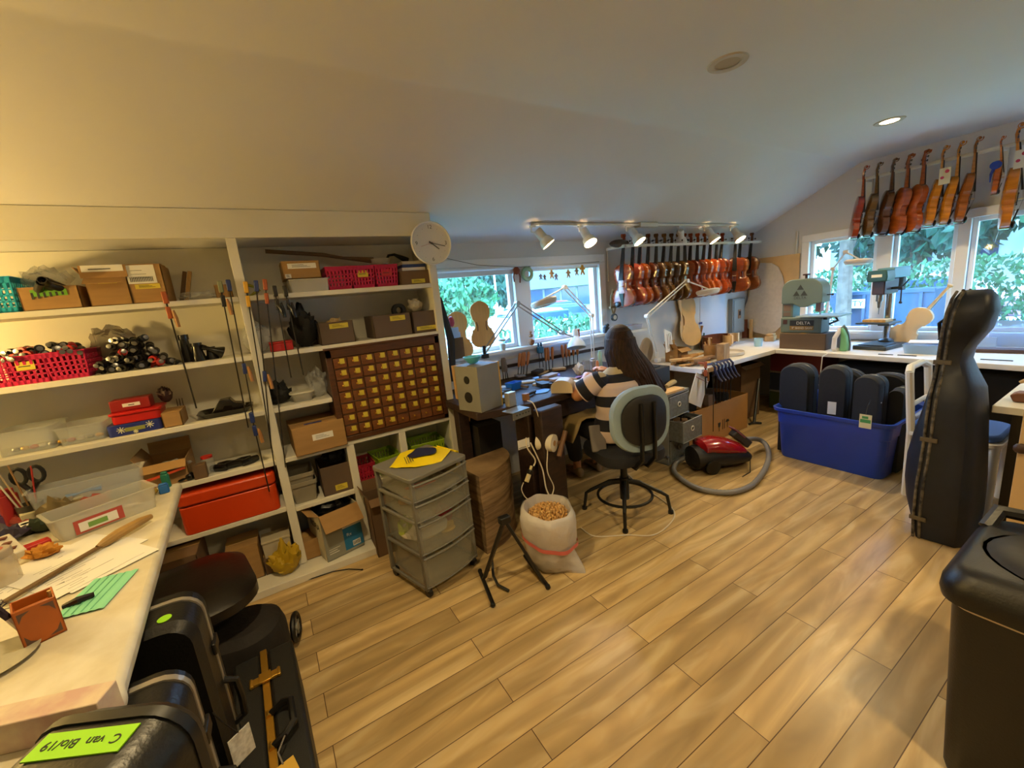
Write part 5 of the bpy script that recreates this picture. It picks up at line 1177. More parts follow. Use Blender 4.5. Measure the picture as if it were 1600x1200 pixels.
# ------------------------------------------------------------------ dark work desk under the window
DZ = .88
t = thing('work_desk', 'old dark wooden luthier desk under the bench window', 'desk', (1.75, 2.65, 0))
m = MB(); m.prism([(-.72, -.42), (-.36, -.50), (.95, -.30), (.95, .385), (-.72, .385)], DZ-.05, DZ); m.build('desktop', walnut, t, bevel=.006)
m = MB(); m.bx(-.35, .93, -.36, -.31, DZ-.20, DZ-.05); m.build('apron', walnut, t, bevel=.004)
m = MB(); m.prism([(-.40, -.50), (-.18, -.47), (-.18, -.33), (-.40, -.33)], 0.0, DZ-.05); m.build('vise_leg', walnut, t, bevel=.008)
m = MB(); m.prism([(-.38, -.62), (-.19, -.59), (-.19, -.515), (-.38, -.53)], .12, DZ-.03); m.build('vise_jaw', walnut, t, bevel=.01)
m = MB(); m.cyl((-.24, -.62, .60), (-.24, -.45, .60), .022, n=12); m.cyl((-.29, -.65, .54), (-.20, -.62, .68), .016, n=10); m.build('vise_screw', M('vise_wood', '#6b4a2c', .45), t)
for x, y in ((-.66, .3), (.88, .3), (.88, -.24), (-.66, -.04)):
    m = MB(); m.bx(x-.04, x+.04, y-.04, y+.04, 0, DZ-.05); m.build('leg', walnut, t, bevel=.004)
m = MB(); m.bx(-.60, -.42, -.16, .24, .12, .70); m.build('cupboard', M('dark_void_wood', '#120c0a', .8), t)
DT = DZ+.0005
def od(a, b, z=DT): return onz(a, b, z)
m = MB(); m.tube([(0, 0, 0), (0, -.11, 0)], .056, 24); m.tube([(0, .001, 0), (0, -.112, 0)], .018, 12, 1)
tag(m.build('paper_roll', [M('paper_roll', '#cfc6b4', .9), card], loc=ony(842, 690, 2.12), rot=.5), 'roll of white paper towel hanging at the front of the dark desk', 'paper towel')
p = ony(820, 693, 2.06); m = MB(); m.bx(-.05, .035, -.001, .001, -.03, .03); m.bx(-.045, .025, -.0016, -.001, -.02, -.018, 1); m.bx(-.045, .02, -.0016, -.001, -.026, -.024, 1); tag(m.build('price_card', [paper, ink], loc=p), 'small white card hanging before the vise', 'card')
# speaker
t = thing('loudspeaker', 'grey box loudspeaker with yellow edge at the left of the desk', 'speaker', (1.115, 2.33, DT), .32)
gs = M('speaker_grey', '#77766f', .6, var=.05)
m = MB(); m.bx(-.095, .095, -.10, .10, 0, .285); m.build('cabinet', gs, t, bevel=.002)
m = MB(); m.bx(.095, .105, -.10, .10, 0, .287); m.build('edge_panel', M('edge_yellow', '#c99a1a', .5), t)
for z, r in ((.09, .035), (.20, .025)):
    m = MB(); m.cyl((-.0965, 0, z), (-.0953, 0, z), r, n=20); m.build('driver', black, t)
m = MB(); m.lathe([(.02, 0), (.03, .006), (.055, .035), (.06, .045), (.056, .045), (.028, .01)], n=20); tag(m.build('bowl', M('aqua', '#58b8c8', .35), loc=(1.10, 2.34, DT+.29)), 'pale aqua plastic bowl on top of the loudspeaker', 'bowl')
m = MB(); m.bar((0, 0, 0), (.0, .04, 1.12), .075, .035, up=(0, -1, 0)); tag(m.build('pine_board', pine, loc=(1.145, 2.665, 0)), 'upright pine board leaning on the end of the shelving', 'board')
m = MB(); m.tube([(0, 0, 0), (.02, .0, .3), (-.02, .0, .6)], [.022, .03, .012], 8); tag(m.build('dark_bow_bag', M('navy_cloth', '#1c2230', .8), loc=(1.125, 2.76, 1.0)), 'dark long pouch hanging at the shelving end beside the window', 'pouch')
m = MB(); m.bx(-.045, .045, -.03, .03, 0, .16); o = m.build('paper_holder', card2, loc=ony(716, 556, 2.93)+V((0, 0, -.02)), bevel=.003); tag(o, 'brown cardboard holder of papers beside the window', 'holder')
m = MB(); m.bx(-.04, .02, -.02, -.016, .03, .24); m.bx(-.01, .04, .0, .004, .03, .20); tag(m.build('paper_sheets', M('blue_white_paper', '#a8c4e8', .7), loc=o.location), 'bluish white papers standing in the brown holder', 'paper')
m = MB(); m.ball((0, 0, 0), .035, 10, sq=(.7, .6, 1.2)); tag(m.build('red_spool', M('pinkred', '#b03844', .5), loc=o.location+V((-.03, -.02, .285))), 'round red object above the papers beside the window', 'spool')
# violin plates on the sill
def flat_plate(label, loc, h, mat_, rot, holes=False, tilt=-.12, name='violin_plate', cat='violin plate', group=None, k_=1.0):
    m = MB(); s_ = h/.355; o = [(w_*s_*k_, y*s_) for y, w_ in HWT]+[(-w_*s_*k_, y*s_) for y, w_ in reversed(HWT)]
    m.prism(o, -.003, .003, 'y')
    if holes:
        for q in (-1, 1): m.tube([(q*.04*s_, -.004, .13*s_), (q*.036*s_, -.004, .165*s_), (q*.042*s_, -.004, .20*s_)], .004, 5, 1)
    return tag(m.build(name, [mat_, card2], loc=loc, rot=(tilt, 0, rot), smooth=0), label, cat, group)
spr_ = M('bare_spruce', '#d9a860', .6, var=.06, vs=4, stretch=(14, 1, 1))
flat_plate('bare violin top plate without sound holes leaning in the window, left one', ony(722, 562, 3.005), .38, spr_, 0, tilt=-.05)
flat_plate('bare violin top plate with cut sound holes leaning in the window, right one', ony(757, 541, 3.0)+V((0, 0, -.01)), .375, spr_, 0, True, tilt=-.05)
# sill things
sillz = WA[2]
m = MB(); m.lathe([(.022, 0), (.026, .05), (.03, .052), (.0, .06)], n=16); m.ball((.0, 0, .085), .03, 10, sq=(1.2, 1, .5)); tag(m.build('small_pot', M('pot_pale', '#b9b4a4', .6), loc=(1.70, 3.0, sillz)), 'tiny pale pot with a plant on the window sill', 'pot')
m = MB(); m.ball((0, 0, .03), .03, 10); m.ball((0, 0, .085), .02, 10); m.ball((0, 0, .115), .012, 8); tag(m.build('wood_figurine', M('figurine_brown', '#94653e', .6), loc=(1.985, 2.99, sillz)), 'little brown figurine on the sill below the mullion', 'figurine')
m = MB(); m.lathe([(.025, 0), (.028, .075), (.03, .08)], n=16); tag(m.build('terracotta_cup', M('terracotta', '#b8622c', .6), loc=(2.50, 2.99, sillz)), 'terracotta cup on the sill behind the cone lamp', 'cup')
m = MB(); m.lathe([(.028, 0), (.032, .05)], n=14); m.ball((0, 0, .06), .025, 8, sq=(1, 1, .8)); m.ball((.02, 0, .07), .018, 8); tag(m.build('dark_pot', M('pot_dark', '#222628', .5), loc=(2.86, 2.98, sillz)), 'small dark pot with a tiny plant at the right end of the sill', 'pot')
m = MB(); m.tube([(.045*math.cos(a_), 0, .045*math.sin(a_)) for a_ in [i*PI/12 for i in range(24)]], .011, 8, closed=True, flat=1.6); tag(m.build('tape_roll', M('green_masking', '#8aa888', .6), loc=ony(824, 428, 3.02)), 'pale green roll of tape hanging at the window mullion', 'tape')
m = MB(); m.ball((0, 0, 0), .035, 10, sq=(1, .5, .9)); m.tube([(-.025, 0, -.01), (-.035, 0, -.05), (-.03, 0, -.09)], .006, 5); m.tube([(.02, 0, -.01), (.03, 0, -.05), (.025, 0, -.1)], .006, 5); tag(m.build('octopus_toy', M('toy_brown', '#7c3c24', .7), loc=ony(807, 423, 3.015)), 'brown toy with dangling legs hanging at the mullion', 'toy')
t = thing('string', 'thin string across the top of the bench window holding paper figures', 'string', (2.0, 3.02, 1.80))
m = MB(); m.tube([(-1.0, -.28, .10), (-.5, -.1, .02), (-.05, 0, -.005), (.4, 0, -.005), (.85, 0, .005)], .0018, 5); m.build('cord', dsteel, t)
for i, (a, b, cc, s_) in enumerate([(845, 430, '#8a8c98', .7), (851, 431, '#8a7c78', .7), (862, 426, '#d09a50', 1.0), (869, 430, '#9a8890', .8), (888, 425, '#c8a068', 1.0), (901, 422, '#b0906c', .9), (910, 419, '#e0a840', 1.2)]):
    m = MB(); m.prism([(0, .035), (.012, .03), (.014, .015), (.03, .01), (.028, -.0), (.012, -.005), (.024, -.04), (.01, -.042), (0, -.02), (-.01, -.042), (-.022, -.038), (-.012, -.004), (-.028, .0), (-.03, .012), (-.014, .015), (-.012, .03)], -.001, .001, 'y')
    o = m.build('paper_figure', M('fig'+cc, cc, .7), loc=ony(a, b+2, 3.015), smooth=0); o.scale = (s_, 1, s_)
    tag(o, ['grey paper cutout, leftmost on the string', 'thin grey-brown paper cutout, second on the string', 'orange paper cutout, third on the string', 'greyish paper cutout, fourth on the string', 'tan paper cutout, fifth on the string', 'brownish paper cutout, sixth on the string', 'yellow paper cutout, rightmost and largest on the string'][i], 'cutout', 'paper figures on the string')
# tool rack with chisels under the sill
t = thing('tool_rail', 'dark strip holding chisels along the back of the desk', 'rack', (2.0, 3.03, 1.0)); m = MB(); m.bx(-.75, .85, -.02, .018, -.03, -.008); m.build('strip', walnut, t)
ch = None
def chisel(x, z, lean, label, col_=None, L=.11):
    global ch
    t = thing('chisel', label, 'chisel', (x, 2.965, z-.09), (0, lean, 0), 'chisels standing in the rack under the sill')
    m = MB(); m.bar((0, 0, 0), (0, 0, .10), .008, .003); m.build('blade', dsteel, t)
    m = MB(); m.tube([(0, 0, .09), (0, 0, .10), (0, 0, .13), (0, 0, .10+L*.8), (0, 0, .10+L)], [.006, .010, .013, .014, .009], 9); m.build('handle', col_ or M('chisel_handle', '#b06a2c', .4, var=.12), t)
    return t
oth = M('chisel_handle_grey', '#6b5c4c', .5)
for i, (a, g) in enumerate([(783, 0), (787, 0), (791, 0), (806, 1), (811, 1), (815, 1), (820, 1), (852, 1), (857, 1), (862, 1), (880, 1), (885, 1), (890, 1), (896, 1), (902, 1)]):
    chisel(ony(a, 560, 2.965).x, .95+(.02 if g else .0), [.05, .0, -.1, .22, .2, .18, .22, .05, .0, .08, -.02, .02, 0, .03, .06][i], ['leftmost grey-handled file', 'middle grey-handled file', 'right grey-handled file', 'first wooden-handled chisel of the slanted four', 'second wooden-handled chisel of the slanted four', 'third wooden-handled chisel of the slanted four', 'fourth wooden-handled chisel of the slanted four', 'left orange-handled chisel beside the blue clamp', 'middle orange-handled chisel beside the blue clamp', 'right orange-handled chisel beside the blue clamp', 'first chisel under the cone lamp', 'second chisel under the cone lamp', 'third chisel under the cone lamp', 'fourth chisel under the cone lamp', 'fifth chisel under the cone lamp'][i]+' in the rack', oth if not g else None)
t = thing('spring_clamp', 'blue and black small clamp hanging below the sill among the chisels', 'clamp', ony(844, 548, 2.95)); 
m = MB(); m.bx(-.025, .025, -.02, .02, -.02, .035); m.bx(-.02, -.008, -.01, .01, .035, .07); m.bx(.008, .02, -.01, .01, .035, .07); m.build('jaw', M('clamp_teal', '#1f5f7c', .5), t, bevel=.004)
for s_ in (-1, 1):
    m = MB(); m.cyl((s_*.015, 0, -.02), (s_*.018, 0, -.15), .003, n=6); m.build('rod', dsteel, t)
# on the desk
m = MB(); m.bx(-.055, .055, -.04, .04, 0, .075); tag(m.build('wood_block', M('pale_block', '#a88a60', .6, var=.1), loc=od(786, 588)+V((0, .0, 0)), bevel=.003), 'pale wooden block at the back left of the desk', 'block')
t = thing('blue_box', 'bright blue open plastic box on the desk', 'box', od(803, 608), .25)
m = MB(); m.loft([[(x*k, y*k, z) for x, y in rrect(.115, .075, .008)] for z, k in ((0, .85), (.055, 1), (.055, .95), (.005, .8))]); m.build('body', M('bright_blue', '#1769d6', .4), t)
m = MB(); m.bx(-.035, .03, -.02, .02, 0, .09); tag(m.build('steel_block', M('alu', '#a5a196', .35, metal=.5), loc=od(799, 634), rot=.25, bevel=.003), 'shiny metal block standing on the drilled plate', 'block')
t = thing('drilled_plate', 'grey metal plate with a row of holes on the vise end of the desk', 'plate', od(806, 640)+V((0, 0, 0)), .2)
m = MB(); m.bx(-.08, .07, -.06, -.055, -.04, .004); m.bx(-.08, .07, -.06, .04, 0, .004); m.build('plate', M('alu_dull', '#77766e', .45, metal=.5), t)
m = MB()
for k in range(5): m.cyl((-.05+.025*k, -.0608, -.016), (-.05+.025*k, -.0598, -.016), .005, n=8)
m.build('holes', black, t)
for i, (a, b, x_, y_, z_, rz, cc, lb) in enumerate([(845, 612, .10, .07, .006, .2, '#5c93d6', 'blue cloth spread on the desk'), (838, 592, .05, .03, .012, .6, '#7aa8e0', 'light blue strip of cloth on the desk'), (780, 610, .10, .04, .02, .3, '#b8b4a8', 'folded white paper bag beside the blue box'), (785, 626, .08, .05, .03, 2.2, '#8a8a8c', 'grey metal plane lying left of the metal block'), (838, 602, .035, .05, .015, .1, '#b8a888', 'pale wedge on the desk among the blue cloths'), (860, 588, .10, .05, .02, .3, '#a89890', 'heap of paper scraps on the desk'), (822, 625, .03, .025, .045, .2, '#9a6a40', 'small brown box behind the metal block'), (848, 583, .12, .04, .008, .4, '#b8a078', 'thin board lying behind the blue cloth'), (860, 605, .02, .02, .03, 0, '#2a2622', 'little dark knob by the paper scraps'), (905, 590, .07, .03, .01, .2, '#7a5a94', 'purple-handled tool by the crumpled tissue'), (926, 592, .05, .03, .015, .6, '#c8b08c', 'pale wooden shaving pile near the jars')]):
    m = MB(); n = 10; o = [(x_*.5*math.cos(q*2*PI/n)*(1+.25*math.sin(q*2.3+i)), y_*.5*math.sin(q*2*PI/n)*(1+.25*math.cos(q*1.7+i))) for q in range(n)] if z_ < .02 else rrect(x_, y_, .006, 2); o = [(a_*1.5, b_*1.5) for a_, b_ in o]
    m.prism(o, 0, z_); tag(m.build('desk_item', M('de'+cc, cc, .6, var=.1), loc=od(a, b), rot=rz, bevel=.002), lb, 'item', 'things strewn on the desk')
m = MB(); o = [(-.075, 0), (.075, 0), (.075, .04)]+[(.075*math.cos(a_), .04+.05*math.sin(a_)) for a_ in [PI*k/12 for k in range(1, 12)]]+[(-.075, .04)]
m.prism(o, -.055, .055, 'y'); tag(m.build('sanding_block', M('cream_block', '#cbb89a', .5, var=.05), loc=od(881, 614)+V((.03, .04, 0)), rot=-.9), 'cream round-topped block on the desk beside the arm', 'block')
bag('tissue', 'crumpled white tissue on the desk', od(905, 586), .035, (1.2, .8, 1.1), mat_=M('tissue_white', '#d8d2cc', .8), cat='tissue', seed=71, amp=.9)
ex = [(770, 600, 'tube', '#8c8478', 'rolled grey sandpaper at the back left of the desk'), (792, 612, 'slab', '#3f444c', 'dark flat square file block before the blue box'), (815, 606, 'tube', '#6b5a44', 'short brown dowel right of the blue box'), (824, 598, 'slab', '#c9c4bc', 'white folded paper behind the blue strip'), (829, 618, 'tube', '#2c2c30', 'black scraper on the blue cloth'), (848, 604, 'slab', '#1f2126', 'small black clamp head among the scraps'), (853, 597, 'tube', '#8f6a3c', 'brown peg among the paper scraps'), (868, 596, 'slab', '#b49c8c', 'pinkish sheet behind the round-topped block'), (874, 590, 'tube', '#5b4a8c', 'violet marker at the back of the desk'), (890, 596, 'tube', '#b8946a', 'wooden handle by the crumpled tissue'), (872, 580, 'slab', '#a88c60', 'thin wood strip at the back of the desk'), (840, 585, 'slab', '#2a211c', 'dark wood scrap behind the blue cloth'), (812, 590, 'slab', '#7f8088', 'grey tin lid behind the blue box'), (898, 602, 'slab', '#d0c4b0', 'cream card next to the forearm'), (776, 622, 'slab', '#5f646c', 'crumpled grey bag beside the loudspeaker')]
for i, (a, b, kd, cc, lb) in enumerate(ex):
    m = MB()
    if kd == 'tube': m.tube([(-.07, 0, .012), (0, .004, .014), (.06, 0, .012)], [.010, .013, .007], 7)
    else: m.prism([(x*(1+.2*math.sin(i+x*40)), y) for x, y in rrect(.11, .07, .01, 2)], 0, .012+.008*(i % 3))
    tag(m.build('bench_clutter', M('ex'+cc, cc, .6, var=.12), loc=od(a, b)+V((0, 0, .001*i)), rot=i*.9, bevel=.002), lb, 'item', 'things strewn on the desk')
t = thing('glass_jar', 'clear glass jar on the desk left of the head', 'jar', od(917, 578)); m = MB(); m.lathe([(.03, 0), (.033, .01), (.033, .085), (.031, .085), (.031, .012), (0, .01)], n=20); m.build('body', clearp, t)
for i, (a, b, h, r, cc, lb) in enumerate([(927, 578, .10, .026, '#b4b0ac', 'printed tin can on the desk beside the glass jar'), (938, 572, .14, .02, '#8fb0a4', 'pale green bottle on the desk beside the head'), (934, 580, .09, .014, '#c87a4a', 'orange tube on the desk in front of the green bottle')]):
    m = MB(); m.lathe([(r, 0), (r, h*.8), (r*.7, h*.88), (r*.7, h)], n=18); tag(m.build('container', M('ct'+cc, cc, .35, col2='#7a7c86' if i == 0 else None, vs=60), loc=od(a, b)), lb, 'container', 'containers on the desk')
# ------------------------------------------------------------------ articulated lamps
lampw = M('lamp_white', '#d6d3cc', .35); lampg = M('lamp_metal', '#9a9894', .3, metal=.7)
def arm(t, p, q, mat_, r=.006, off=.014, n=2):
    p, q = V(p), V(q); d = (q-p).normalized(); s_ = d.cross(V((0, 1, 0))).normalized()*off
    m = MB()
    for k in range(n): m.cyl(p+s_*(k*2-1 if n > 1 else 0), q+s_*(k*2-1 if n > 1 else 0), r, n=6)
    m.build('arm', mat_, t)
def lamp(label, pts, kind, mat_, headdir=(0, 0, -1), base='clamp'):
    t = thing('desk_lamp', label, 'lamp', pts[0]); P = [V(p)-V(pts[0]) for p in pts]
    m = MB(); m.cyl((0, 0, -.04 if base == 'clamp' else 0), (0, 0, .05), .014, n=10)
    if base == 'clamp': m.bx(-.025, .025, -.025, .02, -.05, -.015)
    m.build('clamp_base', mat_ if kind != 'cone' else black, t, bevel=.003)
    for i in range(len(P)-2): arm(t, P[i]+V((0, 0, .0)), P[i+1], mat_)
    for p in P[1:-1]:
        m = MB(); m.cyl(p-V((0, .02, 0)), p+V((0, .02, 0)), .02, n=14); m.build('joint', mat_, t)
    m = MB(); m.cyl(P[-2], P[-1]+V((0, 0, .03)), .007, n=6); m.build('head_bracket', mat_, t)
    h = P[-1]; R_ = V(headdir).to_track_quat('Z', 'Y').to_matrix().to_4x4()
    if kind == 'ring':
        m = MB(); m.lathe([(.062, .0), (.105, .0), (.112, .012), (.105, .032), (.09, .045), (.06, .046), (.058, .03)], n=32, mtx=Matrix.Translation(h) @ R_ @ Matrix.Translation((0, 0, -.02)), caps=False); m.build('head', mat_, t)
        m = MB(); m.lathe([(.001, .012), (.06, .012), (.06, .016), (.001, .016)], n=28, mtx=Matrix.Translation(h) @ R_ @ Matrix.Translation((0, 0, -.02))); m.build('lens', glass, t)
    else:
        m = MB(); m.lathe([(.022, -.10), (.026, -.08), (.028, -.04), (.05, -.015), (.075, .02), (.085, .06), (.082, .06), (.07, .02), (.03, -.03)], n=28, mtx=Matrix.Translation(h) @ R_, caps=False); m.cyl(h+R_ @ V((0, 0, -.105)), h+R_ @ V((0, 0, -.10)), .022, n=20); m.build('shade', mat_, t)
    return t
L1 = lamp('metal spring-arm lamp clamped to the sill with a pale cone shade', [ony(757, 550, 2.94), ony(808, 474, 2.92), ony(878, 520, 2.88), ony(900, 533, 2.84)], 'cone', lampg, (-.2, -.3, -1))
for c in L1.children:
    if c.name.startswith('shade'): c.data.materials[0] = M('shade_pale_blue', '#b4c4d8', .35)
lamp('white magnifier lamp in front of the right bench pane', [ony(927, 572, 2.88), ony(924, 493, 2.88), ony(882, 449, 2.86), ony(850, 473, 2.76)], 'ring', lampw, (.1, -.25, -1))
lamp('white magnifier lamp reaching over the bench toward the violins', [ony(1027, 558, 2.72), ony(1011, 494, 2.72), ony(1073, 439, 2.7), ony(1106, 456, 2.6)], 'ring', lampw, (-.05, -.15, -1))
lamp('white magnifier lamp in front of the left gable pane', [onx(1290, 500, 5.22), onx(1302, 420, 5.2), onx(1322, 394, 5.15), onx(1341, 409, 5.05)], 'ring', M('lamp_pink_white', '#cfc6c4', .35), (-.1, 0, -1))
# ------------------------------------------------------------------ white worktops
WT = .75
wtop = M('worktop_white', '#d8d6d0', .4, var=.03, vs=6)
t = thing('worktop', 'white worktop running along the back wall under the hanging violins', 'worktop', (4.3, 2.65, 0))
m = MB(); m.bx(-.96, 1.09, -.365, .39, WT-.045, WT); m.build('top', wtop, t, bevel=.004)
m = MB(); m.bx(-.87, -.72, -.372, -.366, WT-.043, WT-.004); m.build('wood_patch', pinex, t)
for x in (-.85, .1):
    m = MB(); m.bx(x-.035, x+.035, .25, .32, 0, WT-.045); m.build('leg', walnut, t)
t = thing('worktop', 'white worktop running under the gable window', 'worktop', (4.9, .8, 0))
m = MB(); m.prism([(-.32, 1.478), (-.47, -.3), (-.51, -1.5), (.485, -1.5), (.485, 1.478)], WT-.04, WT+.001); m.build('top', wtop, t, bevel=.004)
for y in (-1.3, .1):
    m = MB(); m.bx(.35, .42, y-.035, y+.035, 0, WT-.04); m.build('leg', walnut, t)
WZ = WT+.0012
def ow(a, b, z=WZ): return onz(a, b, z)
# wall fittings
t = thing('electrical_panel', 'grey electrical breaker panel on the back wall near the corner', 'panel', ony(1147, 490, 3.05))
m = MB(); m.bx(-.13, .13, -.06, 0, -.24, .19); m.build('box', M('panel_grey', '#7c8688', .5), t, bevel=.004)
m = MB(); m.bx(-.11, .11, -.068, -.06, -.22, .17); m.build('door', M('panel_grey2', '#87908f', .5), t, bevel=.003)
m = MB(); m.bx(-.03, .03, -.072, -.068, -.06, .05); m.bx(-.012, .012, -.08, -.072, -.02, .03, 1); m.build('breaker_window', [M('panel_tan', '#8c6a4c', .6), black], t)
m = MB(); m.bx(-.24, .25, -.004, 0, -.36, .36); tag(m.build('wall_paper_sheet', M('bluish_white_paper', '#c3cad8', .7), loc=ony(1113, 497, 3.048)), 'large bluish white sheet on the back wall under the violins', 'sheet')
m = MB(); m.bx(-.03, .03, -.008, -.004, -.012, .012); tag(m.build('blue_sticker', M('blue_tape', '#24357c', .5), loc=ony(1094, 505, 3.044)), 'small blue tape piece on the white wall sheet', 'tape')
m = MB(); m.bx(-.012, 0, -.28, .30, -.52, .52); tag(m.build('plywood_board', M('mdf', '#c8a878', .6, var=.05), loc=onx(1205, 470, 5.385)+V((0, -.02, 0)), bevel=.002), 'tan board leaning in the corner behind the cello template', 'board')
pts = [(1189, 411), (1205, 411), (1216, 417), (1222, 430), (1225, 445), (1223, 458), (1221, 466), (1224, 478), (1226, 495), (1222, 508), (1212, 518), (1198, 523), (1180, 519), (1168, 512), (1163, 498), (1165, 478), (1171, 462), (1174, 448), (1172, 430), (1177, 417)]
pp = [onx(a, b, 5.345) for a, b in pts]; c0 = sum(pp, V())/len(pp)
m = MB(); m.prism([(p.y-c0.y, p.z-c0.z) for p in pp], -.01, .01, 'x'); tag(m.build('cello_template', M('template_grey', '#c2b9ad', .7, var=.05, vs=25), loc=c0, smooth=0), 'large pale cello-shaped template standing in the corner', 'template')
m = MB(); m.cyl((0, 0, -.35), (0, 0, .45), .012, n=8); tag(m.build('wall_conduit', white, loc=onx(1243, 425, 5.385)), 'white vertical conduit on the gable wall left of the window', 'conduit')
# objects on the long worktop
carton('small open cardboard box on the worktop by the white lamp', 3.50, 3.66, WZ, .14, y0=2.66, d=.15, flaps='flaps')
t = thing('open_book', 'open booklet with ruled white pages leaning on the small cardboard box', 'book', ony(1049, 548, 2.72), .3)
m = MB(); m.loft([[(-.12, 0, 0), (.05, 0, 0), (.11, .04, .17), (-.03, .05, .22)], [(-.12, .01, 0), (.05, .01, 0), (.11, .05, .17), (-.03, .06, .22)]]); m.build('page', paper, t)
for k in range(3):
    m = MB(); m.bar((-.08+.045*k, .0+.0*k, .03), (-.01+.04*k, .038, .17), .004, .002); m.build('ruled_line', M('pencil_grey', '#77746e', .8), t)
m = MB(); m.bx(-.10, .12, -.03, .04, 0, .008); tag(m.build('folded_paper', paper, loc=ow(1066, 560)+V((0, .0, .05)), rot=(0, .12, -.4)), 'white folded card lying on the wood offcuts', 'paper')
flat_plate('back piece of a bare cello-shaped body leaning on the wall, rear one', ony(1073, 535, 3.0), .62, maple, .25, tilt=-.10, k_=.8)
flat_plate('pale bare carved plate leaning on the wall under the violins, front one', ony(1083, 540, 2.93), .58, M('pale_plate', '#d8b26c', .5, var=.06), -.25, tilt=-.18, k_=.75)
m = MB(); m.lathe([(.09, -.01), (.10, 0), (.09, .01)], n=24, mtx=Matrix.Rotation(PI/2, 4, 'X') @ Matrix.Scale(1.35, 4, (0, 1, 0))); tag(m.build('round_mirror', M('mirror_pale', '#a89c8c', .3), loc=ony(1010, 548, 2.9)), 'oval pale disc in a frame standing behind the head', 'disc')
wo = [M('offcut1', '#b98d56', .6, var=.15), M('offcut2', '#c7a06a', .6, var=.15), M('offcut3', '#8f6a42', .6, var=.15), M('offcut4', '#d0ac78', .6, var=.1)]
rnd = random.Random(9)
for k in range(26):
    a = 1052+56*((k*7) % 26)/26; b = 562+11*((k*5) % 13)/13; p = ow(a, b); lay = k//9
    if p.y < 2.36: p.y = 2.38
    L = rnd.uniform(.10, .2); m = MB(); m.prism([(-L/2, -.02), (L/2, -.024), (L/2, .024), (-L/2, .02)], 0, rnd.uniform(.016, .024))
    tag(m.build('wood_offcut', wo[k % 4], loc=(p.x, p.y, WZ+lay*.024), rot=rnd.uniform(-.6, .6), bevel=.002), 'wood offcut in the loose heap on the worktop, '+['bottom layer', 'middle layer', 'top layer'][min(lay, 2)], 'wood', 'wood offcuts heaped on the worktop')
for i, (x0, y0, x1, z1, r, mm, lb) in enumerate([(1062, 552, 1098, .10, .010, MATS['handle_wood'], 'long curved orange-brown stick slanting over the offcuts'), (1078, 548, 1100, .17, .008, dsteel, 'dark thin tool slanting over the offcuts')]):
    p = ow(x0, y0)+V((0, .1, .05)); q = ow(x1, y0-6)+V((0, .15, z1)); m = MB(); d = q-p
    m.tube([(0, 0, 0), d*.5+V((0, 0, .02)), d], [r, r*1.2, r*.8], 7); tag(m.build('long_tool', mm, loc=p), lb, 'tool')
p = ow(1103, 545)
for k, (dx, dz, mm, lb) in enumerate([(.04, .27, wdh, 'tall mallet-headed brush handle in the tool cluster'), (-.02, .16, dsteel, 'short dark file in the tool cluster'), (.02, .18, M('greenish_handle', '#2f6a66', .5), 'teal-handled tool in the tool cluster'), (-.04, .15, black, 'black tool in the tool cluster')]):
    m = MB(); m.tube([(0, 0, 0), (dx*.6, 0, dz*.7), (dx, 0, dz)], [.006, .008, .016 if k == 0 else .008], 7); tag(m.build('hand_tool', mm, loc=p+V((-.04+.03*k, .05, 0))), lb, 'tool', 'tools standing behind the offcuts')
t = thing('wood_pot', 'round brown wooden pot full of sticks on the worktop', 'pot', ow(1117, 560)+V((0, .04, 0))); m = MB(); m.lathe([(.062, 0), (.07, .02), (.072, .14), (.064, .14), (.06, .02), (0, .015)], n=24); m.build('body', M('burl', '#9a7444', .55, var=.25, vs=12), t)
for k in range(5):
    m = MB(); m.bx(-.008, .008, -.003, .003, 0, .16+.01*k); tag(m.build('stick', wo[k % 4], loc=t.location+V((-.035+.017*k, .01*(k % 2), .02)), rot=(.1*(k-2), .08*(k-2), k)), 'flat wooden stick in the round wooden pot', 'stick', 'sticks in the wooden pot')
m = MB(); m.bx(-.058, .058, -.035, .035, 0, .165); tag(m.build('square_wood_block', M('grain_block', '#a3835a', .6, var=.25, vs=5, stretch=(12, 3, 2)), loc=ow(1136, 563)+V((0, .04, 0)), rot=.1, bevel=.003), 'upright rectangular wood block beside the round wooden pot', 'block')
def rib(label, p, w_, h, col_, ang0, ang1, rot=0, sy=.7, mat2=None):
    m = MB(); n = 14; A_ = [ang0+(ang1-ang0)*k/n for k in range(n+1)]
    o = [(w_*math.cos(a), w_*sy*math.sin(a)) for a in A_]+[((w_-.006)*math.cos(a), (w_-.006)*sy*math.sin(a)) for a in reversed(A_)]
    m.prism(o, 0, h); t = m.build('bent_rib', col_, loc=p, rot=rot); tag(t, label, 'rib', 'bent wooden ribs on the worktop')
    for e in (A_[0], A_[-1]):
        m = MB(); x, y = (w_-.012)*math.cos(e), (w_-.012)*sy*math.sin(e); m.bx(x-.014, x+.014, y-.014, y+.014, 0, h); m.build('end_block', maple, t)
rwd = M('rib_red_brown', '#6a3216', .3, var=.2)
rib('large dark brown bent rib garland open to the front on the worktop', ow(1136, 545)+V((0, .12, .0)), .20, .15, rwd, -.3, PI+.25)
rib('pale bent rib on the round white tray', ow(1160, 540)+V((0, .12, .03)), .13, .10, maple, .1, PI+.6)
rib('tall dark bent rib behind the round white tray', ow(1178, 530)+V((-.02, .12, 0)), .12, .24, rwd, -.6, PI*.9)
rib('tall pale bent rib nearest the cello template', ow(1172, 525)+V((-.02, .2, 0)), .12, .26, M('rib_orange', '#b37c42', .4), .2, PI*1.1)
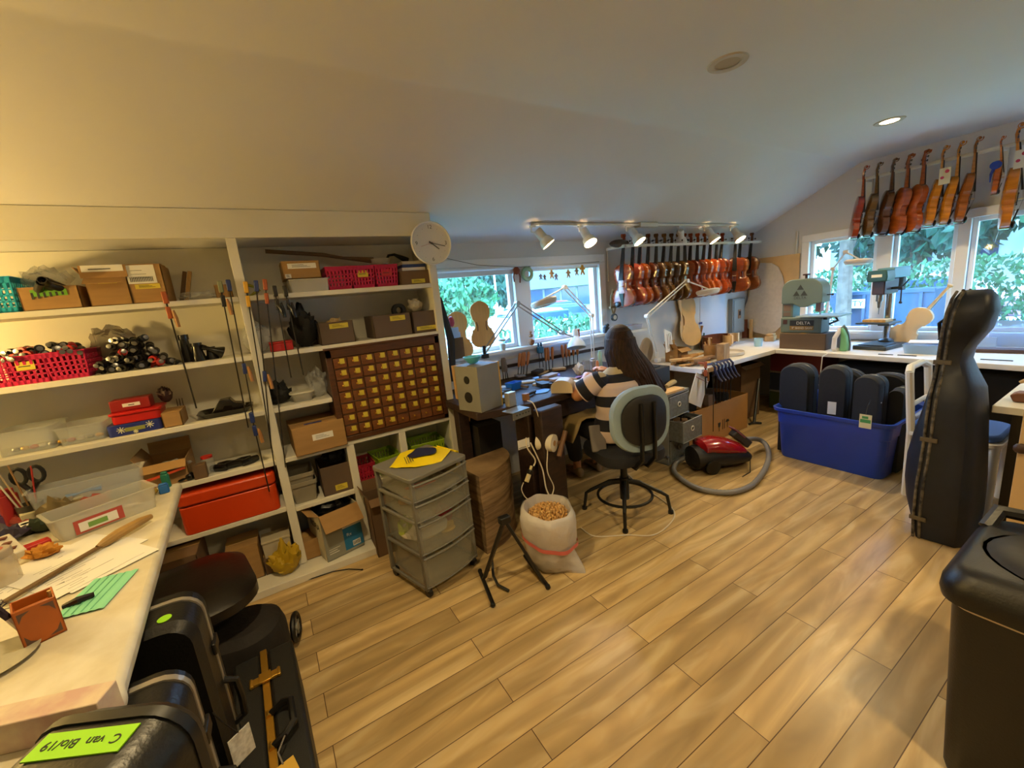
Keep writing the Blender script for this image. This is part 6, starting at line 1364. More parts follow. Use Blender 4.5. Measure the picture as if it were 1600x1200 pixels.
m = MB(); m.lathe([(.12, 0), (.16, .004), (.165, .035), (.16, .035), (.155, .01), (0, .008)], n=36); tag(m.build('round_tray', M('tray_white', '#c9c4bc', .4), loc=ow(1155, 556)+V((.03, .15, 0))), 'round white tray holding a bent rib at the corner of the worktop', 'tray')
m = MB(); m.lathe([(.04, 0), (.045, .09), (.04, .09), (.036, .01)], n=20); tag(m.build('pale_blue_cup', M('cup_blue', '#9cc8e4', .4), loc=ow(1189, 541)+V((0, .03, 0))), 'pale blue cup at the corner of the worktop', 'cup')
m = MB(); m.bx(-.08, .08, -.05, .05, 0, .06); m.bx(-.06, .07, -.04, .04, .06, .085); tag(m.build('pale_wood_block', M('offcut2', '#c7a06a'), loc=ow(1204, 532)+V((.0, .0, 0)), bevel=.006, rot=.3), 'pale rounded wood block beside the brown box', 'block')
bag('lilac_cloth', 'lilac crumpled cloth below the electrical panel', (4.86, 2.92, WZ), .06, (1.2, .8, .7), mat_=M('lilac', '#8d7f96', .8), cat='cloth', seed=83)
# small things by the corner, black box and papers on the little drawers
t = thing('fabric_drawers', 'narrow unit of three grey drawers with ring pulls, middle drawer open', 'drawers', (2.93, 2.44, 0), .1)
fg = M('drawer_grey_fabric', '#6f7478', .8, var=.15, vs=40); fgd = M('drawer_edge', '#8c9296', .6)
m = MB(); m.bx(-.165, -.15, -.2, .2, 0, .63); m.bx(.15, .165, -.2, .2, 0, .63); m.bx(-.165, .165, -.2, .2, .61, .63); m.bx(-.165, .165, -.2, .2, .0, .02); m.bx(-.165, .165, .185, .2, 0, .63); m.build('frame', fgd, t, bevel=.002)
for k, out in enumerate((0, .12, .0)):
    z0 = .03+.195*k
    m = MB(); a, b, c, d = -.145, .145, -.205-out, .17-out; h = .18
    m.bx(a, b, c, c+.008, z0, z0+h); m.bx(a, a+.006, c, d, z0, z0+h); m.bx(b-.006, b, c, d, z0, z0+h); m.bx(a, b, c, d, z0, z0+.006); m.bx(a, b, d-.006, d, z0, z0+h); dr = m.build('drawer', fg, t)
    m = MB(); R_ = [V((a, c-.001, z0)), V((b, c-.001, z0)), V((b, c-.001, z0+h)), V((a, c-.001, z0+h))]; m.tube(R_, .005, 6, closed=True); m.build('piping', fgd, dr)
    m = MB(); m.tube([(.0+.019*math.cos(q*PI/8), c-.003, z0+h*.55+.019*math.sin(q*PI/8)) for q in range(16)], .005, 6, closed=True); m.build('ring_pull', paper, dr)
    m = MB(); m.cyl((0, c-.003, z0+h*.55), (0, c-.001, z0+h*.55), .015, n=14); m.build('pull_hole', black, dr)
for k in range(6):
    m = MB(); m.bx(-.035, .035, -.025, .025, 0, .05); tag(m.build('drawer_content', [M('dark_brown_item', '#3c2c22', .7), card2, dsteel][k % 3], loc=V((2.93, 2.44, .345))+Matrix.Rotation(.1, 3, 'Z') @ V((-.1+.09*(k % 3), -.26+.09*(k//3), .0)), rot=.7*k, bevel=.006), ['dark', 'brown', 'metal'][k % 3]+' piece sticking out of the open middle drawer', 'piece', 'pieces in the open grey drawer')
t = thing('black_box', 'black rectangular metal box resting between the desk and the worktop', 'box', (2.88, 2.54, .667), .08)
m = MB(); m.bx(-.27, .19, -.13, .13, 0, .15); m.build('body', M('charcoal_metal', '#26282a', .5), t, bevel=.004); m = MB(); m.bx(-.15, .12, -.08, .06, .15, .158); m.build('top_plate', dsteel, t)
for x in (-.22, .15):
    m = MB(); m.bx(x-.015, x+.015, -.11, -.08, -.033, .0); m.build('foot', black, t)
m = MB(); m.bx(-.26, .17, -.08, .02, 0, .02); tag(m.build('pale_board', maple, loc=(2.84, 2.30, .634), rot=.03, bevel=.002), 'pale board with white end lying on the grey drawers', 'board')
m = MB(); m.bx(-.09, .07, -.06, .1, 0, .012); tag(m.build('purple_folder', M('purple_dark', '#2f2544', .6), loc=(2.72, 2.36, .66), rot=.2), 'dark purple folder under the black box', 'folder') if False else None
m = MB(); m.tube([(-.1, -.03, .03), (.0, .0, .035), (.08, .03, .03)], [.02, .028, .03], 9, flat=.8); tag(m.build('paper_bundle', M('kraft_roll', '#a89468', .7), loc=(3.03, 2.38, .632)), 'rolled tan paper bundle beside the pale board on the drawers', 'roll')
# orange clamp on the worktop end
bar_clamp(V((3.36, 2.262, .80)), V((3.36, 2.262, .52)), tim, 'short orange bar clamp fixed to the corner of the worktop')['group'] = 'clamps on the worktop'
# row of blue spring clamps on the edge
bl2 = M('clamp_navy', '#171d4a', .4)
for k in range(6):
    x = 3.47+.055*k; t = thing('spring_clamp', ['leftmost blue spring clamp on the worktop edge, with a round knob', 'second blue spring clamp on the worktop edge', 'third blue spring clamp on the worktop edge', 'fourth blue spring clamp on the worktop edge', 'fifth blue spring clamp on the worktop edge', 'rightmost blue spring clamp on the worktop edge'][k], 'clamp', (x, 2.27, WT), 0, 'blue clamps on the worktop edge')
    m = MB(); m.tube([(0, .08, .012), (0, -.0, .03), (0, -.03, .0), (0, -.03, -.07), (0, -.0, -.085)], [.008, .011, .011, .010, .008], 7); m.build('jaw', bl2, t)
    m = MB(); m.tube([(0, -.03, -.02), (0, -.07, -.10), (.0, -.10, -.125)], [.010, .011, .009], 7); m.build('handle', bl2, t)
    m = MB(); m.cyl((0, -.012, -.08), (0, -.012, -.36 if k else -.62), .004, n=6); m.build('bar', blackm, t)
    if k == 0:
        m = MB(); m.cyl((-.01, -.02, .03), (.008, -.02, .03), .018, n=14); m.build('knob', steel, t)
# boxes under the worktop
t = carton('long cardboard box with fragile marks under the worktop', 3.10, 4.12, 0, .37, y0=2.30, d=.42, flaps='open', mat_=M('cardboard_warm', '#a87a42', .8, var=.06, vs=4))
m = MB(); y = -.2135
m.prism([(.0, .17), (.04, .17), (.035, .13), (.023, .12), (.023, .09), (.032, .085), (.008, .085), (.017, .09), (.017, .12), (.005, .13)], y, y+.001, 'y'); m.build('glass_mark', ink, t)
for k in range(2):
    m = MB(); m.bx(.07+.03*k, .078+.03*k, y, y+.001, .09, .19); m.build('arrow_mark', ink, t)
m = MB(); m.bx(.15, .156, y, y+.001, .09, .15); m.prism([(.12, .15), (.186, .15), (.17, .175), (.136, .175)], y, y+.001, 'y'); m.build('umbrella_mark', ink, t)
m = MB(); m.bx(-.39, -.36, y, y+.001, .0, .37); m.build('box_seam', M('seam_brown', '#6b4524', .7), t)
for k in range(7):
    m = MB(); m.bx(-.06, .06, -.05, .05, 0, .08+.03*(k % 3)); tag(m.build('box_content', [card2, M('dark_brown_item', '#3c2c22'), black, card][k % 4], loc=(3.2+.13*k, 2.5+.05*(k % 2), .29), rot=(.1, .1*(k % 3), .4*k)), ['brown', 'dark brown', 'black', 'tan'][k % 4]+' piece piled in the long fragile box', 'piece', 'pieces in the long cardboard box')
m = MB(); m.bx(-.12, .12, -.004, .004, -.14, .14); m.bx(-.12, .12, -.006, -.004, .10, .104, 1); tag(m.build('printed_sheet', [paper, M('red_line', '#a8505a', .7)], loc=(3.34, 2.32, .55), rot=(.05, .45, .1)), 'white sheet with a red line standing under the worktop', 'sheet')
carton('tall brown carton with tape standing under the worktop', 4.25, 4.62, 0, .60, y0=2.45, d=.3, flaps='flaps', mat_=card2)
carton('tan flattened carton leaning behind the long box', 3.62, 4.1, .0, .62, y0=2.80, d=.12, flaps='closed')
for i, (z0, h, cc, lb) in enumerate([(0, .2, '#3c4a20', 'lowest green storage box stacked under the gable worktop'), (.2, .02, '#8c8a84', 'pale shelf board between the stacked storage boxes'), (.22, .2, '#2a3550', 'dark blue storage box in the middle of the stack'), (.42, .02, '#8c8478', 'upper pale shelf board of the stack'), (.44, .2, '#6c2026', 'dark red storage box on top of the stack')]):
    m = MB(); m.bx(-.2, .18, -.28, .24, 0, h); tag(m.build('storage_box', M('sb'+cc, cc, .6), loc=(5.12, 2.26, z0+.001*i), bevel=.004), lb, 'box', 'stack under the gable worktop')
t = thing('tripod', 'black folded tripod foot standing on the floor before the stacked boxes', 'tripod', onz(1178, 663)); m = MB(); m.cyl((0, 0, .02), (.30, .12, .42), .014, n=8); m.build('leg', black, t); m = MB(); m.tube([(-.06, .02, .012), (0, 0, .02), (.05, -.05, .012)], .012, 6); m.build('foot', black, t)
# ------------------------------------------------------------------ machines under the gable window
t = carton('dark brown cardboard box under the band saw', 4.66, 4.86, WZ, .155, y0=1.86, d=.42, mat_=card3, flaps='closed')
grn_ = M('machine_green_grey', '#5c6c66', .4, var=.03); dkg = M('machine_dark', '#2c3230', .45)
t = thing('band_saw', 'grey-green bench band saw with DELTA lettering on a brown box', 'band saw', (4.80, 2.085, WZ+.1615))
def by(a): return onx(a, 470, 4.70).y-2.085
yl, yr = .215, -.155      # left and right edge of the cabinet (towards +y is picture left)
m = MB(); o = [(yl, .30)]+[(yl-.10+.10*math.cos(a_), .44+.10*math.sin(a_)) for a_ in [PI*.5*k/6 for k in range(7)]]+[(yr+.12-.12*math.sin(a_), .42+.12*math.cos(a_)) for a_ in [PI*.5*k/6 for k in range(7)]]+[(yr, .30)]+[(yr+.10+.055*math.cos(a_), .30-.055*math.sin(a_)*.6) for a_ in [PI+PI*.0-PI*k/6*0 for k in range(0)]]+[(-.08, .29), (-.03, .262), (.04, .262), (.09, .29), (.11, .30)]
m.prism(o, -.09, .08, 'x'); m.build('upper_housing', grn_, t, bevel=.006)
m = MB(); m.bx(-.07, .08, .11, .215, .0, .31); m.build('column', grn_, t, bevel=.004)
m = MB(); m.bx(-.09, .09, -.16, .215, 0, .155); m.build('base_housing', grn_, t, bevel=.006)
m = MB(); m.bx(-.05, .02, -.13, -.085, .21, .30); m.build('blade_guard', M('guard_red_grey', '#7a5a60', .5), t, bevel=.003)
m = MB(); m.bx(-.002, .002, -.115, -.10, .17, .22); m.build('blade', steel, t)
m = MB(); m.bx(-.17, .12, -.33, .04, .165, .178); m.build('saw_table', M('table_alu', '#8fa0a4', .35, metal=.4), t, bevel=.002)
m = MB(); m.bx(-.05, .05, -.19, -.04, .13, .165); m.tube([(-.02, -.24, .163), (-.02, -.27, .12), (-.02, -.20, .085)], .012, 6); m.build('trunnion', dkg, t)
m = MB(); m.cyl((0, .03, .53), (0, .03, .575), .012, n=10); m.cyl((0, .03, .572), (0, .03, .588), .032, n=16); m.build('tension_knob', M('knob_dark_red', '#3a2426', .4), t, bevel=.003)
m = MB(); m.cyl((0, -.16, .37), (0, -.20, .37), .006, n=6); m.ball((0, -.205, .37), .012, 8); m.build('side_knob', black, t)
fx = -.0915
def fm(y, z, x=fx): return face_mtx((x, y, z), (0, -1, 0), (0, 0, 1))
for (y, z, s_) in ((.04, .455, .032), (.075, .395, .032), (.005, .395, .032)):
    m = MB(); m.prism([(y-s_, z-s_*.6), (y+s_, z-s_*.6), (y, z+s_)], fx, fx+.001, 'x'); m.build('triangle_logo', dkg, t)
text('lettering', 'DELTA', .038, dkg, t, fm(.04, .355))
m = MB(); m.bx(fx-.001, fx+.0005, -.095, .125, .03, .13, 0); m.bx(fx-.0013, fx-.001, -.095, .125, .03, .072, 1); m.build('name_plate', [M('plate_black', '#15161a', .4), M('plate_gold', '#8a6a30', .4)], t)
text('lettering', 'DELTA', .042, paper, t, fm(-.0, .10, fx-.002)); text('lettering', '9" BAND SAW', .030, paper, t, fm(.01, .05, fx-.002))
m = MB(); m.bx(-.0716, -.0705, .13, .2, .22, .29); m.bx(-.0716, -.0705, .13, .2, .14+.03, .21); m.build('warning_label', M('label_brown', '#6b5a50', .6), t)
m = MB(); m.bx(-.095, -.09, .15, .19, .09, .135); m.build('switch', M('switch_dark', '#3a1c1c', .5), t)
# steam iron
t = thing('clothes_iron', 'white and green clothes iron standing on its heel before the band saw', 'iron', (4.72, 1.745, WZ), .0)
m = MB(); m.prism([(-.062, 0), (.062, 0), (.064, .06), (.05, .15), (.022, .22), (0, .245), (-.022, .22), (-.05, .15), (-.064, .06)], .0, .02, 'x'); m.build('soleplate', steel, t, bevel=.004)
m = MB(); m.prism([(-.055, 0), (.0, 0), (.0, .225), (-.018, .2), (-.045, .14), (-.057, .06)], -.06, .0, 'x'); m.build('green_tank', M('iron_green', '#7dbb84', .3, alpha=.85), t, bevel=.01)
m = MB(); m.tube([(-.03, .03, .0), (-.085, .035, .03), (-.09, .03, .13), (-.03, .01, .21)], [.03, .022, .02, .02], 10); m.build('handle', M('iron_white', '#d4d2d6', .35), t)
m = MB(); m.tube([(-.04, .03, .0), (-.13, .04, .005), (-.27, .05, -.02), (-.28, .06, -.30)], .004, 5); m.build('cord', paper, t)
# drill press
t = thing('drill_press', 'dark green bench drill press with chrome column by the gable window', 'drill press', (5.0, 1.545, WZ), -.12)
m = MB(); m.bx(-.20, .17, -.13, .13, 0, .035); m.bx(-.17, .05, -.10, .10, .035, .045); m.build('base', dkg, t, bevel=.006)
m = MB(); m.cyl((.09, 0, .03), (.09, 0, .60), .028, n=20); m.build('column', M('chrome', '#b8b8ba', .12, metal=1), t)
m = MB(); m.lathe([(.06, .035), (.055, .06), (.035, .075)], n=20, c=(.09, 0, 0)); m.build('column_collar', dkg, t)
m = MB(); m.bx(-.18, .04, -.13, .13, .235, .25); m.bx(.02, .13, -.045, .045, .20, .26); m.build('work_table', dkg, t, bevel=.003)
m = MB(); m.bx(-.13, .0, -.08, .10, .2505, .275); m.build('table_block', pine, t, bevel=.002)
m = MB(); m.prism([(-.075, .62), (.075, .62), (.08, .66), (.07, .72), (-.07, .72), (-.08, .66)], -.16, -.02, 'x'); m.build('head', M('drill_green', '#1f4640', .35), t, bevel=.008)
m = MB(); m.prism([(-.07, .64), (.07, .64), (.065, .735), (-.065, .735)], -.02, .26, 'x'); m.build('belt_cover', M('drill_cover', '#5c8896', .4), t, bevel=.008)
m = MB(); m.bx(-.1615, -.16, -.04, .04, .66, .685); m.build('name_badge', paper, t)
m = MB(); m.bx(-.12, .12, -.05, .05, .50, .64); m.build('gear_housing', M('drill_red_dark', '#3b2a34', .4), t, bevel=.01)
m = MB(); m.cyl((-.08, 0, .50), (-.08, 0, .44), .028, n=14); m.cyl((-.08, 0, .44), (-.08, 0, .38), .018, .012, n=12); m.cyl((-.08, 0, .38), (-.08, 0, .32), .004, n=6); m.build('chuck', steel, t)
m = MB(); m.cyl((0, -.05, .55), (0, -.13, .55), .012, n=8); m.cyl((0, -.12, .55), (-.02, -.13, .43), .006, n=6); m.cyl((0, -.12, .55), (.07, -.14, .62), .006, n=6); m.ball((-.022, -.131, .42), .014, 8); m.build('feed_lever', black, t)
m = MB(); m.cyl((.2, 0, .52), (.2, 0, .66), .06, n=18); m.build('motor', dkg, t)
# bin with papers, loose cables, unfinished violin
t = thing('clear_tub', 'pale blue clear tub with papers on the gable worktop', 'tub', (4.80, 1.185, WZ), .0)
m = MB(); m.loft([[(x*k, y*k, z) for x, y in rrect(.20, .24, .02)] for z, k in ((0, .9), (.07, 1), (.07, 1.04), (.08, 1.04), (.08, .97), (.006, .86))]); m.build('body', M('tub_blue', '#9fc4ea', .3, alpha=.6), t)
for k in range(4):
    m = MB(); m.bx(-.08, .08, -.1, .1, 0, .006); tag(m.build('paper_stack', paper if k % 2 else M('newsprint', '#a8a8b4', .8), loc=(4.80, 1.185, WZ+.012+.02*k+(.02 if k == 3 else 0)), rot=.1*k-.1), ['lowest paper in the pale blue tub', 'second paper in the pale blue tub', 'third paper in the pale blue tub', 'printed paper on top of the pale blue tub'][k], 'paper', 'papers in the pale blue tub')
for k, (y, L, lb) in enumerate([(1.38, .10, 'thin black file lying at the worktop edge before the tub, left one'), (1.24, .12, 'thin black file lying at the worktop edge before the tub, right one'), (.74, .16, 'dark flat bar on the gable worktop right of the cello case')]):
    m = MB(); m.bx(-.006, .006, -L/2, L/2, 0, .006); tag(m.build('metal_file', black, loc=(4.60, y, WZ)), lb, 'file', 'files on the gable worktop')
m = MB(); m.tube([(.03*math.cos(q*.7)*(1+.1*q/9), .05*math.sin(q*.7), .012+.01*(q % 3)) for q in range(24)], .003, 5); tag(m.build('cable_coil', M('cable_pale', '#c0c4d0', .4), loc=(4.86, 1.66, WZ)), 'loose pale cable between the iron and the drill press', 'cable')
# bare violin
t = thing('bare_violin', 'unvarnished pale violin leaning in the gable window', 'violin', onx(1470, 447, 5.28))
for c in proto.children:
    if c.name.split('.')[0] in ('body', 'neck', 'fingerboard'):
        d = c.copy(); COL.objects.link(d); d.parent = t; d.matrix_parent_inverse = Matrix()
        if c.name.split('.')[0] != 'fingerboard': d.data = c.data.copy(); d.data.materials[0] = M('bare_white_wood', '#d6bd94', .55)
t.scale = (1.05,)*3
mt = Matrix.Rotation(math.radians(33), 4, 'X') @ Matrix.Rotation(math.radians(90), 4, 'Z')
t.rotation_euler = mt.to_euler(); t.location = onx(1470, 462, 5.24)
t = thing('phone', 'black mobile phone propped before the bare violin', 'phone', (5.10, 1.16, WZ+.03)); t.rotation_euler = (.35, 0, 0)
m = MB(); m.bx(-.005, .005, -.035, .035, 0, .14); m.build('body', black, t, bevel=.004); m = MB(); m.bx(-.0062, -.005, -.03, .03, .01, .13); m.build('screen', M('screen_dark', '#1c2026', .1), t)
m = MB(); m.bx(-.05, .05, -.04, .04, 0, .03); tag(m.build('phone_stand', dkg, loc=(5.10, 1.17, WZ), bevel=.004), 'low dark stand under the mobile phone', 'stand')
m = MB(); m.bx(-.02, .02, -.08, .06, 0, .12); m.bx(-.018, .018, -.2, -.09, 0, .09); tag(m.build('clear_case', M('bluish_clear', '#a8c4e0', .2, alpha=.5), loc=(5.2, 1.05, WZ)), 'clear bluish plastic case behind the mobile phone', 'case')
m = MB(); m.bx(-.06, .06, -.20, .20, 0, .03); tag(m.build('dark_brush', M('brown_brush', '#4c3c3a', .8, var=.2), loc=(5.0, .72, WZ), rot=.1, bevel=.006), 'long dark brown brush on the gable worktop at the right edge', 'brush')
m = MB(); m.bx(-.01, .01, -.16, .16, 0, .22); tag(m.build('clear_sheet', M('bluish_clear', '#a8c4e0'), loc=(5.28, .75, WZ)), 'bluish clear plastic sheet leaning in the right gable pane', 'sheet')
m = MB(); m.prism([(-.05, 0), (.05, 0), (.04, .2), (-.02, .26)], -.005, .005, 'x'); m.cyl((-.0062, 0, .12), (-.005, 0, .12), .022, n=14, mi=1); tag(m.build('pale_pouch', [M('pouch_pale', '#c4cce4', .5), M('flower_red', '#a82848')], loc=(5.2, .62, WZ)), 'pale pouch with a red dot at the right edge of the gable window', 'pouch')
# ------------------------------------------------------------------ blue tote and cases
t = thing('storage_tote', 'large royal blue plastic tote full of instrument cases on the floor', 'tote', (3.95, 1.39, 0))
m = MB(); W2, D2, H2 = .74, .76, .44
m.loft([[(x*k, y*k, z) for x, y in rrect(W2, D2, .06, 5)] for z, k in ((0, .90), (.02, .92), (H2-.14, .965), (H2-.13, .985), (H2-.03, 1.0), (H2-.03, 1.05), (H2, 1.07), (H2, 1.03), (H2-.02, .97), (.01, .88))]); m.build('body', bluep, t, bevel=.002)
m = MB(); m.bx(-.05, .15, -.425, -.395, H2-.06, H2+.002); m.build('handle', M('tote_grey', '#8f98a8', .5), t, bevel=.01)
navyc = M('case_navy', '#10141c', .75, var=.15, vs=40); blkc = M('case_black_cloth', '#0e0e10', .8)
def softcase(label, x, y0, y1, zt, d, mat_, rotz=0, z0=.02, tilt=0):
    t = thing('violin_case', label, 'case', (x+d/2, (y0+y1)/2, z0), (0, tilt, rotz), 'instrument cases standing in the blue tote'); w_ = y1-y0; h = zt-z0; r = w_*.42
    def sec(xx, k):
        o = [(-w_/2*k, 0), (w_/2*k, 0), (w_/2*k, h-r)]+[(w_/2*k-r+r*math.cos(a_), h-r+r*math.sin(a_)*k) for a_ in [PI/2*q/6 for q in range(1, 7)]]+[(-w_/2*k+r-r*math.sin(a_), h-r+r*math.cos(a_)*k) for a_ in [PI/2*q/6 for q in range(0, 7)]]
        return [(xx, a, b) for a, b in o]
    m = MB(); m.loft([sec(-d/2, .90), sec(-d/2+.015, 1), sec(-.004, 1)]); m.build('lid', mat_, t)
    m = MB(); m.loft([sec(.004, 1), sec(d/2-.015, 1), sec(d/2, .9)]); m.build('body', mat_, t)
    m = MB(); s = sec(0, 1.0); m.tube([V(p) for p in s[2:]], .006, 6); m.build('zipper', M('zip_grey', '#55585e', .4, metal=.5), t)
    return t
def yz(a, b, x): p = onx(a, b, x); return p.y, p.z
X1 = 3.66
softcase('navy rounded instrument case at the left end of the blue tote', X1+.02, yz(1262, 600, X1)[0], yz(1215, 600, X1)[0], yz(1240, 572, X1)[1], .17, navyc)
c_ = softcase('navy case with a white label, second from the left in the tote', X1+.02, yz(1318, 600, X1)[0], yz(1275, 600, X1)[0], yz(1295, 575, X1)[1], .17, navyc, .12)
m = MB(); m.bx(-.088, -.0865, -.035, .02, .40, .50); m.build('label', paper, c_)
c_ = softcase('narrow navy case with chrome corners, third from the left in the tote', X1-.02, yz(1378, 620, X1)[0], yz(1334, 620, X1)[0], yz(1355, 588, X1)[1], .14, navyc, -.1)
for s_ in (-1, 1):
    m = MB(); m.ball((-.03, s_*.07, .545), .014, 8); m.build('chrome_corner', MATS['chrome'], c_)
t = thing('luggage_tag', 'cream tag with green print hanging over the front of the blue tote', 'tag', onx(1353, 648, 3.51)); m = MB(); m.bx(-.001, .001, -.035, .035, -.10, 0); m.build('card', M('tag_cream', '#cfc79c', .7), t); m = MB(); m.bx(-.002, -.001, -.03, .03, -.06, -.035); m.bx(-.002, -.001, -.015, .02, -.03, -.012); m.build('green_print', M('green_print', '#3f8a4a', .7), t); m = MB(); m.tube([(0, 0, 0), (.05, .01, .05), (.12, .02, .08)], .002, 5); m.build('string', black, t)
softcase('big black case at the back right of the tote', 4.02, 1.05, 1.32, .70, .12, blkc)
softcase('black case standing upright at the far back of the tote', 4.16, 1.36, 1.70, .68, .12, blkc)
softcase('black case at the right front of the tote beside the white chair', 3.78, 1.03-.02, 1.10, .64, .2, blkc)
m = MB(); m.tube([(0, 0, 0), (0, -.1, .04), (0, -.2, .02)], [.05, .07, .05], 10); tag(m.build('light_blue_bag', M('light_blue', '#3f7fc0', .6), loc=(4.35, 1.9, .60)), 'light blue piece showing behind the cases of the tote', 'bag') if False else None
for k, (y0, y1, lb) in enumerate([(1.05, 1.85, 'row of dark cases standing behind the tote under the gable worktop'), (.15, .95, 'dark case standing under the gable worktop right of the tote')]):
    m = MB(); m.prism([(x, y) for x, y in rrect(.22, y1-y0, .05)], 0, .60); tag(m.build('instrument_case', blkc, loc=(4.98, (y0+y1)/2, 0), bevel=.03), lb, 'case')
# ------------------------------------------------------------------ cello case
cs = M('cello_case_shell', '#0a1122', .48, var=.3, vs=12, bump=.1, bs=30); worn = M('worn_edge', '#6a6252', .8, col2='#1e1c1a', vs=30)
XC = 3.05
L_ = [(1500, 454, 1540, 457, 1497, .05), (1488, 462, 1549, 470, 1494, .10), (1480, 485, 1553, 492, 1488, .13), (1473, 515, 1541, 520, 1481, .13), (1467, 545, 1514, 548, 1475, .115), (1463, 565, 1508, 567, 1472, .115), (1458, 585, 1517, 590, 1470, .14), (1450, 612, 1530, 615, 1467, .18), (1438, 645, 1532, 650, 1463, .20), (1424, 680, 1532, 685, 1459, .20), (1414, 715, 1531, 718, 1455, .215), (1412, 745, 1530, 748, 1451, .235), (1415, 775, 1528, 775, 1448, .24), (1424, 805, 1525, 803, 1444, .23), (1436, 832, 1519, 826, 1441, .20)]
t = thing('cello_case', 'worn black hard cello case standing upright on the floor', 'case', (XC+.1, .62, 0), 0)
base = V(t.location); lid, bod, sm = [], [], []
for (xl, yl_, xr, yr_, xs_, hw) in L_:
    a, b, s_ = onx(xl, yl_, XC), onx(xr, yr_, XC), onx(xs_, (yl_+yr_)/2, XC)
    z = (a.z+b.z)/2; 
    if (xl, yl_) == (1436, 832): z = .004
    ya, yb, ysm = a.y-base.y, b.y-base.y, s_.y-base.y; n = 9
    lid.append([V((hw*math.cos(q), ysm+(ya-ysm)*math.sin(q)**.6, z)) for q in [PI*k/n for k in range(n+1)]])
    bod.append([V((hw*math.cos(q), ysm+(yb-ysm)*math.sin(q)**.22, z)) for q in [PI*k/n for k in range(n+1)]])
    sm.append((V((-hw-.002, ysm, z)), V((hw+.002, ysm, z))))
m = MB(); m.loft(lid); m.build('lid', cs, t, smooth=.9)
m = MB(); m.loft(bod); m.build('body', cs, t, smooth=.9)
for off in (-.012, .014):
    m = MB(); m.tube([a+V((0, off, 0)) for a, b in sm]+[], .007, 6); m.tube([b+V((0, off, 0)) for a, b in sm], .007, 6); m.build('edge_strip', worn, t)
for k in (9, 13, 5):
    a = sm[k][0]; m = MB(); m.bx(a.x-.008, a.x+.004, a.y-.04, a.y+.03, a.z-.012, a.z+.012); m.build('latch', M('worn_brass', '#5c5240', .55, metal=.3), t, bevel=.003)
m = MB(); a = sm[3][0]; m.tube([(a.x+.05, a.y+.01, a.z+.07), (a.x+.03, a.y+.035, a.z+.04), (a.x+.05, a.y+.03, a.z-.04)], .008, 7); m.build('handle', black, t)
# ------------------------------------------------------------------ white chair with blue cushion, carving table, plywood, bin
t = thing('white_chair', 'white painted chair with a blue cushion partly hidden by the cello case', 'chair', (3.66, .70, 0))
m = MB(); m.prism(rrect(.40, .42, .05), .43, .455); m.build('seat', white, t, bevel=.004)
m = MB(); m.prism(rrect(.38, .40, .08), .456, .50); m.build('cushion', M('cushion_blue', '#3b5fa0', .8), t, bevel=.015)
for x, y in ((-.17, .18), (.17, .18)):
    m = MB(); m.tube([(x, y, 0), (x, y+.005, .45), (x, y+.04, .84)], .022, 10); m.build('back_post', white, t)
for x, y in ((-.17, -.18), (.17, -.18)):
    m = MB(); m.cyl((x, y, 0), (x, y, .44), .023, n=12); m.build('leg', white, t)
m = MB(); m.tube([(-.17, .22, .83), (-.1, .235, .86), (.1, .235, .86), (.17, .22, .83)], .022, 10); m.tube([(-.17, .20, .62), (.17, .20, .62)], .014, 8); m.build('back_rail', white, t)
t = thing('carving_table', 'small white-topped table holding a carved scroll at the right edge', 'table', (3.60, .22, 0))
m = MB(); m.bx(-.38, .35, -.45, .29, .71, .75); m.build('top', wtop, t, bevel=.004)
for x, y in ((-.3, .2), (.28, .2), (-.3, -.38), (.28, -.38)):
    m = MB(); m.bx(x-.025, x+.025, y-.025, y+.025, 0, .71); m.build('leg', dsteel, t)
t = thing('carved_scroll', 'pale carved wooden scroll in a brown block on the small white table', 'carving', (3.38, .40, .751))
m = MB(); m.prism([(-.06, 0), (.06, 0), (.075, .035), (.05, .05), (-.05, .055), (-.07, .04)], -.04, .04, 'x'); m.build('block', M('scroll_brown', '#7c5038', .5, var=.15), t, bevel=.008)
m = MB(); m.tube([(0, .05, .10), (0, .02, .125), (0, -.02, .10), (0, -.035, .06), (0, .0, .045)], [.008, .014, .016, .016, .014], 8); m.build('scroll', maple, t)
m = MB(); m.tube([(0, 0, 0), (0, -.13, .12)], [.014, .02], 8); tag(m.build('steel_tool', M('chrome', '#b8b8ba'), loc=(3.44, .28, .753)), 'pale metal tool leaning beside the carved scroll', 'tool')
t = thing('plywood_cabinet', 'upright pale plywood panel with a dark knob at the right edge', 'panel', (2.5, -.04, 0))
m = MB(); m.bx(0, .02, -.35, .352, 0, 1.25); m.build('panel', M('plywood', '#b99a6c', .6, var=.06, vs=3, stretch=(3, 3, 1)), t, bevel=.002)
m = MB(); m.bx(.02, .55, -.35, -.33, 0, .66); m.bx(.02, .5, -.33, .25, .02, .04); m.build('carcass', M('plywood', '#b99a6c'), t)
p = onx(1596, 700, 2.5); m = MB(); m.ball((-.01, p.y+.04, p.z), .022, 10, sq=(.6, 1, 1)); m.build('knob', M('knob_brown', '#3a2416', .5), t)
t = thing('trash_bin', 'tall black swing-lid trash bin in the right foreground', 'bin', (1.725, .03, 0), .0)
bk = M('bin_black', '#131110', .42, bump=.08, bs=150)
P0 = onz(1483, 930, .62); P1 = onz(1508, 800, .68)
m = MB(); bw, bd = .44, .50
m.loft([[(x*k, y*k, z) for x, y in rrect(bw, bd, .05, 5)] for z, k in ((0, .84), (.02, .86), (.58, .96), (.60, .98))]); m.build('body', bk, t)
m = MB(); m.loft([[(x*k, y*k, z) for x, y in rrect(bw, bd, .06, 5)] for z, k in ((.615, 1.0), (.60, 1.05), (.625, 1.07), (.655, 1.06), (.69, .98), (.70, .92))]); m.build('lid', bk, t, smooth=.8)
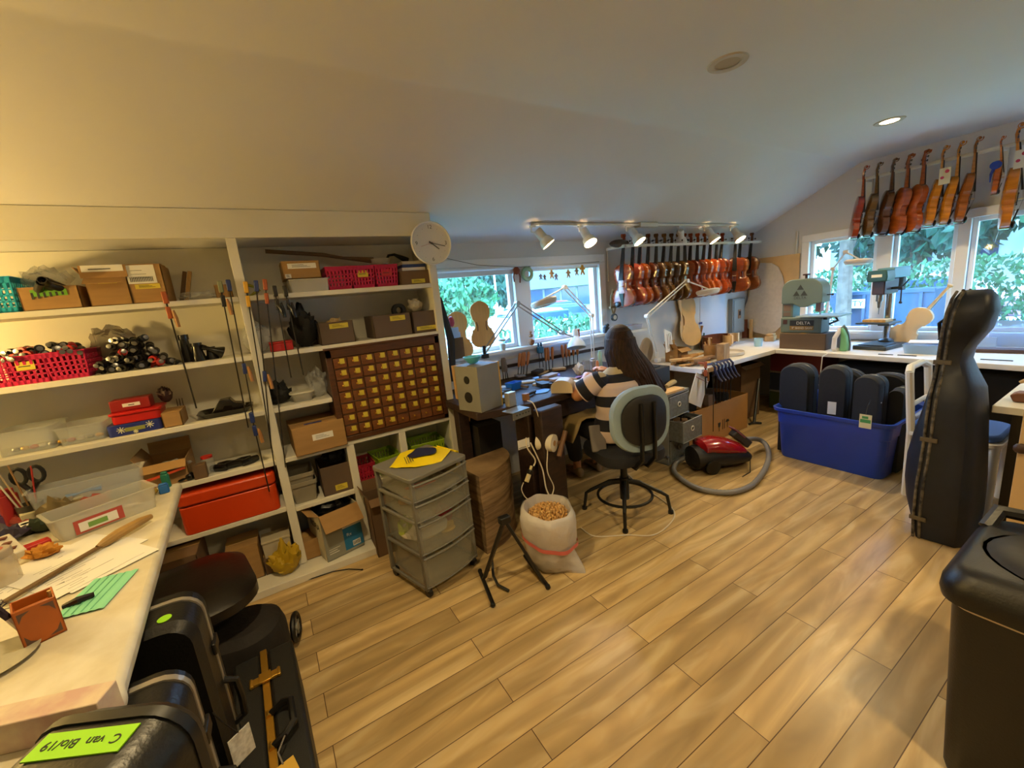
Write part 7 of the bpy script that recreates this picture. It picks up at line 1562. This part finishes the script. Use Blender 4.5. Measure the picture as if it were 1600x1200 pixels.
m = MB(); m.loft([[(.0+.175*k*math.cos(q), -.0+.215*k*math.sin(q), z) for q in [2*PI*j/28 for j in range(28)]] for z, k in ((.70, 1.03), (.698, 1.0), (.712, .93), (.722, .6), (.724, .1))]); m.build('swing_flap', M('bin_flap', '#1c1a18', .5, var=.15, vs=18), t, smooth=.8)
m = MB(); m.tube([(.14, .24, .685), (.19, .225, .73), (.21, .17, .725), (.2, .1, .70)], [.02, .022, .02, .01], 8); m.build('lid_handle', bk, t)
m = MB(); m.loft([[(x*k, y*k, z) for x, y in rrect(bw, bd, .055, 5)] for z, k in ((.585, .975), (.603, .99))]); m.build('bin_liner', M('liner_white', '#c9b8a4', .5), t)
# ------------------------------------------------------------------ vacuum
t = thing('vacuum_cleaner', 'red and black canister vacuum cleaner with a grey hose on the floor', 'vacuum cleaner', onz(1120, 728), -.42); VS = 1.12
def vsec(x, w_, z0, z1, zc): return [(x, w_*math.cos(q), z0+(z1-z0)*(.5+.5*math.sin(q))**1.0) for q in [2*PI*j/18 for j in range(18)]]
m = MB(); m.loft([vsec(-.25, .06, .04, .13, 0), vsec(-.22, .12, .01, .20, 0), vsec(-.1, .145, .01, .22, 0), vsec(.08, .145, .01, .19, 0), vsec(.22, .12, .02, .14, 0), vsec(.27, .07, .04, .10, 0)]); m.build('lower_body', M('vac_black', '#1a1818', .4), t)
m = MB(); m.loft([vsec(-.17, .05, .16, .235, 0), vsec(-.15, .11, .13, .26, 0), vsec(-.04, .130, .12, .27, 0), vsec(.08, .127, .10, .24, 0), vsec(.19, .10, .08, .185, 0), vsec(.25, .05, .08, .125, 0)]); m.build('red_cover', M('vac_red', '#8e0f16', .18, coat=.6), t)
for s_ in (-1, 1):
    m = MB(); m.cyl((-.12, s_*.125, .06), (-.12, s_*.145, .06), .06, n=18); m.build('wheel', black, t)
R_ = Matrix.Rotation(.42, 3, 'Z')
def vl(p): return R_ @ (V(p)-V(t.location))
hp_ = [onz(1078, 712, .10), onz(1058, 722, .04), onz(1053, 735, .022), onz(1064, 748, .022), onz(1088, 762, .022), onz(1120, 769, .022), onz(1150, 768, .022), onz(1176, 757, .022), onz(1193, 737, .022), onz(1201, 715, .022), onz(1198, 697, .05), onz(1186, 687, .09), onz(1168, 686, .13), onz(1160, 690, .16)]
hp_ = [vl(p) for p in hp_]; fine = []
for i in range(len(hp_)-1):
    for k in range(10):
        u = k/10; p0 = hp_[max(i-1, 0)]; p1 = hp_[i]; p2 = hp_[i+1]; p3 = hp_[min(i+2, len(hp_)-1)]
        fine.append(.5*((2*p1)+(p2-p0)*u+(2*p0-5*p1+4*p2-p3)*u*u+(3*p1-p0-3*p2+p3)*u**3))
m = MB(); m.tube(fine, [.019 if k % 2 else .0215 for k in range(len(fine))], 10); m.build('hose', M('hose_grey', '#77777c', .4), t, smooth=1.2)
q = hp_[-1]; m = MB(); m.bar(q+V((.05, 0, -.03)), q+V((-.09, .0, .10)), .075, .07); m.build('floor_head', M('vac_dark_grey', '#2c2a2c', .4), t, bevel=.012)
m = MB(); m.bar(q+V((.00, .0, .045)), q+V((-.10, .0, .14)), .08, .012); m.build('head_stripe', M('vac_stripe', '#7c4450', .4), t, bevel=.003)
m = MB(); m.tube([vl(onz(1155, 700, .15)), vl(onz(1172, 720, .06)), vl(onz(1172, 738, .02)), vl(onz(1160, 745, .03))], .004, 5); m.build('cord', black, t)
t = thing('clear_tray', 'clear plastic tray of bluish papers on the ledge beside the window', 'tray', (3.14, 2.97, 1.12))
m = MB(); m.loft([[(x*k, y*k, z) for x, y in rrect(.30, .14, .02)] for z, k in ((0, .92), (.05, 1), (.05, .97), (.005, .88))]); m.build('body', M('tray_clear', '#c8d4e4', .25, alpha=.5), t)
for k in range(3):
    m = MB(); m.bx(-.12, .12, -.05, .05, 0, .008); tag(m.build('tray_paper', [M('bluish_white_paper', '#c3cad8'), M('pale_violet', '#a8a0c8', .7), M('pale_pink', '#c8a0b0', .7)][k], loc=(3.14+.01*k, 2.97, 1.127+.013*k), rot=.08*k-.05), ['bluish', 'violet', 'pink'][k]+' paper in the clear tray beside the window', 'paper', 'papers in the clear tray')
m = MB(); m.bx(2.96, 3.34, 2.89, YW, 1.095, 1.12); tag(m.build('wall_ledge', white, bevel=.003), 'short white ledge on the wall continuing the window sill', 'ledge')
# ------------------------------------------------------------------ sack of shavings and cables
t = thing('shavings_bag', 'white translucent plastic bag with pink drawstring full of wood shavings', 'bag', (1.205, 1.80, 0))
m = MB(); n = 44; secs = []
prof_ = [(.02, .0), (.09, .0), (.115, .03), (.138, .12), (.155, .20), (.163, .27), (.160, .33), (.145, .365), (.130, .372), (.120, .345), (.116, .31)]
for i, (r, z) in enumerate(prof_):
    q_ = []
    for j in range(n):
        a = 2*PI*j/n; k = 1+.13*noise.noise(V((math.cos(a)*1.8, math.sin(a)*1.8, z*7)))+.022*math.sin(9*a+z*20)*(.5+z)+.03*noise.noise(V((math.cos(a)*6, math.sin(a)*6, z*25)))
        tail = .12*max(0, math.cos(a+1.1))**10*max(0, 1-abs(z-.0)/.10) if i > 0 else 0
        q_.append(V((r*k*math.cos(a)+tail*math.cos(-1.1), r*k*math.sin(a)*.95+tail*math.sin(-1.1), max(.0, z*(1+.06*math.cos(a-2))) )))
    secs.append(q_)
m.loft(secs, c1=False); m.build('film', M('bag_white_film', '#d0cac6', .35, alpha=.74, bump=1.0, bs=16), t, smooth=1.2)
m = MB()
for s_ in (0, 1):
    q0 = [V((p.x*1.012, p.y*1.012, p.z*.93-.035*math.cos(2*PI*j/n+1.1))) for j, p in enumerate(secs[4])]
q1 = [V((p.x*1.03, p.y*1.03, p.z-.02-.03*math.cos(2*PI*j/n+1.1))) for j, p in enumerate(secs[4])]; q2 = [p+V((0, 0, .024)) for p in q1]; m.loft([q1, q2], c0=False, c1=False); m.build('drawstring', M('drawstring_pink', '#c8645c', .5), t)
sh = M('shavings', '#c99a58', .8, col2='#e0b878', vs=30); m = MB(); m.ball((0, 0, .18), .118, 20, sq=(1, 1, 1.35)); rnd = random.Random(2)
for k in range(900):
    a, r = rnd.uniform(0, 2*PI), .112*math.sqrt(rnd.random()); p = V((r*math.cos(a), r*math.sin(a), .30+.05*math.sqrt(max(0, 1-(r/.118)**2))+rnd.uniform(0, .012)))
    e = Euler((rnd.uniform(0, 6), rnd.uniform(0, 6), rnd.uniform(0, 6))).to_matrix(); c = [V((-.012, -.003, 0)), V((-.004, -.003, .004)), V((.004, -.003, .004)), V((.012, -.003, -.002))]
    m.add([p+e @ v for v in c]+[p+e @ (v+V((0, .006, 0))) for v in c], [(0, 1, 5, 4), (1, 2, 6, 5), (2, 3, 7, 6)])
tag(m.build('wood_shavings', sh, loc=t.location, smooth=0), 'heap of curly light brown wood shavings filling the white bag', 'shavings', kind='stuff')
def cable(label, pts, r, mat_, cat='cable', name='cable', group=None):
    fine = []
    for i in range(len(pts)-1):
        p0, p1, p2, p3 = [V(pts[max(0, min(len(pts)-1, j))]) for j in (i-1, i, i+1, i+2)]
        for k in range(8):
            u = k/8; fine.append(.5*((2*p1)+(p2-p0)*u+(2*p0-5*p1+4*p2-p3)*u*u+(3*p1-p0-3*p2+p3)*u**3))
    fine.append(V(pts[-1])); o = fine[0].copy(); m = MB(); m.tube([p-o for p in fine], r, 6); return tag(m.build(name, mat_, loc=o), label, cat, group)
cw = M('cable_white', '#cfc4b0', .4)
cable('white extension cable running over the floor under the swivel chair', [onz(908, 825, .006), onz(930, 838, .005), onz(980, 836, .005), onz(1020, 836, .005), onz(1045, 820, .005), onz(1054, 802, .005), onz(1040, 785, .005), onz(1000, 758, .005), onz(980, 740, .005)], .0045, cw)
cable('thin white cable looping from the desk edge down to the shavings bag', [ony(824, 626, 2.13), ony(834, 632, 2.08), ony(846, 665, 2.05), ony(855, 700, 2.03), ony(855, 735, 2.0), ony(865, 760, 1.99), ony(862, 775, 1.97)], .0035, cw)
cable('white cable with a plug hanging beside the vise', [ony(822, 684, 2.0), ony(824, 700, 2.0), ony(836, 718, 2.0), ony(834, 728, 2.0)], .0045, cw)
cable('white cable hanging in a knot beside the vise', [ony(829, 692, 2.0), ony(840, 715, 2.0), ony(848, 735, 1.99), ony(853, 762, 1.98), ony(860, 778, 1.96)], .0045, cw)
cable('thin cable dropping from the adapter behind the shavings bag', [ony(818, 754, 1.99), ony(815, 765, 1.99), ony(822, 778, 1.98), ony(835, 784, 1.96)], .003, cw)
t = thing('power_adapter', 'cream power adapter with black plug hanging beside the vise', 'adapter', ony(826, 740, 1.99), .2)
m = MB(); m.bar((-.025, 0, -.045), (.008, 0, .0), .022, .02); m.build('adapter', M('adapter_cream', '#d0c090', .4), t, bevel=.003); m = MB(); m.bar((.002, 0, -.004), (.018, 0, .018), .03, .024); m.build('plug', black, t, bevel=.004); m = MB(); m.bar((.016, 0, .016), (.03, 0, .04), .014, .012); m.build('connector', M('adapter_cream', '#d0c090'), t, bevel=.003)
# a floor lamp outside the picture to the left, warming the ceiling
t = thing('floor_lamp', 'warm uplighting floor lamp at the left end of the front bench, outside the picture', 'lamp', (-1.80, 2.35, 0))
m = MB(); m.lathe([(.13, 0), (.13, .02), (.02, .03)], n=24); m.build('base', black, t)
m = MB(); m.cyl((0, 0, .02), (0, 0, 1.45), .012, n=10); m.build('pole', black, t)
m = MB(); m.lathe([(.06, 1.45), (.13, 1.55), (.128, 1.55), (.058, 1.455)], n=24); m.build('lamp_shade', M('shade_cream', '#d8cdb0', .6), t)
m = MB(); m.ball((0, 0, 1.50), .03, 12); m.build('bulb', emitw, t)
light('POINT', 'bulb_light', (0, 0, 1.62), 36, (1, .66, .20), shadow_soft_size=.05, parent=t)
# ------------------------------------------------------------------ swivel chair
SC = V((1.96, 1.94, 0)); yaw = math.radians(-14)
t = thing('swivel_chair', 'high swivel chair with pale blue-grey padded back and black four-legged base', 'chair', SC, yaw)
RY = Matrix.Rotation(-yaw, 3, 'Z')
m = MB(); m.cyl((0, 0, .10), (0, 0, .26), .032, n=14); m.cyl((0, 0, .24), (0, 0, .44), .024, n=14); m.build('column', black, t)
for (x, y) in ((1.762, 1.753), (1.764, 2.150), (2.164, 1.719), (2.158, 2.13)):
    e = RY @ (V((x, y, 0))-SC); e.z = 0; d = e.normalized()
    m = MB(); m.tube([d*.02+V((0, 0, .235)), d*.10+V((0, 0, .225)), e*.80+V((0, 0, .155)), e*.93+V((0, 0, .13)), e+V((0, 0, .012))], [.016, .014, .013, .012, .011], 8); lg = m.build('leg', black, t)
    m = MB(); m.cyl(e+V((0, 0, 0)), e+V((0, 0, .02)), .018, n=10); m.build('foot_cap', black, lg)
m = MB(); m.tube([(.185*math.cos(q*PI/16), .185*math.sin(q*PI/16), .13) for q in range(32)], .010, 8, closed=True); m.build('foot_ring', black, t)
m = MB(); m.loft([[(x*k, y*k, z) for x, y in rrect(.46, .46, .12, 6)] for z, k in ((.42, .85), (.435, .98), (.47, 1.0), (.50, .97), (.515, .85), (.52, .5))]); m.build('seat', M('seat_black', '#121218', .8), t, smooth=.8)
bkc = M('back_blue_grey', '#93a9b4', .75, var=.04)
def bsec(k, y): return [(x*k, y+.035*(1-(2*x*k/.42)**2)*-1, .745+z*k) for x, z in rrect(.42, .42, .17, 7)]
m = MB(); m.loft([bsec(.90, -.185), bsec(.99, -.20), bsec(1, -.215), bsec(.96, -.235)]); m.build('backrest', bkc, t, smooth=.9)
m = MB(); m.loft([bsec(.74, -.236), bsec(.74, -.252), bsec(.66, -.262)]); m.build('back_shell', M('shell_black', '#161518', .6), t, smooth=.9)
for s_ in (-.045, .045):
    m = MB(); m.tube([(s_, -.02, .43), (s_, -.22, .42), (s_, -.295, .50), (s_, -.30, .70), (s_, -.295, .86)], [.012]*5, 8, flat=1.5); m.build('back_support', black, t)
m = MB(); m.tube([(.10, -.1, .42), (.2, -.12, .40), (.26, -.12, .39)], .007, 6); m.ball((.265, -.12, .39), .014, 8); m.build('lever', black, t)
# ------------------------------------------------------------------ person
skin = M('skin', '#b9805c', .5, sub=.15); hairm = M('hair_dark_brown', '#2c1a12', .6, var=.5, vs=9, stretch=(9, 9, .8), bump=.3, bs=50, spec=.25)
trous = M('trousers_black', '#0e0e14', .85); apr = M('apron_tan', '#8d7648', .85, var=.12, vs=5)
def stripes(name, axis, freq, phase, duty, ca='#131320', cb='#cdb8ac', hi=None):
    m = bpy.data.materials.new(name); m.use_nodes = True; n = m.node_tree; L = n.links.new; b = n.nodes['Principled BSDF']; b.inputs['Roughness'].default_value = .85
    tc = n.nodes.new('ShaderNodeTexCoord'); s = n.nodes.new('ShaderNodeSeparateXYZ'); L(tc.outputs['Object'], s.inputs[0])
    a = n.nodes.new('ShaderNodeMath'); a.operation = 'MULTIPLY_ADD'; L(s.outputs[axis], a.inputs[0]); a.inputs[1].default_value = freq; a.inputs[2].default_value = phase
    f_ = n.nodes.new('ShaderNodeMath'); f_.operation = 'FRACT'; L(a.outputs[0], f_.inputs[0])
    g = n.nodes.new('ShaderNodeMath'); g.operation = 'GREATER_THAN'; L(f_.outputs[0], g.inputs[0]); g.inputs[1].default_value = duty
    mx = n.nodes.new('ShaderNodeMix'); mx.data_type = 'RGBA'; L(g.outputs[0], mx.inputs[0]); mx.inputs[6].default_value = S(ca); mx.inputs[7].default_value = S(cb)
    out = mx.outputs[2]
    if hi is not None:
        g2 = n.nodes.new('ShaderNodeMath'); g2.operation = 'GREATER_THAN'; L(s.outputs[axis], g2.inputs[0]); g2.inputs[1].default_value = hi
        m2 = n.nodes.new('ShaderNodeMix'); m2.data_type = 'RGBA'; L(g2.outputs[0], m2.inputs[0]); L(out, m2.inputs[6]); m2.inputs[7].default_value = S('#b0a080'); out = m2.outputs[2]
    L(out, b.inputs['Base Color']); return m
person = thing('person', 'person with long dark hair and striped shirt seated at the desk, back turned', 'person', (SC.x, SC.y, 0), yaw)
def fuse(o, vox=.008, sm=4):
    r = o.modifiers.new('fuse', 'REMESH'); r.mode = 'VOXEL'; r.voxel_size = vox; r.use_smooth_shade = True
    s = o.modifiers.new('smooth', 'SMOOTH'); s.iterations = sm; s.factor = .5
    return o
def W(x, y, z): return RY @ (V((x, y, z))-V((SC.x, SC.y, 0)))
pel = W(1.975, 1.99, .60); ch_ = W(2.02, 2.01, .86); nk = W(2.075, 2.05, 1.03); hd = W(2.115, 2.095, 1.155)
shL, shR = W(1.865, 2.035, .955), W(2.245, 1.985, .955)
elL, elR = W(1.765, 2.15, .855), W(2.40, 2.18, .84)
wrL, wrR = W(2.0, 2.33, .912), W(2.27, 2.36, .915)
hpL, hpR = W(1.885, 2.03, .575), W(2.075, 2.02, .575)
knL, knR = W(1.90, 2.44, .585), W(2.16, 2.45, .585)
anL, anR = W(2.10, 2.62, .12), W(2.30, 2.60, .12)
m = MB()
m.loft([[V((c.x+a*math.cos(q), c.y+b_*math.sin(q), c.z)) for q in [2*PI*j/16 for j in range(16)]] for c, a, b_ in ((pel-V((0, 0, .08)), .15, .10), (pel, .165, .115), (pel.lerp(ch_, .5), .125, .09), (ch_, .155, .10), (ch_.lerp(nk, .5), .13, .08), (nk-V((0, 0, .02)), .06, .055))])
m.tube([nk-V((0, 0, .05)), hd-V((0, .01, .05))], [.052, .048], 12)
m.ball(hd, .10, 18, sq=(.80, .95, 1.18)); m.ball(hd+V((0, .055, -.055)), .055, 12, sq=(.85, .8, .9))
m.tube([hd+V((0, .088, .02)), hd+V((0, .112, -.025)), hd+V((0, .095, -.035))], [.008, .013, .010], 8)
for s_ in (-1, 1): m.ball(hd+V((s_*.082, 0, -.01)), .024, 8, sq=(.4, .7, 1.2))
m.tube([hd+V((-.022, .092, -.06)), hd+V((0, .10, -.058)), hd+V((.022, .092, -.06))], .006, 6)
for sh, el, wr, s_ in ((shL, elL, wrL, -1), (shR, elR, wrR, 1)):
    m.tube([sh, sh.lerp(el, .4), el], [.056, .050, .043], 12); m.ball(el, .043, 10); m.tube([el, el.lerp(wr, .3), wr], [.042, .041, .026], 12)
    d = (wr-el).normalized(); side = d.cross(V((0, 0, 1))).normalized(); pc = wr+d*.045
    m.tube([wr, wr+d*.03, wr+d*.075], [.023, .030, .028], 10, flat=.8)
    for k in range(4):
        b0 = wr+d*.075+side*(.024-.016*k); L = [.062, .072, .068, .052][k]; q = V((0, 0, -1))
        m.tube([b0-d*.01, b0+d*L*.45+q*.004, b0+d*L*.75+q*.020, b0+d*L*.85+q*.036], [.0095, .009, .0085, .007], 8)
    tb = wr+d*.03-side*.022*s_; m.tube([tb, tb-side*.02*s_+d*.02, tb-side*.018*s_+d*.05+V((0, 0, -.008))], [.012, .011, .008], 8)
for hp1, kn, an in ((hpL, knL, anL), (hpR, knR, anR)):
    m.tube([hp1, hp1.lerp(kn, .5), kn], [.08, .068, .055], 14); m.ball(kn, .055, 12); m.tube([kn, kn.lerp(an, .35), an, an-V((0, 0, .06))], [.052, .05, .034, .034], 12)
    m.tube([an-V((0, .04, .07)), an+V((0, .05, -.08)), an+V((-.005, .15, -.09))], [.032, .034, .024], 10)
body = fuse(m.build('body', skin, person), .0065, 2)
m = MB()
for s_ in (-1, 1): m.ball(hd+V((s_*.032, .083, .012)), .012, 10)
m.build('eyes', M('eye_white', '#d8d4cc', .3), person)
# shirt: torso and two sleeves
m = MB()
for_secs = ((pel-V((0, 0, .06)), .178, .132), (pel+V((0, 0, .02)), .180, .135), (pel.lerp(ch_, .5), .158, .118), (ch_-V((0, 0, .02)), .180, .125), (ch_+V((0, 0, .05)), .192, .118), (ch_.lerp(nk, .62), .165, .10), (nk-V((0, 0, .035)), .105, .08), (nk-V((0, 0, .015)), .065, .06))
m.loft([[V((c.x+a*math.cos(q), c.y+b_*math.sin(q), c.z)) for q in [2*PI*j/22 for j in range(22)]] for c, a, b_ in for_secs])
for s_ in (shL, shR): m.ball(s_, .062, 12)
fuse(m.build('shirt', stripes('shirt_stripes', 2, 6.4, .02, .46, hi=.985), person), .009, 5)
m = MB(); m.loft([[V((nk.x+a*math.cos(q), nk.y-.005+b_*math.sin(q), nk.z+dz-.02*math.sin(q))) for q in [2*PI*j/20 for j in range(20)]] for dz, a, b_ in ((-.065, .15, .10), (-.03, .115, .088), (-.005, .08, .07), (.02, .068, .062), (.02, .058, .054), (-.02, .055, .05))]); m.build('collar', M('collar_beige', '#b5a582', .9), person, smooth=1.2)
for sh, el, nm in ((shL, elL, 'a'), (shR, elR, 'b')):
    d = el-sh; Lh = d.length; q = d.to_track_quat('Z', 'Y')
    m = MB(); m.tube([(0, 0, -.03), (0, 0, .02), (0, 0, Lh*.45), (0, 0, Lh*.80)], [.056, .072, .074, .079], 18); m.tube([(0, 0, Lh*.79), (0, 0, Lh*.80)], [.079, .05], 18)
    o = m.build('sleeve', stripes('sleeve_stripes', 2, 7.6, .42, .47), person, smooth=1.0); o.location = sh; o.rotation_mode = 'QUATERNION'; o.rotation_quaternion = q
# trousers, apron, shoes
m = MB(); m.loft([[V((c.x+a*math.cos(q), c.y+b_*math.sin(q), c.z)) for q in [2*PI*j/16 for j in range(16)]] for c, a, b_ in ((pel-V((0, -.01, .085)), .16, .12), (pel, .172, .126))])
for hp1, kn, an in ((hpL, knL, anL), (hpR, knR, anR)):
    m.tube([hp1, hp1.lerp(kn, .5), kn], [.09, .08, .068], 14); m.ball(kn, .068, 12); m.tube([kn, kn.lerp(an, .4), kn.lerp(an, .86)], [.066, .066, .060], 14)
fuse(m.build('trousers', trous, person), .010, 4)
m = MB(); rows = []
for i in range(9):
    u = i/8; row = []
    y = pel.y+.06+u*.42
    for j in range(15):
        v = -1+2*j/14; x = (hpL.x+hpR.x)/2-.05+v*(.27+.04*u)+.02*u; z = .69-.02*u-.15*max(0, abs(v)-.7)/.3+.008*math.sin(9*v+5*u); row.append(V((x, y, z)))
    rows.append(row)
rows.append([p+V((0, .02, -.10)) for p in rows[-1]])
for r in rows: pass
o0 = len(m.v); nn = 15
for r in rows: m.v += r
for i in range(len(rows)-1):
    for j in range(nn-1): m.f.append([o0+i*nn+j, o0+i*nn+j+1, o0+(i+1)*nn+j+1, o0+(i+1)*nn+j]); m.m.append(0)
ap_ = m.build('apron', apr, person, smooth=1.2); sd = ap_.modifiers.new('solid', 'SOLIDIFY'); sd.thickness = .006
m = MB(); m.bar(W(1.80, 2.02, .66)+V((0, 0, 0)), W(1.76, 1.95, .50), .10, .02); m.build('apron_tie', M('grey_cloth', '#77706a', .85), person, bevel=.008)
for an in (anL, anR):
    m = MB(); m.loft([[V((an.x+cx+a*math.cos(q), an.y+yy, max(.002, z0+(h)*(.5+.5*math.sin(q))))) for q in [2*PI*j/14 for j in range(14)]] for cx, yy, a, z0, h in ((0, -.075, .015, .01, .05), (0, -.06, .034, .0, .085), (0, .02, .038, .0, .085), (-.002, .10, .044, .0, .06), (-.005, .17, .036, .0, .042), (-.006, .195, .012, .008, .02))]); m.build('shoe', M('shoe_tan', '#8c7350', .7), person, smooth=.9)
# hair
m = MB(); hc = hd+V((0, -.018, .02))
m.ball(hc, .118, 22, sq=(.86, .93, 1.08))
rnd = random.Random(8)
for k in range(34):
    a = PI*(1.0+.02)+PI*k/33                      # round the back of the head, ear to ear
    x, y = math.cos(a), math.sin(a)
    p0 = hc+V((x*.085, y*.09, .03)); right = (x+1)/2
    endz = (.86+.05*rnd.random()) if right < .45 else (.80+.04*rnd.random())
    p1 = hc+V((x*.105, y*.105-.004, -.07)); p2 = V((hc.x+x*.11+.015+.06*right, hc.y+y*.12-.03, hc.z-.17)); p3 = V((hc.x+x*.10+.03+.13*right, hc.y+y*.10-.085, endz))
    m.tube([p0, p1, p2, p3], [.026, .025, .021, .006], 8, flat=.8)
for k in range(150):
    a = PI*1.0+PI*rnd.random(); x, y = math.cos(a), math.sin(a); right = (x+1)/2; j = rnd.uniform(.98, 1.12)
    p0 = hc+V((x*.07, y*.08-.005, .085)); p1 = hc+V((x*.108*j, y*.115*j-.006, -.05)); p2 = V((hc.x+x*.115*j+.015+.06*right, hc.y+y*.125*j-.035, hc.z-.17)); p3 = V((hc.x+x*.11*j+.03+.14*right+rnd.uniform(-.015, .015), hc.y+y*.11*j-.09, (.85 if right < .45 else .775)+rnd.uniform(-.02, .06)))
    m.tube([p0, p1, p2, p3], [.004, .006, .007, .002], 5)
hair = fuse(m.build('hair', hairm, person), .0045, 1)
